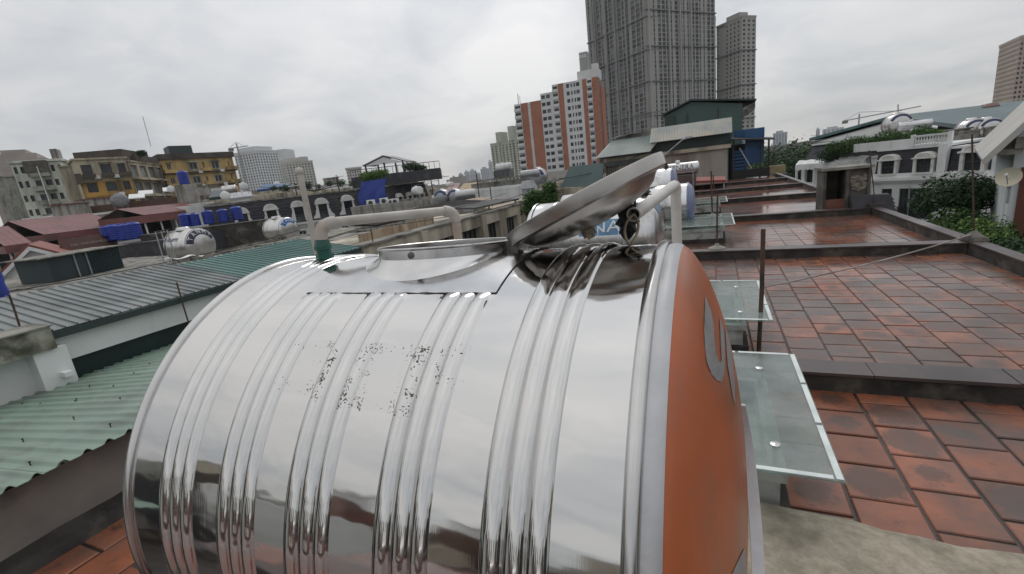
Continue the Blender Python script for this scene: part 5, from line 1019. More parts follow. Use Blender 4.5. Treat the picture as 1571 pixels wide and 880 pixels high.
# ---- cluttered low roofs in the middle
terrace('pale walled house with flat roof behind the pair of tanks', *hd(745, 305, 50)[:2], 9, 7, hd(745, 292, 50)[2], m_white, 0.1, 0.2)
hh = terrace('house with dark window strip and white piers left of the small tree', *hd(785, 292, 62)[:2], 9, 6, hd(785, 274, 62)[2]-0.2, m_plaster, 0.12, 0.1)
e, n = vec(math.cos(.12), math.sin(.12), 0), vec(math.sin(.12), -math.cos(.12), 0); cc = hd(785, 292, 62); zt = hd(785, 274, 62)[2]-0.3
mb = MB(); mb.obox(vec(cc[0], cc[1], 0)+n*3.0, e, n, UP, -3.9, 4.2, 0.003, 0.05, zt-2.1, zt-0.4); mb.build('window_strip', m_wglass, hh)
for k in range(5): mb = MB(); mb.obox(vec(cc[0], cc[1], 0)+n*3.0, e, n, UP, -3.9+1.9*k, -3.35+1.9*k, 0.052, 0.16, zt-2.1, zt-0.4); mb.build('pier', m_white, hh)
mb = MB(); mb.obox(vec(cc[0], cc[1], 0)+n*3.0, e, n, UP, -4.6, 4.6, -0.4, 0.7, zt+0.45, zt+0.6); mb.build('eave', m_conc, hh)
canopy('low red sheet roof in front of the dark window strip', [hd(735, 316, 46), hd(803, 309, 46), hd(798, 303, 52), hd(760, 304, 52)], 0.12, mat('faded_red', (0.27, 0.10, 0.08), (0.2, 0.08, 0.065), 1, 0.6))
canopy('orange brown roof slope at the far end of the slate row', [hd(700, 294, 75), hd(727, 293, 75), hd(732, 279, 84), hd(712, 281, 84)], 0.2, mat('ochre_tile', (0.36, 0.27, 0.17), (0.28, 0.2, 0.12), 1, 0.8))
canopy('dull red roof slope left of the orange brown slope', [hd(684, 293, 80), hd(702, 293, 78), hd(706, 280, 86), hd(690, 281, 88)], 0.2, m_redmetal)
du = thing('vent_stack', 'grey sheet duct with elbow beside the small tree', 'duct', hd(812, 300, 40)); p = hd(812, 300, 40); mb = MB(); mb.box(p[0]-.45, p[0]+.45, p[1]-.45, p[1]+.45, p[2]-3, p[2]+0.65); mb.build('shaft', m_galv, du); mb = MB(); mb.hexa([p+vec(-.6, -.6, .652), p+vec(.6, -.6, .652), p+vec(.6, .6, .652), p+vec(-.6, .6, .652)], [p+vec(-.4, -.4, 1.3), p+vec(.4, -.4, 1.3), p+vec(.4, .4, 1.3), p+vec(-.4, .4, 1.3)]); mb.build('hood', m_galv, du); q = hd(806, 267, 40); mb = MB(); mb.tube([q-vec(.4, 0, 0), q+vec(1.2, .3, 0)], 0.33, 14); mb.build('elbow', m_galv, du, smooth=True)
terrace('low grey house under the grey duct', p[0], p[1]+1, 6, 6, p[2]-1.6, m_plaster, 0, 0.2)
small_tank('water_tank', 'round end of a steel tank with navy arc right of the duct', hd(826, 270, 43), unit(vec(0.15, -1, 0)), 0.72, 1.6, m_tk, m_cap2, (rad(10), rad(170), 0.62, 0.99), None, 0.5, 2, (0.03, 0.05, 0.16))
wh = small_tank('solar_water_heater', 'white solar heater drum in front of the pale twin tower', hd(773, 255.5, 60), unit(vec(1, 0.12, 0)), 0.48, 1.9, m_white, None, None, None, 1.0, 0); p = hd(773, 256, 60)
mb = MB(); mb.obox(p-UP*0.45, (1, 0, 0), (0, -1, 0), UP, -1.0, 1.2, -0.2, 1.2, -1.0, 0.05); mb.build('collector', MATS['dark_tubes'], wh)
p = hd(853, 312, 34); t_ = hd(852, 272, 34); pl_ = thing('utility_pole', 'grey concrete pole rising from the small tree', 'pole', (p[0], p[1], -6)); mb = MB(); mb.tube([(p[0], p[1], -6), (p[0], p[1], t_[2])], [0.17, 0.13], 10); mb.build('shaft', m_plaster, pl_, smooth=True); mb = MB(); mb.box(p[0]-.35, p[0]+.35, p[1]-.05, p[1]+.05, t_[2]-.2, t_[2]-.08); mb.build('crossarm', m_galv, pl_)
tree('leafy_tree', 'small bright leafy tree in front of the pole left of the open lid', (*hd(834, 335, 20)[:2], -1.4), hd(836, 277, 20)[2], 1.05, 14000, 0.055, m_leaf, seed=9, clumps=16)
# slanted teal screen wall left of the shed
sc = thing('teal_screen', 'slanted grey green sheet screen below the brick and white tower', 'screen', (-9, 33.5, 0)); P = [on(u, v, 1, 33.0) for u, v in ((860, 287), (874, 255), (926, 250), (923, 285))]
mb = MB(); mb.prism(P, (0, 0.25, 0)); mb.build('sheet', mat('grey_green_panel', (0.16, 0.22, 0.22), (0.13, 0.185, 0.185), 0.7, 0.5), sc); mb = MB(); mb.prism([on(850, 290, 1, 33), on(930, 284, 1, 33), on(930, 300, 1, 33), on(850, 306, 1, 33)], (0, .4, 0)); mb.build('base', m_cream, sc)

# ================================================================== the shed complex that closes the row
sh = thing('beige_shed', 'beige plastered shed with dark green fascia and ribbed canopy closing the row', 'building', (-2, 36, -14)); Y = 34.25
mb = MB(); mb.box(-7.2, 0.85, Y, Y+4, -14, 2.25); mb.build('wall', mat('beige_plaster', (0.36, 0.335, 0.29), (0.29, 0.27, 0.235), 0.6, 0.9, stain=(0.17, 0.14, 0.11), sscale=0.8, samt=0.5, streak=True), sh)
mb = MB(); mb.box(-7.3, 1.05, Y-0.22, Y-.003, 2.06, 2.30); mb.build('string_course', m_cream, sh)
mb = MB(); mb.box(-3.95, 1.05, Y+0.05, Y+3.9, 2.302, 3.15); mb.build('fascia', m_darkgreen, sh)
corrugated((-3.95, Y-0.85, 2.98), (1.1, Y-0.85, 2.98), (-3.95, Y+0.2, 3.95), 0.17, 0.03, mat('weathered_pale_sheet', (0.42, 0.43, 0.40), (0.30, 0.32, 0.30), 0.8, 0.5, stain=(0.45, 0.40, 0.32), sscale=1.2, samt=0.5), 'canopy_sheet', sh, 'trap', 0.02)
mb = MB(); mb.box(-7.6, -3.98, Y-0.2, Y+3, 1.75, 2.45); mb.build('fascia', mat('grey_fascia', (0.11, 0.12, 0.115), None, 1, 0.6), sh)
corrugated((-7.7, Y-0.9, 2.42), (-3.97, Y-0.9, 2.42), (-6.9, Y+1.1, 3.55), 0.17, 0.03, mat('greenish_pale_sheet', (0.30, 0.33, 0.30), (0.20, 0.25, 0.24), 0.6, 0.5), 'canopy_sheet', sh, 'trap', 0.02)
mb = MB(); mb.box(-6.6, -3.98, Y+1.3, Y+3.4, 3.4, 3.85); mb.prism([(-7.1, Y+1.0, 3.62), (-3.9, Y+1.0, 4.05), (-3.9, Y+3.6, 4.25), (-7.1, Y+3.6, 3.82)], (0, 0, .08)); mb.build('upper_canopy', m_plaster, sh)
for k in range(9): mb = MB(); mb.box(-7.5+0.14*k, -7.46+0.14*k, Y-.12, Y-.08, 0.9, 1.74); mb.build('window_bar', m_frame, sh)
ug = thing('green_upper_hall', 'dark green sheet hall with sloping roof above the ribbed canopy', 'building', (-1, 42, -14))
q = [on(u, v, 1, 40) for u, v in ((1021, 200), (1021, 177), (1060, 156), (1139, 158), (1141, 202))]; zb = -14
mb = MB(); mb.prism([vec(q[0][0], 40, zb), vec(q[0][0], 40, q[1][2]), q[2], q[3], vec(q[4][0], 40, zb)], (0, 6, 0)); mb.build('wall', mat('green_cladding', (0.055, 0.10, 0.09), (0.045, 0.085, 0.077), 0.5, 0.5), ug)
mb = MB(); a, b_, c_ = q[1]+vec(-.25, -.3, .0), q[2]+vec(0, -.3, 0.06), q[3]+vec(0.9, -.3, 0.03)
mb.prism([a, b_, b_+vec(0, 0, .12), a+vec(0, 0, .12)], (0, 6.6, 0)); mb.prism([b_, c_, c_+vec(0, 0, .12), b_+vec(0, 0, .12)], (0, 6.6, 0)); mb.build('roof', m_darkgreen, ug)
mb = MB(); mb.box(q[0][0]-.05, q[0][0]+0.75, 39.9, 39.997, 3.4, q[1][2]-0.1); mb.build('dark_door', m_darkgreen, ug)
mb = MB(); mb.prism([q[3]+vec(0.02, 0, -.35), q[3]+vec(0.85, 0, -.02), q[3]+vec(0.85, 0, -.5), q[3]+vec(0.02, 0, -.95)], (0, 3, 0)); mb.build('side_awning', m_conc, ug)
for x in (q[2][0]-.3, q[2][0]+1.9): mb = MB(); mb.box(x-.04, x+.04, 39.9, 39.997, 3.4, 5.0); mb.build('seam', m_darkgreen, ug)
# blue and black lean-to at the row's end
lt = thing('blue_lean_to', 'open lean-to with black frame and blue sheets right of the beige shed', 'shed', (2.1, 35, 0)); x0, x1 = 1.1, 3.25; m_bsheet = mat('blue_sheet', (0.02, 0.085, 0.20), (0.015, 0.06, 0.15), 1.5, 0.5)
for x, zt in ((1.2, 2.6), (2.75, 2.35), (3.22, 2.3)): mb = MB(); mb.box(x-.05, x+.05, Y-.1, Y, -0.2, zt); mb.build('post', m_black, lt)
mb = MB(); mb.prism([(1.05, Y-.5, 2.50), (3.5, Y-.5, 2.22), (3.5, Y+1.5, 2.35), (1.05, Y+1.5, 2.63)], (0, 0, .09)); mb.build('roof', m_black, lt)
mb = MB(); mb.box(1.9, 3.0, Y+0.4, Y+0.46, 0.9, 3.05); mb.build('blue_panel', m_bsheet, lt); mb = MB(); mb.box(1.25, 3.05, Y+0.9, Y+.96, 2.55, 3.1); mb.build('blue_panel', m_bsheet, lt)
mb = MB(); mb.box(1.0, 2.0, Y+0.5, Y+3, -14, 2.2); mb.build('room_shade', m_dark, lt)  # solid near-black block stands in for the shade inside the lean-to
for k in range(6): mb = MB(); mb.box(1.15, 1.95, Y+.38, Y+.46, 0.55+.22*k, 0.70+.22*k); mb.build('slat', m_bsheet, lt)
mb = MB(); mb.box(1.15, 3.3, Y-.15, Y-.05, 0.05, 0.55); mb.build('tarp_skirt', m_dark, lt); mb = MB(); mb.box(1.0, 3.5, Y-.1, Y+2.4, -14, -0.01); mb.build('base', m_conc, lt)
mb = MB(); mb.tube([(1.55, Y-.12, 1.95), (2.25, Y-.12, 0.6)], 0.04, 6); mb.build('brace', m_galv, lt)
cr_ = thing('cluttered_ledge', 'yellowish crates and grey slate edge at the end of the roofs', 'crate', hd(1190, 262, 36)); p = hd(1192, 262, 36); mb = MB(); mb.box(p[0]-.5, p[0]+.5, p[1], p[1]+.8, p[2]-.4, p[2]+.35); mb.build('crate', mat('straw_crate', (0.36, 0.29, 0.16), (0.28, 0.22, 0.12), 4, 0.9), cr_); p = hd(1195, 275, 35); mb = MB(); mb.prism([p+vec(-.9, 0, .35), p+vec(0.5, 0, .35), p+vec(1.1, 0, -.9), p+vec(-.9, 0, -.9)], (0, 1.5, 0)); mb.build('slate_edge', m_slate, cr_)
rb = canopy('red painted beam and white sheet behind the far parapets', [(-2.6, 27.0, 0.62), (0.6, 27.0, 0.42), (0.6, 29.4, 0.5), (-2.6, 29.4, 0.7)], 0.12, mat('red_beam', (0.24, 0.04, 0.03), (0.16, 0.035, 0.03), 2, 0.6), [(-2.5, 27.1, 0, .6), (0.5, 27.1, 0, .4)])
# antenna arm on the canopy behind the lid tip
a0, a1, a2 = on(1020, 237, 1, 30), on(1047, 214, 1, 30), on(1058, 210, 1, 30); mb = MB(); mb.tube([vec(a0[0]-.3, 30, a0[2]-1.2), a0, a1, a2], 0.04, 6); mb.obox(a2, (1, 0, 0.1), (0, 1, 0), UP, -0.25, 0.15, -0.05, 0.05, -0.06, 0.05)
tag(mb.build('lamp_arm', m_galv), 'thin grey arm with lamp head sticking up behind the lid tip', 'lamp')
# ================================================================== apartment blocks and towers
def to_z(u, v, z): r = ray(u, v); t = (z-CAM[2])/r[2]; return CAM+r*t
# ---- pale green apartment block, far left
def pale_block():
    D = 150; m_pg = mat('pale_green_render', (0.62, 0.65, 0.56), (0.53, 0.56, 0.49), 0.25, 0.9, stain=(0.13, 0.125, 0.11), sscale=0.25, samt=0.28, streak=True)
    zt = hd(15, 251, D)[2]; A, B = hd(15, 251, D), hd(92, 246, D-2); t = thing('apartment_block', 'pale green apartment block with stacked balconies at the far left', 'building', (*((A+B)/2)[:2], -14))
    F = facades(A, B, 14, -14, zt); f = F[0]; mb = MB(); h = f.h; st = 3.1; nrow = 6
    rows = [(h-st*(j+1)+0.9, h-st*(j+1)+2.3) for j in range(nrow)][::-1]; wd_ = f.w; cols = [(wd_*.03, wd_*.10), (wd_*.16, wd_*.24), (wd_*.36, wd_*.52), (wd_*.56, wd_*.70), (wd_*.76, wd_*.84), (wd_*.91, wd_*.97)]
    ops = f.wall(mb, cols, rows, 0.5); l = F[3]; ol = l.wall(mb, evenly(3, l.w, 0.25), rows, 0.3); plain(mb, F, (1, 2)); roof_cap(mb, F, 0.4, 0.5); mb.build('wall', m_pg, t)
    windows(f, ops, t, m_wglass, None, 0.5); windows(l, ol, t, m_wglass, None, 0.3)
    for j in range(nrow):
        z = h-st*(j+1); mb = MB(); f.box(mb, wd_*.31, wd_*.74, z-0.1, z+0.12, 0.003, 1.5); f.box(mb, wd_*.31, wd_*.74, z+0.122, z+0.95, 1.38, 1.5); b_ = mb.build('balcony', mat('grey_render', (0.36, 0.37, 0.33), (0.26, 0.26, 0.23), 0.6, 0.9, stain=(0.1, 0.1, 0.09), sscale=0.6, samt=0.5), t)
    mb = MB(); f.box(mb, wd_*.535, wd_*.555, 2, h-1, 0.003, 1.62); mb.build('drain_pipe', m_white, t)
    mb = MB(); f.box(mb, wd_*.28, wd_*.74, h-2.4, h+.2, 0.1, 1.5); mb.build('dark_top_cage', mat('sooty_cage', (0.07, 0.065, 0.06), (0.13, 0.12, 0.1), 1.2, 0.9), t)
    mb = MB(); f.box(mb, wd_*.86, wd_*1.0, h+0.5, h+2.6, -3, 0.2); mb.build('roof_cabin', m_plaster, t)
    A, B = hd(93, 262, D+8), hd(106, 290, D+4); A, B = hd(94, 262, D+8), hd(108, 262, D+22); u_ = thing('apartment_block', 'narrow grimy block squeezed behind the pale green one', 'building', (*A[:2], -14)); F2 = facades(A, B, 12, -14, hd(94, 266, D+8)[2]); mb = MB(); o2 = F2[0].wall(mb, evenly(4, F2[0].w, .5), storeys(8, F2[0].h, .5), 0.3); plain(mb, F2, (1, 2, 3)); roof_cap(mb, F2, .2, .3); mb.build('wall', m_plaster, u_); windows(F2[0], o2, u_, m_wglass2, None, .3, join=True)
    c = hd(28, 243, 190); v_ = thing('apartment_block', 'pinkish stepped building top rising over the pale green block', 'building', (*c[:2], -14)); zt2 = hd(28, 232, 190)[2]
    for q, (w_, z0, z1) in enumerate(((13, -14, zt2-2.6), (9, zt2-2.59, zt2-1), (5, zt2-.99, zt2+.1))): mb = MB(); mb.obox(vec(c[0], c[1], 0), unit(vec(.5, .85, 0)), unit(vec(.85, -.5, 0)), UP, -w_/2, w_/2, -8, 5-q, z0, z1); mb.build('tier', mat('pinkish_render', (0.40, 0.35, 0.32), (0.32, 0.28, 0.26), .3, .9), v_)
pale_block()
# ---- yellow block with grimy wings
m_yel = mat('ochre_render', (0.50, 0.30, 0.085), (0.42, 0.235, 0.06), 0.3, 0.9, stain=(0.12, 0.085, 0.05), sscale=0.35, samt=0.45, streak=True)
m_yel2 = mat('cream_yellow_render', (0.52, 0.38, 0.17), (0.44, 0.31, 0.13), 0.3, 0.9, stain=(0.10, 0.075, 0.05), sscale=0.4, samt=0.5, streak=True)
m_crt = mat('grubby_cream', (0.47, 0.42, 0.31), (0.38, 0.33, 0.24), 0.35, 0.9, stain=(0.12, 0.1, 0.075), sscale=0.4, samt=0.5, streak=True)
m_grime = mat('sooty_concrete', (0.10, 0.085, 0.07), (0.055, 0.048, 0.042), 0.5, 0.95)
m_boards = mat('grey_boards', (0.27, 0.28, 0.29), (0.18, 0.19, 0.2), 0.5, 0.7, rand=0.4)
def yellow_block():
    D = 125; A, B = hd(111, 245, D), hd(189, 233, D+1); zt = hd(111, 246, D)[2]; t = thing('apartment_block', 'ochre and cream apartment block with dark square windows, left end unit', 'building', (*((A+B)/2)[:2], -14))
    F = facades(A, B, 12, -14, zt); f = F[0]; h, w_ = f.h, f.w; mb = MB(); st = 3.55; rows = [(h-st*(j+1)+0.8, h-st*(j+1)+2.6) for j in range(4)][::-1]
    cols = [(w_*.10, w_*.30), (w_*.46, w_*.67), (w_*.80, w_*.95)]; hs = h-st*1.18
    # cream upper storey over ochre below
    lo = Facade(f.O, f.ex, w_, hs); ol = lo.wall(mb, cols, rows[:-1], 0.45); plain(mb, F, (2,)); mb.build('wall', m_yel, t)
    mb = MB(); up_ = Facade(f.O+UP*hs, f.ex, w_, h-hs); ou = up_.wall(mb, cols, [(rows[-1][0]-hs, rows[-1][1]-hs)], 0.45); roof_cap(mb, F, 0.3, 0.35)
    r_ = F[1]; orr = r_.wall(mb, evenly(3, r_.w, .4), rows, .3); plain(mb, F, (3,)); mb.build('wall', m_crt, t)
    windows(lo, ol, t, mat('dark_green_glass', (0.025, 0.04, 0.04), (0.018, 0.025, 0.028), .5, .2, rand=.5), m_frame, .45, 1); windows(up_, ou, t, m_wglass, m_frame, .45, 1); windows(r_, orr, t, m_boards, None, .3)
    for j in range(4): mb = MB(); f.box(mb, 0, w_, h-st*(j+1)-.12, h-st*(j+1)+.1, .003, .28); mb.build('sill_band', m_crt if j < 1 else m_yel, t)
    for a, j in ((.08, 0), (.44, 0), (.78, 0), (.78, 2)): mb = MB(); f.box(mb, w_*a, w_*(a+.24), h-st*(j+1)+.05, h-st*(j+1)+.8, .29, 1.1); mb.build('cage_balcony', m_grime, t)
    mb = MB(); f.box(mb, -.5, .4, h-4.6, h-2.6, .1, 1.2); mb.build('side_cage', m_grime, t); mb = MB(); f.box(mb, w_*.34, w_*.40, h+.36, h+1.1, -2, -1); mb.build('roof_box', m_grime, t)
    # grey boarded middle unit
    A2, B2 = hd(191, 234, D+1.5), hd(243, 238, D+16); A2 = B+F[1].ex*0.3+vec(.2, .2, 0); zt2 = zt-.6; t2 = thing('apartment_block', 'grimy middle unit of the yellow block with boarded balconies', 'building', (*((A2+B2)/2)[:2], -14)); F2 = facades(A2, B2, 12, -14, zt2); f = F2[0]; h, w_ = f.h, f.w
    mb = MB(); rows = [(h-st*(j+1)+.5, h-st*(j+1)+2.9) for j in range(4)][::-1]; cols = evenly(4, w_, .72); op = f.wall(mb, cols, rows, .4); plain(mb, F2, (1, 2, 3)); roof_cap(mb, F2, .2, .3); mb.build('wall', m_crt, t2); windows(f, op, t2, m_boards, m_frame, .4, 2)
    for j in range(4): mb = MB(); f.box(mb, 0, w_, h-st*(j+1)-.2, h-st*(j+1)+.15, .003, 1.0); mb.build('balcony', m_crt, t2)
    mb = MB(); f.box(mb, 0.2, w_*.75, h+.31, h+2.6, -9, -.6); mb.build('dark_roof_store', m_grime, t2); mb = MB(); f.box(mb, w_*.2, w_*.9, h+.31, h+1.6, -.28, .3); mb.build('dark_roof_store', m_grime, t2)
    # right yellow wing
    A3, B3 = hd(245, 242, D+15), hd(357, 244, D+19); zt3 = hd(300, 243, D+17)[2]; t3 = thing('apartment_block', 'yellow wing with white framed windows and stained slabs, right end unit', 'building', (*((A3+B3)/2)[:2], -14)); F3 = facades(A3, B3, 12, -14, zt3); f = F3[0]; h, w_ = f.h, f.w
    mb = MB(); st = 3.35; rows = [(h-st*(j+1)+.75, h-st*(j+1)+2.35) for j in range(4)][::-1]; cols = [(w_*.06, w_*.11), (w_*.36, w_*.46), (w_*.54, w_*.565), (w_*.67, w_*.77), (w_*.91, w_*.93)]; op = f.wall(mb, cols, rows, .35); plain(mb, F3, (1, 2, 3)); mb.build('wall', m_yel2, t3); windows(f, op, t3, m_wglass, m_wframe, .35, 1)
    for a0, a1, z0, z1, i, j in op:
        if i in (1, 3): mb = MB(); f.box(mb, a0-.35, a0-.003, z0-.35, z1+.35, .003, .12); f.box(mb, a1+.003, a1+.35, z0-.35, z1+.35, .003, .12); f.box(mb, a0, a1, z1+.003, z1+.35, .003, .12); f.box(mb, a0, a1, z0-.35, z0-.003, .003, .12); mb.build('surround', m_crt, t3)
    for j in range(4):
        mb = MB(); f.box(mb, -.3, w_+.3, h-st*(j+1)-.15, h-st*(j+1)+.1, .003, .7); mb.build('slab', m_grime, t3)
        for a0, a1 in ((.50, .63), (.86, 1.02), (.0, .17)): mb = MB(); f.box(mb, w_*a0, w_*a1, h-st*(j+1)+.102, h-st*(j+1)+.95, .3, 1.4); mb.build('balcony', m_yel2, t3)
    mb = MB(); f.box(mb, -.5, w_+.4, h+.002, h+1.3, -12.3, .6); mb.build('roof_edge', m_grime, t3); mb = MB(); f.box(mb, w_*.16, w_*.47, h+1.302, h+3.3, -6, -1); mb.build('green_hut', m_darkgreen, t3)
    ga = random.Random(3)
    for tt, ff, oo in ((t, lo, ol), (t, up_, ou), (t3, f, op)):
        for a0, a1, z0, z1, i, j in oo:
            if ga.random() < .6: mb = MB(); ff.box(mb, a1-.1, a1+.8, z0-1.0, z0-.35, .3, .75); mb.build('air_conditioner', m_white, tt)
            if ga.random() < .5: mb = MB(); ff.box(mb, a0-.2, a1+.2, z1+.1, z1+.25, .3, .9); mb.build('awning', m_grime if ga.random() < .5 else m_galv, tt)
    mb = MB(); p = hd(232, 226, D); mb.tube([(p[0], p[1], zt+2), (p[0]+.2, p[1], zt+8)], .06, 5); tag(mb.build('antenna_mast', m_galv), 'thin antenna mast over the yellow block', 'antenna')
    shrub('small bush growing on the grimy roof of the yellow block', [hd(216, 234.5, D+6), hd(219, 233.5, D+6)], [.8, .6], 400, .25, m_leafd, seed=8)
yellow_block()
# ---- generic tower with fine windows
def tower(label, A, B, depth, zt, m, nst, cols, frac=.5, crown=None, rec=.4, mg=None, side=None, fins=None, group=None, fr=.5, bands=None, left=None):
    t = thing('tower_block', label, 'building', (*((np.array(A)+np.array(B))/2)[:2], -14), group); F = facades(A, B, depth, -14, zt); f = F[0]; mb = MB(); R_ = storeys(nst, f.h, fr, 2, 1)
    o1 = f.wall(mb, cols if isinstance(cols, list) else evenly(cols, f.w, frac), R_, rec); s_ = side if side is not None else max(2, int(cols*depth/f.w) if not isinstance(cols, list) else 3)
    o2 = F[1].wall(mb, s_ if isinstance(s_, list) else evenly(s_, F[1].w, frac), R_, rec); l_ = left if left is not None else s_; o3 = F[3].wall(mb, l_ if isinstance(l_, list) else evenly(l_, F[3].w, frac), R_, rec); plain(mb, F, (2,)); roof_cap(mb, F, .2, 1.0); mb.build('wall', m, t)
    for fc, o_ in ((f, o1), (F[1], o2), (F[3], o3)): windows(fc, o_, t, mg or m_wglass2, None, rec, join=True)
    if fins:
        for a in fins: mb = MB(); f.box(mb, f.w*a-.5, f.w*a+.5, 0, f.h+.8, .003, 1.2); mb.build('fin', m, t)
    if bands:
        for fc in (f, F[1], F[3]):
            for z in bands: mb = MB(); fc.box(mb, -.3, fc.w+.3, fc.h-z-.6, fc.h-z, .003, .9); mb.build('ledge_band', mat('dark_ledge', (0.2, 0.2, 0.2), None, 1, .9), t)
    for c in crown or []: mb = MB(); f.box(mb, f.w*c[0], f.w*c[1], f.h+1.002, f.h+c[2], -depth*c[4], -depth*c[3]); mb.build('crown', c[5] if len(c) > 5 else m, t)
    return t, F
m_hz = lambda nm, c: mat(nm, c, tuple(x*.88 for x in c), .05, .9)  # far wall tones with the distance haze mixed into the colour
# brick and white tower
def brick_tower():
    D = 215; zc = hd(916, 117, D)[2]; C = hd(916, 117, D); Lf = to_z(842, 131, zc); e = unit(vec(C[0]-Lf[0], C[1]-Lf[1], 0)); n = vec(e[1], -e[0], 0); w_ = math.hypot(C[0]-Lf[0], C[1]-Lf[1]); m_br = mat('brick_red', (0.36, 0.15, 0.095), (0.30, 0.12, 0.075), .2, .9); m_tw = mat('tower_white', (0.60, 0.60, 0.60), (0.52, 0.52, 0.525), .2, .8)
    t = thing('tower_block', 'brick red and white striped apartment tower left of the high grey towers', 'building', (C[0], C[1], -14)); O = vec(C[0], C[1], -14); H = zc+14; st = 3.1; ns = int(H/st)
    w_ *= .70
    # strips along the front from the corner leftwards: (from, to, kind)
    strips = [(0, .16, 'brick'), (.16, .31, 'balc'), (.31, .44, 'brick'), (.44, .50, 'white'), (.50, .94, 'wins'), (.94, 1.0, 'white'), (1.0, 1.16, 'brick'), (1.16, 1.34, 'balc'), (1.34, 1.40, 'white'), (1.40, 1.72, 'wins2'), (1.72, 2.06, 'brick'), (2.06, 2.14, 'dots'), (2.14, 2.36, 'brick'), (2.36, 2.58, 'balc')]
    for a0, a1, kd in strips:
        hh = H if a1 <= 1.36 else (H-2.8 if a1 <= 1.75 else H-5.4); W0, W1 = -w_*a1, -w_*a0; Fz = Facade(O+e*W0, e, W1-W0, hh); mb = MB(); rows = [(hh-st*(j+1)+.7, hh-st*(j+1)+2.3) for j in range(ns-3)][::-1]; dpt = 16
        cols = {'brick': [], 'white': [], 'wins': [(.06, .26), (.36, .46), (.56, .66), (.72, .95)], 'wins2': [(.08, .44), (.54, .92)], 'balc': [(.08, .92)], 'dots': [(.2, .8)]}[kd]; ww = W1-W0
        op = Fz.wall(mb, [(c0*ww, c1*ww) for c0, c1 in cols], rows, .5); mb.quad(Fz.P(0, hh), Fz.P(ww, hh), Fz.P(ww, hh, -dpt), Fz.P(0, hh, -dpt)); mb.quad(Fz.P(0, 0), Fz.P(0, hh), Fz.P(0, hh, -dpt), Fz.P(0, 0, -dpt)); mb.quad(Fz.P(ww, 0), Fz.P(ww, hh), Fz.P(ww, hh, -dpt), Fz.P(ww, 0, -dpt)); mb.build('strip', m_br if kd == 'brick' else m_tw, t)
        if kd == 'dots': windows(Fz, op, t, m_tw, None, .5, join=True, name='vent'); 
        elif op: windows(Fz, op, t, m_wglass2, None, .5, join=True)
        if kd == 'balc':
            mb = MB()
            for z0, z1 in rows: Fz.box(mb, 0.1, ww-.1, z0-.9, z0+.35, .003, .9)
            stuff(mb.build('balcony', m_tw, t))
        if kd == 'dots':
            mb = MB()
            for z0, z1 in rows: Fz.box(mb, 0.1, ww-.1, z0, z0+1.2, .003, .4)
            stuff(mb.build('vent_box', m_tw, t))
    # right flank
    Fr = Facade(O, -n, 16, H); mb = MB(); rows = [(H-st*(j+1)+.7, H-st*(j+1)+2.3) for j in range(ns-3)][::-1]; op = Fr.wall(mb, [(1.0, 2.6), (3.6, 5.2), (7, 8.2), (11, 12.2)], rows, .4); mb.build('flank', m_tw, t); windows(Fr, op, t, m_wglass2, None, .4, join=True); mb = MB(); Fr.box(mb, 6, 16, 0, H-3, .02, .4); mb.build('strip', m_br, t)
    f0 = Facade(O-e*w_, e, w_, H); mb = MB(); f0.box(mb, w_*.35, w_*.98, H+.002, H+4.5, -14, -6); mb.build('roof_house', m_tw, t); mb = MB(); f0.box(mb, w_*.42, w_*.66, H+4.502, H+12.5, -13, -8); mb.build('lift_tower', mat('grey_render2', (.33, .33, .32), None, .3, .9), t); mb = MB(); [f0.box(mb, w_*(.44+.07*k), w_*(.475+.07*k), H+10.2, H+11.4, -7.99, -7.8) for k in range(3)]; mb.build('lift_window', m_white, t)
    mb = MB(); f0.box(mb, w_*.82, w_*1.0, H+.002, H+6, -6, -3); mb.build('end_panel', m_tw, t)
    mb = MB(); f0.box(mb, w_*-1.5, w_*-1.48, H-5.4, H-.5, -3, -2.8); f0.box(mb, w_*-1.44, w_*-1.43, H-5.4, H-1.5, -3, -2.8); mb.build('mast', m_galv, t)
brick_tower()
# high grey towers
m_gt = mat('grey_tower', (0.27, 0.265, 0.25), (0.21, 0.205, 0.20), .03, .9, stain=(0.20, 0.20, 0.20), sscale=.06, samt=.5, streak=True); m_gt2 = mat('pale_grey_tower', (0.36, 0.355, 0.33), (0.30, 0.295, 0.28), .03, .9)
D = 330; zt = hd(900, -40, D)[2]
A, M1, B = hd(899, 20, D+40), hd(990, 15, D), hd(1097, 40, D+45)
def grp(w_, spec): return [(w_*a, w_*b_) for a, b_ in spec]
wl = math.hypot(*(M1-A)[:2]); wr_ = math.hypot(*(B-M1)[:2])
cl = []; 
for k, a in enumerate(np.linspace(.04, .93, 13)): cl.append((a, a+(.058 if k % 3 else .026)))
cl2 = [(a, a+(.044 if k % 4 in (1, 2) else .02)) for k, a in enumerate(np.linspace(.09, .93, 15))]
tower('high grey tower slab, left wing facing left, cut by the top edge', A, M1, 30, zt, m_gt, 46, grp(wl, cl), crown=[(.1, .6, 8, .2, .8)], bands=[30+k*19 for k in range(7)], fins=(.16, .36, .52, .70), fr=.84)
tower('high grey tower slab, right wing with yellow trimmed top', M1+vec(.5, .3, 0), B, 30, zt-14, m_gt2, 43, grp(wr_, cl2), crown=[(.74, .92, 5, .0, .5, mat('yellow_trim', (.55, .36, .06), None, 1, .8))], bands=[12+k*21 for k in range(7)], fins=(.02, .30, .46, .62), fr=.84)
A, B = hd(1099, 42, D+60), hd(1138, 25, D+45); zt = hd(1122, 32, D+50)[2]; wq = math.hypot(*(B-A)[:2])
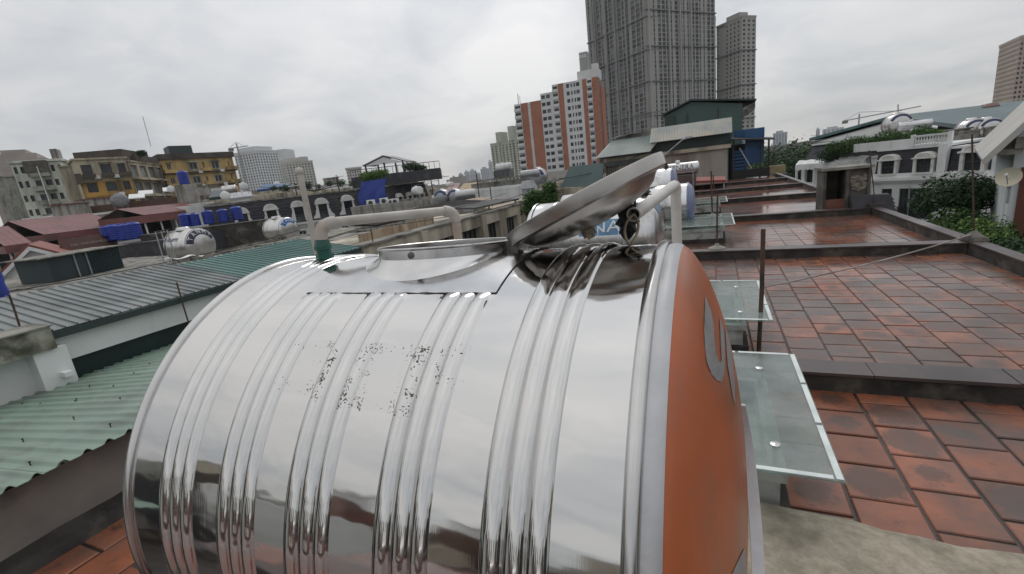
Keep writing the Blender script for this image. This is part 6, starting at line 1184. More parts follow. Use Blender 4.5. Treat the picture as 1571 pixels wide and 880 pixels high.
tower('grey tower standing right of the high slab with a plain flank', A, B, 13, zt, m_gt2, 36, grp(wq, [(.06, .10), (.40, .46), (.55, .61), (.70, .76), (.85, .91)]), crown=[(.0, .35, -2, .0, .3), (.35, .85, 4, .1, .7)], bands=[20+k*22 for k in range(5)], fr=.55)
A, B = hd(1083, 25, D+70), hd(1098, 35, D+75); tower('narrow red capped tower between the two grey towers', A, B, 18, hd(1090, 30, D+70)[2], m_gt2, 38, 4, crown=[(.0, 1, 3, 0, 1, m_redmetal)])
# tower at the right edge
A, B = hd(1566, 58, 260), hd(1610, 50, 262); tower('pinkish tower cut by the right picture edge', A, B, 20, hd(1560, 60, 260)[2], mat('pink_tower', (.44, .37, .32), (.38, .32, .28), .1, .9), 24, 6, .55)
# white and grey towers, left of centre
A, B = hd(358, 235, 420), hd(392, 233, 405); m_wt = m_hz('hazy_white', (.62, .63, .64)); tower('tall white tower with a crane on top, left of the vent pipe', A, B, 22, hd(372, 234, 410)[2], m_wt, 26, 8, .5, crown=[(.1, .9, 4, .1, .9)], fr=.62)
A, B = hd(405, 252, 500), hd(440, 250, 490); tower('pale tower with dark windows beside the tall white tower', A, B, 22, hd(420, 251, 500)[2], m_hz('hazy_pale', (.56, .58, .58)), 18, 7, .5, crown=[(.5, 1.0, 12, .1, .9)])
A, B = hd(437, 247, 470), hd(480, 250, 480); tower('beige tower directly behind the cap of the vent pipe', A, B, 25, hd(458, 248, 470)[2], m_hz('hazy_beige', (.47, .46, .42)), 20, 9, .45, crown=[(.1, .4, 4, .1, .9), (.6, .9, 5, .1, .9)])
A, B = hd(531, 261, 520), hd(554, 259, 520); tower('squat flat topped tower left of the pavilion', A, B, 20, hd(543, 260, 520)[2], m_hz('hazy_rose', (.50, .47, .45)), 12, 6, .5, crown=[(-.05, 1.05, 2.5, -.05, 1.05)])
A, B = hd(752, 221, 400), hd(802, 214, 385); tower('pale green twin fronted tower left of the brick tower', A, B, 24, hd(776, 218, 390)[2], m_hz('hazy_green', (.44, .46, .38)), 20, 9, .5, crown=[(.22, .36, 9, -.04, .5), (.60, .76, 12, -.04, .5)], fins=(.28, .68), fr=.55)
m_far = [m_hz('haze_blue_%d' % k, c) for k, c in enumerate(((.40, .44, .49), (.46, .49, .53), (.52, .54, .56)))]
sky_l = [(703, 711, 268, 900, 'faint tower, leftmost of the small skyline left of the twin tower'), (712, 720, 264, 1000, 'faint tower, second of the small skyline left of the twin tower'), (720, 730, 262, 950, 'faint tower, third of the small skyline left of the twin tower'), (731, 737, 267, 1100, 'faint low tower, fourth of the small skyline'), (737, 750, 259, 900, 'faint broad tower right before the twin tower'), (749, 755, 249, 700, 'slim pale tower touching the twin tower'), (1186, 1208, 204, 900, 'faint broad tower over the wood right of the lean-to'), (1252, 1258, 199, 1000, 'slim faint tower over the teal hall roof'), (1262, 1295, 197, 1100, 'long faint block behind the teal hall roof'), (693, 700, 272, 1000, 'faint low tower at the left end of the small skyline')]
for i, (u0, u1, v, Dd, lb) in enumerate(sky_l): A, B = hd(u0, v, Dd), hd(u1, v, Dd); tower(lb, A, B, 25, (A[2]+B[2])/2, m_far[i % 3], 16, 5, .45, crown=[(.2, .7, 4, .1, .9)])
# tower cranes
def crane(label, u, v0, D, h, arm, cj, dirv):
    p = hd(u, v0, D); t = thing('tower_crane', label, 'crane', (p[0], p[1], -14)); mb = MB(); mb.box(p[0]-.4, p[0]+.4, p[1]-.4, p[1]+.4, -14, p[2]+3); mb.build('mast', m_galv, t); d = unit(dirv); mb = MB(); q = vec(p[0], p[1], p[2]); mb.tube([q-d*cj, q+d*arm+UP*arm*.02], .38, 4); mb.tube([q+UP*4, q+d*arm*.7], .16, 4); mb.tube([q+UP*4, q-d*cj], .16, 4); mb.build('jib', m_galv, t); mb = MB(); mb.obox(q-d*cj, d, vec(-d[1], d[0], 0), UP, 0, 3, -1, 1, -2, 0); mb.build('counterweight', m_conc, t)
crane('tower crane over the teal hall roof, right', 1318, 181, 420, 20, 36, 10, vec(1, .15, 0.06)); crane('small crane on top of the tall white tower', 364, 226, 410, 20, 9, 7, vec(1, .3, 0)); crane('faint crane behind the slate row', 672, 272, 500, 20, 12, 12, vec(1, .4, 0))
# ---- low roofs filling the distance on the left
fills = [(150, 322, 100), (205, 318, 110), (270, 300, 150), (330, 297, 120), (390, 292, 110), (440, 285, 150), (500, 283, 140), (520, 290, 95), (560, 280, 150), (600, 281, 130), (655, 283, 110), (700, 283, 140), (735, 280, 130), (770, 276, 100), (800, 270, 120), (840, 268, 120), (880, 265, 110), (300, 309, 85), (350, 302, 95), (420, 296, 88), (470, 291, 90), (120, 330, 90), (60, 350, 100), (800, 278, 70), (850, 280, 60), (690, 296, 62), (650, 300, 52), (905, 262, 90)]
FL = ['flat roofed house left of the grey lying tank', 'flat roofed house right under the ochre unit', 'roof below the yellow wing and the high blue drum', 'roof left of the tall white tower foot', 'roof under the tall white tower', 'roof at the foot of the beige tower', 'far roof just right of the vent pipe cap', 'nearer roof right of the vent pipe cap', 'roof behind the green creeper mound', 'roof behind the pavilion deck', 'roof right of the pavilion scaffold', 'roof under the left end of the small skyline', 'roof under the middle of the small skyline', 'roof before the pale twin tower foot', 'roof at the left foot of the brick tower', 'roof at the middle foot of the brick tower', 'roof at the right foot of the brick tower', 'roof behind the leftmost dormers', 'roof behind the second dormer from the left', 'roof behind the plants near the vent pipe', 'roof right behind the vent pipe shaft', 'roof between the pale green block and the ochre unit', 'roof below the pale green block', 'roof behind the dark window strip', 'roof behind the slanted grey green screen', 'roof behind the pair of navy arc tanks', 'roof left of the pair of navy arc tanks', 'roof behind the shed canopy left end']
for k, (u, v, D) in enumerate(fills):
    p = hd(u, v+(7 if u > 640 else 2), D); g_ = random.Random(k); terrace('low '+FL[k], p[0], p[1], 9+5*g_.random(), 8+4*g_.random(), p[2]-g_.random()*.8, g_.choice((m_plaster, m_cream, m_white, m_conc)), g_.random()*.5, .4, group='crowded low houses in the distance', hut=(k % 3 == 0 and u < 640))
# farther carpet of roofs up to the horizon
cm = MB(); g_ = random.Random(5)
for k in range(1500):
    a = rad(-75+115*g_.random())+YAW*-1; D = 170+1500*g_.random()**1.5; x, y = D*math.sin(a), D*math.cos(a); hh = g_.uniform(-7, -1.5)+(3 if g_.random() < .12 else 0); s1_, s2_ = g_.uniform(4, 9), g_.uniform(4, 9); yw = g_.random()*1.5; ex = vec(math.cos(yw), math.sin(yw), 0); ey = vec(-ex[1], ex[0], 0)
    cm.obox(vec(x, y, 0), ex, ey, UP, -s1_, s1_, -s2_, s2_, -14, hh)
    if g_.random() < .5: cm.obox(vec(x, y, 0), ex, ey, UP, -s1_*.4, s1_*.3, -s2_*.4, s2_*.3, hh, hh+2.4)
o = stuff(cm.build('far_roofs', mat('far_city', (0.36, 0.34, 0.31), (0.22, 0.22, 0.215), .03, .9))); tag(o, 'mass of tiny house roofs far off along the horizon', 'houses')
# ================================================================== right: white mansard houses, hall, trees, gable
pA, pB = hd(1336, 292, 40), hd(1446, 292, 38); zE = hd(1390, 276, 39)[2]
def white_house(label, A, B, ze, rise, dorms, wins, s):
    A, B = vec(A[0], A[1], 0), vec(B[0], B[1], 0); e = unit(B-A); n = vec(e[1], -e[0], 0); Ln = np.linalg.norm(B-A); t = thing('mansard_house', label, 'building', (*((A+B)/2)[:2], -14), None)
    F = Facade(A-UP*14, e, Ln, ze+14); mb = MB(); ops = F.wall(mb, wins, [(14+ze-2.5, 14+ze-.55)], .18); plain(mb, facades(A, B, 9, -14, ze), (1, 2, 3)); mb.build('wall', m_white, t); windows(F, ops, t, m_wglass, m_frame, .18, 1)
    for a0, a1, z0, z1, i, j in ops: mb = MB(); [F.box(mb, a0+(a1-a0)*k/8-.012, a0+(a1-a0)*k/8+.012, z0, z0+.75, .05, .075) for k in range(9)]; F.box(mb, a0-.05, a1+.05, z0+.75, z0+.79, .04, .085); mb.build('railing', m_black, t)
    mb = MB(); F.box(mb, -.05, Ln+.05, F.h-.02, F.h+.16, -8.9, .28); F.box(mb, -.02, Ln+.02, F.h-.16, F.h-.022, .003, .14); mb.build('cornice', m_white, t)
    z0 = ze+.162; bt = .28
    mb = MB(); mb.hexa([A-n*.15+UP*z0, B-n*.15+UP*z0, B-n*8.8+UP*z0, A-n*8.8+UP*z0], [A-n*(.15+bt)+UP*(z0+rise), B-n*(.15+bt)+UP*(z0+rise), B-n*8.6+UP*(z0+rise), A-n*8.6+UP*(z0+rise)]); rf = mb.build('roof', m_slate, t)
    nc = int(rise/.16)
    for c in range(nc):
        q = c/nc; mb = MB(); mb.obox(A, e, n, UP, .01, Ln-.01, -.15-bt*q-.03, -.15-bt*q+.022, z0+rise*q+.004, z0+rise*(q+.7/nc)); mb.build('slate_course', m_slate, rf)
    mb = MB(); mb.obox(A, e, n, UP, -.03, Ln+.03, -8.5, -bt+.02, z0+rise+.002, z0+rise+.14); mb.build('coping', m_white, rf)
    mb = MB(); mb.obox(A, e, n, UP, Ln-.42, Ln+.0, -.6, .1, z0+.002, z0+rise+.16); mb.build('side_pier', m_white, t)
    mb = MB(); mb.obox(A, e, n, UP, 0, Ln-.43, -.5, .06, z0+.002, z0+.26); mb.build('dado', m_white, t)
    for a in dorms:
        o = dormer(t, A+e*a+n*.0+UP*(z0+.27), e, n, s, 1.5, 1.2, arch=.62, wings=False); bars(o, A+e*a+UP*(z0+.27), e, n, 1.02*s, 1.16*s, m_frame)
    return A, e, n, Ln, z0+rise+.14
A = hd(1338, 292, 40); B = hd(1447, 292, 38.5); Ln_ = np.linalg.norm((B-A)[:2])
wA, we, wn, wL, wz = white_house('white house with two arched dormers and slate roof behind the trees', A, B, zE, hd(1390, 226, 39)[2]-zE-.3, [.82, Ln_*.715], [(.55, 1.15), (1.55, 2.1), (Ln_*.54, Ln_*.54+1.3)], .70)
B2 = hd(1532, 292, 37); zE2 = zE
vA, ve, vn, vL, vz = white_house('white house with one wide arched dormer partly hidden by the gable', B+we*.02, B2, zE2, hd(1480, 222, 38)[2]-zE2-.35, [1.35], [(.8, 2.0)], .84)
# balustrade of the first house
bl = thing('balustrade', 'white balustrade on the roof of the two dormer house', 'balustrade', wA+we*(wL*.55)+UP*wz); a0, a1 = wL*.50, wL*.985
mb = MB(); mb.obox(wA, we, wn, UP, a0, a1, -.42, -.24, wz+.55, wz+.66); mb.build('rail', m_white, bl); mb = MB(); mb.obox(wA, we, wn, UP, a0, a1, -.42, -.24, wz+.003, wz+.07); mb.build('plinth', m_white, bl)
bm_ = MB(); bm_.lathe([(0, .055), (.05, .055), (.07, .035), (.16, .065), (.24, .06), (.36, .03), (.43, .035), (.45, .055), (.478, .055)], (0, 0, 0), (0, 0, 1), 10); bme = bm_.mesh('baluster', m_white, smooth=True)
for k in range(12): q = wA+we*(a0+.15+(a1-a0-.3)*k/11)-wn*.33+UP*(wz+.071); shared('baluster', bme, bl, q)
for a in (a0, a1): mb = MB(); mb.obox(wA, we, wn, UP, a-.09, a+.09, -.45, -.21, wz+.002, wz+.72); mb.build('pier', m_white, bl)
mb = MB(); mb.obox(wA, we, wn, UP, -1.5, a0-.1, -.5, -.35, wz-.05, wz+.5); tag(mb.build('roof_parapet', m_white), 'plain white roof parapet left of the balustrade', 'parapet')
# stepped white terraces further down the street
for k, (u0, u1, v, D, lb) in enumerate(((1230, 1286, 246, 52, 'white terrace house with sheeted balcony, farthest down the street'), (1274, 1336, 243, 46, 'white terrace house with sheeted balcony beside the slate roof'))):
    A, B = hd(u0, v, D+1.5), hd(u1, v, D); zt = hd((u0+u1)/2, v+2, D)[2]; F = facades(A, B, 9, -14, zt); t = thing('terrace_house', lb, 'building', (*((A+B)/2)[:2], -14)); mb = MB(); f = F[0]; op = f.wall(mb, evenly(2, f.w, .6), [(f.h-4.2, f.h-2.9), (f.h-1.9, f.h-.35)], .5); plain(mb, F, (1, 2, 3)); roof_cap(mb, F, .1, .12); mb.build('wall', m_white, t); windows(f, op, t, m_wglass, m_frame, .5, 2)
    mb = MB(); f.box(mb, -.2, f.w+.2, f.h-2.35, f.h-2.1, .003, 1.0); mb.build('balcony_slab', m_white, t)
    mb = MB(); P_ = []
    for i in range(25): a = f.w*(-.02+1.04*i/24); b_ = .9+.05*math.sin(i*1.4); P_.append([f.P(a, f.h+.25+.03*math.sin(i), .35), f.P(a, f.h-.1, b_), f.P(a, f.h-.62+.06*math.sin(i*2.1), b_+.05)])
    mb.grid(P_); mb.build('white_sheet', m_white, t, smooth=True)
    for q in (0, .5, 1): mb = MB(); f.box(mb, f.w*q-.08, f.w*q+.08, f.h-2.09, f.h-.15, .7, .86); mb.build('post', m_white, t)
    s_ = thing('slate_roof', ['dark slate slope on the farthest terrace house', 'dark slate slope between the sheeted balcony and the dormers'][k], 'roof', f.P(f.w/2, f.h)); mb = MB(); mb.hexa([f.P(0, f.h+.13, -.4), f.P(f.w, f.h+.13, -.4), f.P(f.w, f.h+.13, -8), f.P(0, f.h+.13, -8)], [f.P(.4, f.h+1.5, -1.2), f.P(f.w-.1, f.h+1.5, -1.2), f.P(f.w-.1, f.h+1.5, -7), f.P(.4, f.h+1.5, -7)]); mb.build('slope', m_slate, s_); mb = MB(); f.box(mb, .3, f.w, f.h+1.502, f.h+1.62, -7, -1.0); mb.build('coping', m_white, s_)
# teal roofed hall behind
hl = thing('teal_hall', 'long grey hall with low teal sheet roof behind the white houses', 'building', (22, 82, -14)); D = 78
a, b_, c_ = hd(1248, 214, D), hd(1362, 183, D-4), hd(1530, 177, D-12); zt = b_[2]
A = vec(a[0], a[1], a[2]); R_ = vec(b_[0], b_[1], zt); back = unit(vec(.35, .94, 0))*26
C_ = hd(1475, 203, D-24); mb = MB(); mb.prism([vec(A[0], A[1], -14), vec(A[0], A[1], A[2]-.3), R_-UP*.3, vec(C_[0], C_[1], C_[2]-.3), vec(C_[0], C_[1], -14)], back); mb.build('wall', mat('hall_grey', (.26, .27, .26), (.22, .23, .22), .2, .8), hl)
mb = MB(); mb.prism([A-vec(.6, .5, .1), R_-vec(0, .5, 0), R_-vec(0, .5, 0)+back, A-vec(.6, .5, .1)+back], (0, 0, .35)); mb.build('roof', m_teal, hl)
rdg = hd(1505, 177, D-14); mb = MB(); mb.prism([R_-vec(0, .5, 0), vec(C_[0]+.5, C_[1]-1, C_[2]), vec(C_[0]+.5, C_[1]-1, C_[2])+unit(vec(.8, .6, 0))*22+UP*1.6, R_+unit(vec(.9, .35, 0))*22], (0, 0, .35)); mb.build('roof', mat('teal_slope', (.15, .19, .20), (.115, .15, .16), .3, .75, spec=.25), hl)
p = hd(1520, 163, 70); ct = thing('cooling_vent', 'round rusty ventilator cowl on the teal hall', 'ventilator', p-UP*2); mb = MB(); mb.lathe([(-2.2, .35), (-.5, .32), (-.4, .62), (.05, .66), (.3, .45), (.35, .01)], p, (0, 0, 1), 18); mb.build('cowl', mat('rusty_cowl', (.24, .15, .13), (.17, .11, .1), 2, .7), ct, smooth=True)
for k, (u, v) in enumerate(((1463, 178), (1508, 168))): p = hd(u, v, 72); mb = MB(); mb.box(p[0]-1.0, p[0]+1.0, p[1]-.8, p[1]+.8, p[2]-1.4, p[2]-.4); mb.box(p[0]-.12, p[0]+.12, p[1]-.12, p[1]+.12, p[2]-.399, p[2]+.5); tag(mb.build('roof_unit', m_plaster), ['small roof unit with stub pipe on the teal hall', 'small roof unit beside the rusty cowl'][k], 'roof unit')
mb = MB(); p = hd(1379, 181, 74); q = hd(1378, 160, 74); mb.tube([p-UP*1, q], .07, 5); tag(mb.build('flag_mast', m_galv), 'thin mast on the ridge of the teal hall', 'mast')
# steel domed tanks on the roofs in front of the hall
for k, (u, v, D, R_, Ln_) in enumerate(((1376, 191, 56, .95, 1.5), (1490, 200, 46, .75, 1.1), (1513, 199, 46, .75, 1.1))):
    small_tank('water_tank', ['bright steel tank with violet arc on the roof before the hall', 'bright steel tank with navy arc, left of the two behind the gable', 'bright steel tank with navy arc, right of the two behind the gable'][k], hd(u, v, D), unit(vec(-.15, -1, 0)+vec(.2, 0, 0)), R_, Ln_, m_tk, m_tk, (rad(25), rad(155), .72, .93), None, .5, 2, (.03, .035, .10))
wh = small_tank('solar_water_heater', 'bright white heater drum on the roof right of the violet arc tank', hd(1404, 191, 52), unit(vec(1, -.1, 0)), .33, 2.0, m_steel_far, None, None, None, .8, 0)
for k, (u, v) in enumerate(((1462, 209), (1475, 212), (1535, 204))): p = hd(u, v, 45); mb = MB(); mb.box(p[0]-.7, p[0]+.7, p[1]-.5, p[1]+.5, p[2]-2, p[2]+.4); mb.box(p[0]-.8, p[0]+.8, p[1]-.6, p[1]+.6, p[2]+.402, p[2]+.5); tag(mb.build('rooftop_store', m_conc), ['stained rooftop store, left one beside the balustrade end', 'stained rooftop store, right one before the steel tanks', 'stained rooftop store behind the gable eave'][k], 'store')
mb = MB(); p0, p1 = hd(1345, 212, 54), hd(1440, 204, 50); mb.prism([p0, p1, p1+vec(.2, .9, 0)*4, p0+vec(.2, .9, 0)*4], (0, 0, -.3)); tag(mb.build('roof_terrace', m_conc), 'bare concrete roof slab under the violet arc tank', 'roof')
# roof garden
shrub('thick roof garden hedge above the white sheeted balconies', [hd(1282+13*k, 227-2.1*k+3*math.sin(k*1.7), 47-.5*k) for k in range(12)], [.8, .7, .9, .6, .75, .55, .8, .5, .7, .45, .6, .4], 14000, .07, m_leaf, seed=21)
shrub('low roof garden plants behind the balustrade', [hd(1405+9*k, 207-1.0*k, 42) for k in range(5)], [.4, .3, .45, .3, .3], 2600, .05, m_leaf2, seed=22)
shrub('dark climbing plants at the left end of the roof garden', [hd(1268+7*k, 238+4*k, 47) for k in range(3)], [.8, .7, .6], 2600, .07, m_leafd, seed=23)
# trees in front of the white houses
tree('garden_tree', 'dark leafy tree in front of the white house, tallest of the right trees', (*hd(1470, 400, 23)[:2], -9), hd(1478, 262, 23)[2], 2.0, 34000, .065, m_leafd, seed=31, clumps=22)
tree('garden_tree', 'bushy green tree left of the tall dark one by the roof edge', (*hd(1425, 400, 21)[:2], -9), hd(1420, 314, 21)[2], 1.6, 30000, .06, m_leaf, seed=32, clumps=20)
tree('garden_tree', 'yellowish tipped shrub tree at the right edge below the gable', (*hd(1542, 400, 17)[:2], -8), hd(1535, 320, 17)[2], 1.5, 24000, .05, m_leaf2, seed=33, clumps=18)
tree('garden_tree', 'dark shrub tree filling the right edge behind the parapet', (*hd(1515, 400, 15)[:2], -8), hd(1505, 345, 15)[2], 1.6, 24000, .05, m_leafd, seed=34, clumps=18)
tree('garden_tree', 'low leafy tree at the corner of the parapet, right edge', (*hd(1555, 420, 13)[:2], -8), hd(1560, 365, 13)[2], 1.2, 16000, .045, m_leaf, seed=35, clumps=14)
# wood beyond the lean-to
g_ = np.random.default_rng(41); cs, rs_ = [], []
for k in range(150):
    u = 1150+140*g_.random(); D = 100+110*g_.random(); vtop = 222-(u-1190)*.10+(g_.random()-.3)*8; p = hd(u, vtop, D); r_ = 2.2+2.5*g_.random(); cs.append((p[0], p[1], p[2]-r_*.6-g_.random()*9)); rs_.append((r_*1.4, r_*1.4, r_))
o = bpy.data.objects.new('wood', leaf_cloud(cs, rs_, 42000, .42, 42)); o.data.materials.append(m_leafd); COL.objects.link(o); stuff(o); tag(o, 'dark green wood rising beyond the lean-to on the right', 'trees')
mb = MB(); P_ = [[hd(1140+12*i, 236-1.2*i+8*j, 150-12*j)-UP*(2+j) for i in range(14)] for j in range(5)]; mb.grid(P_); P0 = P_[0]; mb.grid([P0, [vec(p[0], p[1], -14) for p in P0]]); struct(mb.build('wooded_rise', mat('wood_floor', (.02, .035, .015), None, .3, .95), smooth=True))
# white gable house at the right edge, with dish
gh = thing('gable_house', 'white gable house with deep eaves at the right picture edge', 'building', (8.5, 17, -14)); D = 17
e0, e1 = hd(1510, 254, D), hd(1575, 143, D+.6); d = e1-e0; bk_ = unit(vec(.9, .43, 0))*0+unit(vec(.55, .83, 0))
fw = hd(1553, 230, D)
m_gw = mat('gable_white', (.60, .63, .64), (.52, .55, .56), .8, .8, stain=(.3, .3, .29), sscale=.8, samt=.3, streak=True)
ex_ = unit(vec(d[0], d[1], 0)) if math.hypot(d[0], d[1]) > .3 else unit(vec(1, -.1, 0)); ex_ = unit(vec(.94, -.34, 0)); n_2 = vec(ex_[1], -ex_[0], 0); rise = d[2]/max(.4, (d@ex_)) if (d@ex_) > .2 else 1.6
P0 = e0; slope = 1.32
Q = lambda a, z, b_=0.: vec(P0[0], P0[1], 0)+ex_*a+UP*z-n_2*b_
mb = MB(); mb.prism([Q(.55, -14), Q(.55, P0[2]+.55*slope-.05), Q(3.2, P0[2]+3.2*slope-.05), Q(5.8, P0[2]+.55*slope-.05), Q(5.8, -14)], -n_2*7); mb.v = [tuple(np.array(v)-n_2*.7) for v in mb.v]; mb.build('wall', m_gw, gh)
mb = MB(); mb.prism([Q(0, P0[2]), Q(3.2, P0[2]+3.2*slope), Q(3.2, P0[2]+3.2*slope+.16), Q(-.05, P0[2]+.16)], -n_2*8.4); mb.prism([Q(6.4, P0[2]), Q(6.45, P0[2]+.16), Q(3.2, P0[2]+3.2*slope+.16), Q(3.2, P0[2]+3.2*slope)], -n_2*8.4); mb.build('roof', mat('pale_eave', (.46, .45, .42), (.40, .39, .37), 1, .8), gh)
mb = MB(); mb.obox(Q(.62, 0, .45), ex_, n_2, UP, -.12, .12, 0, .3, P0[2]+.35, P0[2]+.62); mb.obox(Q(.55, 0, .45), ex_, n_2, UP, -.35, .1, 0, .25, P0[2]+.22, P0[2]+.35); mb.build('bracket', m_conc, gh)
mb = MB(); mb.obox(Q(.62, 0, .7), ex_, n_2, UP, .08, 4.5, .003, .07, P0[2]-2.6, P0[2]-.15); mb.build('brick_panel', mat('brown_red_brick', (.15, .055, .04), (.11, .04, .03), 3, .9), gh)
mb = MB(); mb.obox(Q(.5, 0, .7), ex_, n_2, UP, -.1, 5, .003, .5, P0[2]-3.1, P0[2]-2.85); mb.build('balcony_slab', m_cream, gh)
ds = thing('satellite_dish', 'cream satellite dish on the corner of the gable house', 'dish', hd(1551, 290, 15.5)); p = hd(1549, 273, 15.5); ax = unit(vec(-.55, -.75, .35)); mb = MB(); R_ = .22; mb.lathe([(0.10*(r/R_)**2, r) for r in np.linspace(.003, R_, 10)]+[(0.10*(r/R_)**2-.012, r) for r in np.linspace(R_, .003, 10)], p, ax, 24); mb.build('reflector', mat('cream_dish', (.50, .47, .36), (.42, .39, .30), 3, .6), ds, smooth=True); mb = MB(); mb.tube([p, p-ax*.12-UP*.1, p-UP*.55-ax*.1], .025, 8); mb.tube([p+UP*-.24, p+ax*.26], .01, 6); mb.build('mount', m_galv, ds); mb = MB(); mb.lathe([(0, .03), (.06, .03), (.07, .01)], p+ax*.24, ax, 8); mb.build('horn', m_white, ds)
# ================================================================== behind the camera: a tank, and unseen houses invented for the polished barrel to mirror
small_tank('water_tank', 'steel tank on the next roof behind the camera, mirrored low in the barrel', (0.6, -4.0, 0.95), (1, 0, 0), .55, 1.5, m_tk, None, None, None, .4, 4)
g_ = random.Random(17)
BK = [('brown', MATS['brown_brick']), ('white', m_white), ('grey', m_plaster), ('cream', m_cream), ('sooty', m_grime), ('red', m_redmetal), ('rusty', m_roofwet), ('slate', m_slate)]
ORD = ['first', 'second', 'third', 'fourth', 'fifth', 'sixth', 'seventh', 'eighth', 'ninth', 'tenth', 'eleventh', 'twelfth', 'thirteenth', 'fourteenth', 'fifteenth', 'sixteenth', 'seventeenth', 'eighteenth', 'nineteenth', 'twentieth', 'twenty-first', 'twenty-second', 'twenty-third', 'twenty-fourth', 'twenty-fifth', 'twenty-sixth']
for k in range(26):
    a = rad(-84+7.2*k); D = (15 if k % 2 else 30)+14*g_.random(); nm, m_ = BK[(k*5) % 8]; x, y = D*math.sin(a), -D*math.cos(a)
    if abs(x) < 6.5 and y > -18: x = math.copysign(8.5, x)
    terrace('%s walled house invented behind the camera, %s from the left in the tank reflection' % (nm, ORD[k]), x, y, 2.6+2.4*g_.random(), 3+2*g_.random(), (-1.2 if k % 2 else 0.6)+2.4*g_.random(), m_, .2+g_.random(), .3, hut=(k % 2 == 0), rm=(m_redmetal if k % 3 == 0 else m_conc))
# ================================================================== roof clutter: pipe frames, wires, more tanks, patched sheets
pf = thing('pipe_frame', 'thin pipe frame standing left of the navy lettered tank', 'frame', (C1[0], C1[1], C1[2]-.9))
for u, v0, v1 in ((238, 355, 404), (256, 352, 405), (247, 354, 380)):
    a, b_ = hd(u, v0, 19.5), hd(u+4, v1, 19.5); mb = MB(); mb.tube([(a[0], a[1], C1[2]-1.0), a], .022, 6); mb.build('pipe', m_galv, pf)
mb = MB(); mb.tube([hd(236, 356, 19.5), hd(262, 351, 19.5)], .022, 6); mb.build('pipe', m_rust, pf)
mb = MB(); a = hd(250, 399, 18.6); P_ = [[a+vec(.12*i, .06*i, .05*math.sin(i*1.1+j)) + vec(-.05, .12, 0)*j for j in range(4)] for i in range(9)]; mb.grid(P_); tag(mb.build('white_board', m_white, smooth=True), 'bent pale board lying on the green roof ridge before the tank', 'board')
# more small tanks and heaters scattered on the crowded roofs
spots = [(352, 290, 70, 0), (374, 286, 74, 1), (262, 290, 92, 1), (345, 300, 66, 1), (640, 292, 60, 1), (425, 284, 80, 1), (755, 283, 80, 0), (690, 283, 86, 1), (905, 240, 70, 0), (1005, 236, 60, 1)]
LBS = ['small white heater drum on a dark roof under the tall white tower', 'small steel drum on the roofs under the tall white tower', 'small bright drum on the roofs below the yellow wing', 'small bright drum beside the leftmost dormers', 'small bright drum on the slate row near the narrow dormers', 'small bright drum on the roofs left of the vent pipe cap', 'small steel drum on the roofs left of the pale twin tower', 'small steel drum on the roofs by the far skyline', 'small dull drum on the roofs at the foot of the brick tower', 'small dull drum on the sheds behind the lid']
for (u, v, D, k), lb in zip(spots[:8], LBS): small_tank('roof_drum', lb, hd(u, v, D), unit(vec(.8, .5*(1-2*(k)), 0)), .5, 1.5, m_white if k else m_tk, None, None, None, .5, 0, group='small drums on the crowded roofs')
canopy('blue sheet canopy on the roofs left of the vent pipe', [hd(394, 291, 72), hd(440, 285, 72), hd(446, 281, 78), hd(404, 282, 78)], .3, m_bsheet)
canopy('dark green sheet roof below the tall white tower', [hd(320, 303, 76), hd(352, 299, 76), hd(350, 290, 82), hd(326, 292, 82)], .4, m_darkgreen)
canopy('grey sheet lean-to roof behind the third blue drum', [hd(352, 304, 74), hd(388, 300, 74), hd(384, 293, 80), hd(356, 295, 80)], .3, m_galv)
canopy('rusty patched sheet roof behind the cream terrace', [(-9.2, 18.9, .55), (-9.2, 24, .5), (-12.5, 24, .9), (-12.5, 18.9, .95)], .06, MATS['rusty_sheet'])
bs = hd(2, 445, 13); mb = MB(); mb.lathe([(-.35, .22), (-.2, .25), (-.05, .23), (.1, .25), (.25, .23), (.4, .24), (.5, .15), (.52, .01)], (bs[0]-.12, bs[1]-.12, bs[2]+.15), (0, 0, 1), 20); tag(mb.build('blue_drum', m_blueplastic, smooth=True), 'blue drum cut by the left picture edge above the mossy concrete', 'drum')
terrace('low grey roof under the blue drum at the left edge', bs[0]-.6, bs[1]-.3, 3, 2.6, bs[2]-.25, m_conc, 0, .05)
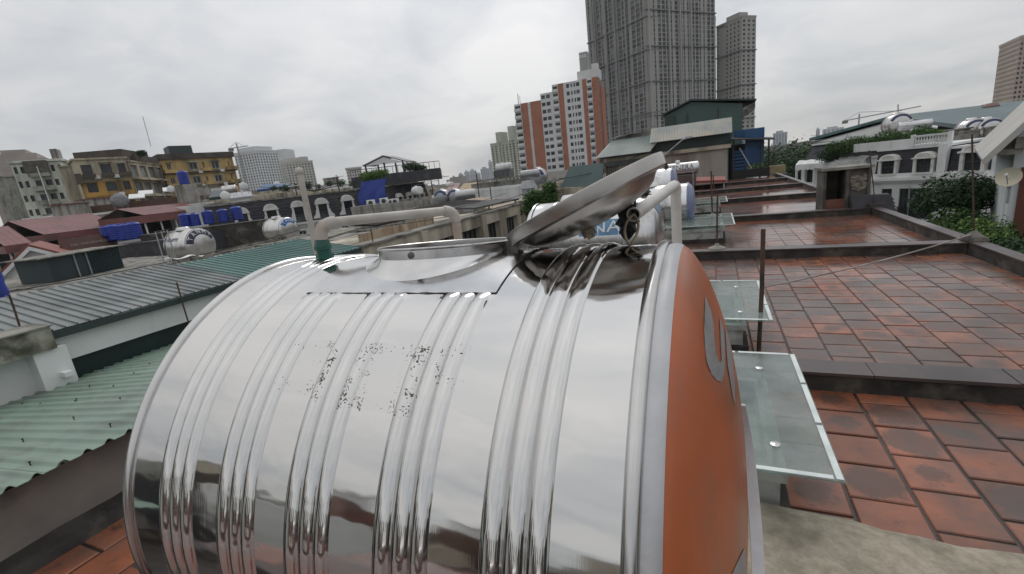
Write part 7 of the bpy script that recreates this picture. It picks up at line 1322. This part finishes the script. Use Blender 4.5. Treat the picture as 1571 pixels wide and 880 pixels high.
# overhead wires
def wire(label, a, b_, sag, r=.012):
    a, b_ = vec(*a), vec(*b_); mb = MB(); mb.tube([a*(1-t)+b_*t-UP*sag*4*t*(1-t) for t in np.linspace(0, 1, 18)], r, 5); tag(mb.build('overhead_wire', m_black), label, 'wire', 'overhead wires')
wire('black wire slung from the vent pipe side toward the cream terrace', (-7.6, 8.2, 1.15), (-7.6, 18.4, 1.10), .22, .010)
wire('black wire over the rusty fence', (-8.8, 8.6, 1.25), (-8.2, 18.2, 1.22), .2, .008)
wire('black wire over the grey sheet roof ridge', (-9.7, 2.0, 1.15), (-9.4, 8.2, 1.22), .10, .008)
wire('black wire from the utility pole to the beige shed', tuple(hd(852, 274, 34)), (-4.0, 34.1, 2.6), .4, .02)
wire('black wire from the utility pole to the cream terrace', tuple(hd(852, 274, 34)), (-7.6, 18.4, 1.1), .5, .02)
wire('wire along the slate row roof edge', tuple(hd(400, 287, 57)), tuple(hd(556, 275, 58)), .3, .025)
for k, (u, v0, v1, D, lb) in enumerate(((455, 296, 282, 60, 'thin aerial pole left of the vent pipe on the slate row'), (520, 290, 268, 60, 'thin aerial pole on the slate row left of the tarpaulin'), (665, 300, 275, 62, 'thin aerial pole right of the pavilion'), (735, 300, 262, 46, 'thin aerial pole among the roofs left of the duct'), (757, 330, 285, 22, 'thin rod rising from the cream terrace'), (575, 385, 350, 11.5, 'thin rod beside the rusty fence'))):
    a, b_ = hd(u, v0, D), hd(u, v1, D); t = thing('aerial_pole', lb, 'pole', (a[0], a[1], a[2]-1.5), 'aerial poles'); r_ = .0011*D; mb = MB(); mb.tube([(a[0], a[1], a[2]-1.5), (a[0], a[1], b_[2])], r_, 6); mb.build('pole', m_rust, t)
    if D > 40: mb = MB(); mb.tube([(a[0]-.8, a[1], b_[2]-.2), (a[0]+.8, a[1]+.3, b_[2]-.2)], r_*.6, 4); [mb.tube([(a[0]-.6+.4*q, a[1]-.5, b_[2]-.2), (a[0]-.6+.4*q, a[1]+.5, b_[2]-.2)], r_*.5, 4) for q in range(4)]; mb.build('aerial', m_galv, t)
# ================================================================== damp air that pales the distance
hz = MB(); hz.box(-1500, 1500, -300, 2100, -16, 130); hz_o = hz.build('haze', None); stuff(hz_o); hz_o['label'] = 'thin damp air over the whole town'; hz_o['category'] = 'haze'
m_hzv = bpy.data.materials.new('thin_haze'); m_hzv.use_nodes = True; t_ = m_hzv.node_tree
for n in list(t_.nodes): t_.nodes.remove(n)
o_ = t_.nodes.new('ShaderNodeOutputMaterial'); v_ = t_.nodes.new('ShaderNodeVolumePrincipled'); v_.inputs['Color'].default_value = (.93, .95, .97, 1); v_.inputs['Density'].default_value = 0.00014; v_.inputs['Anisotropy'].default_value = 0.2; t_.links.new(v_.outputs[0], o_.inputs['Volume'])
hz_o.data.materials.append(m_hzv)
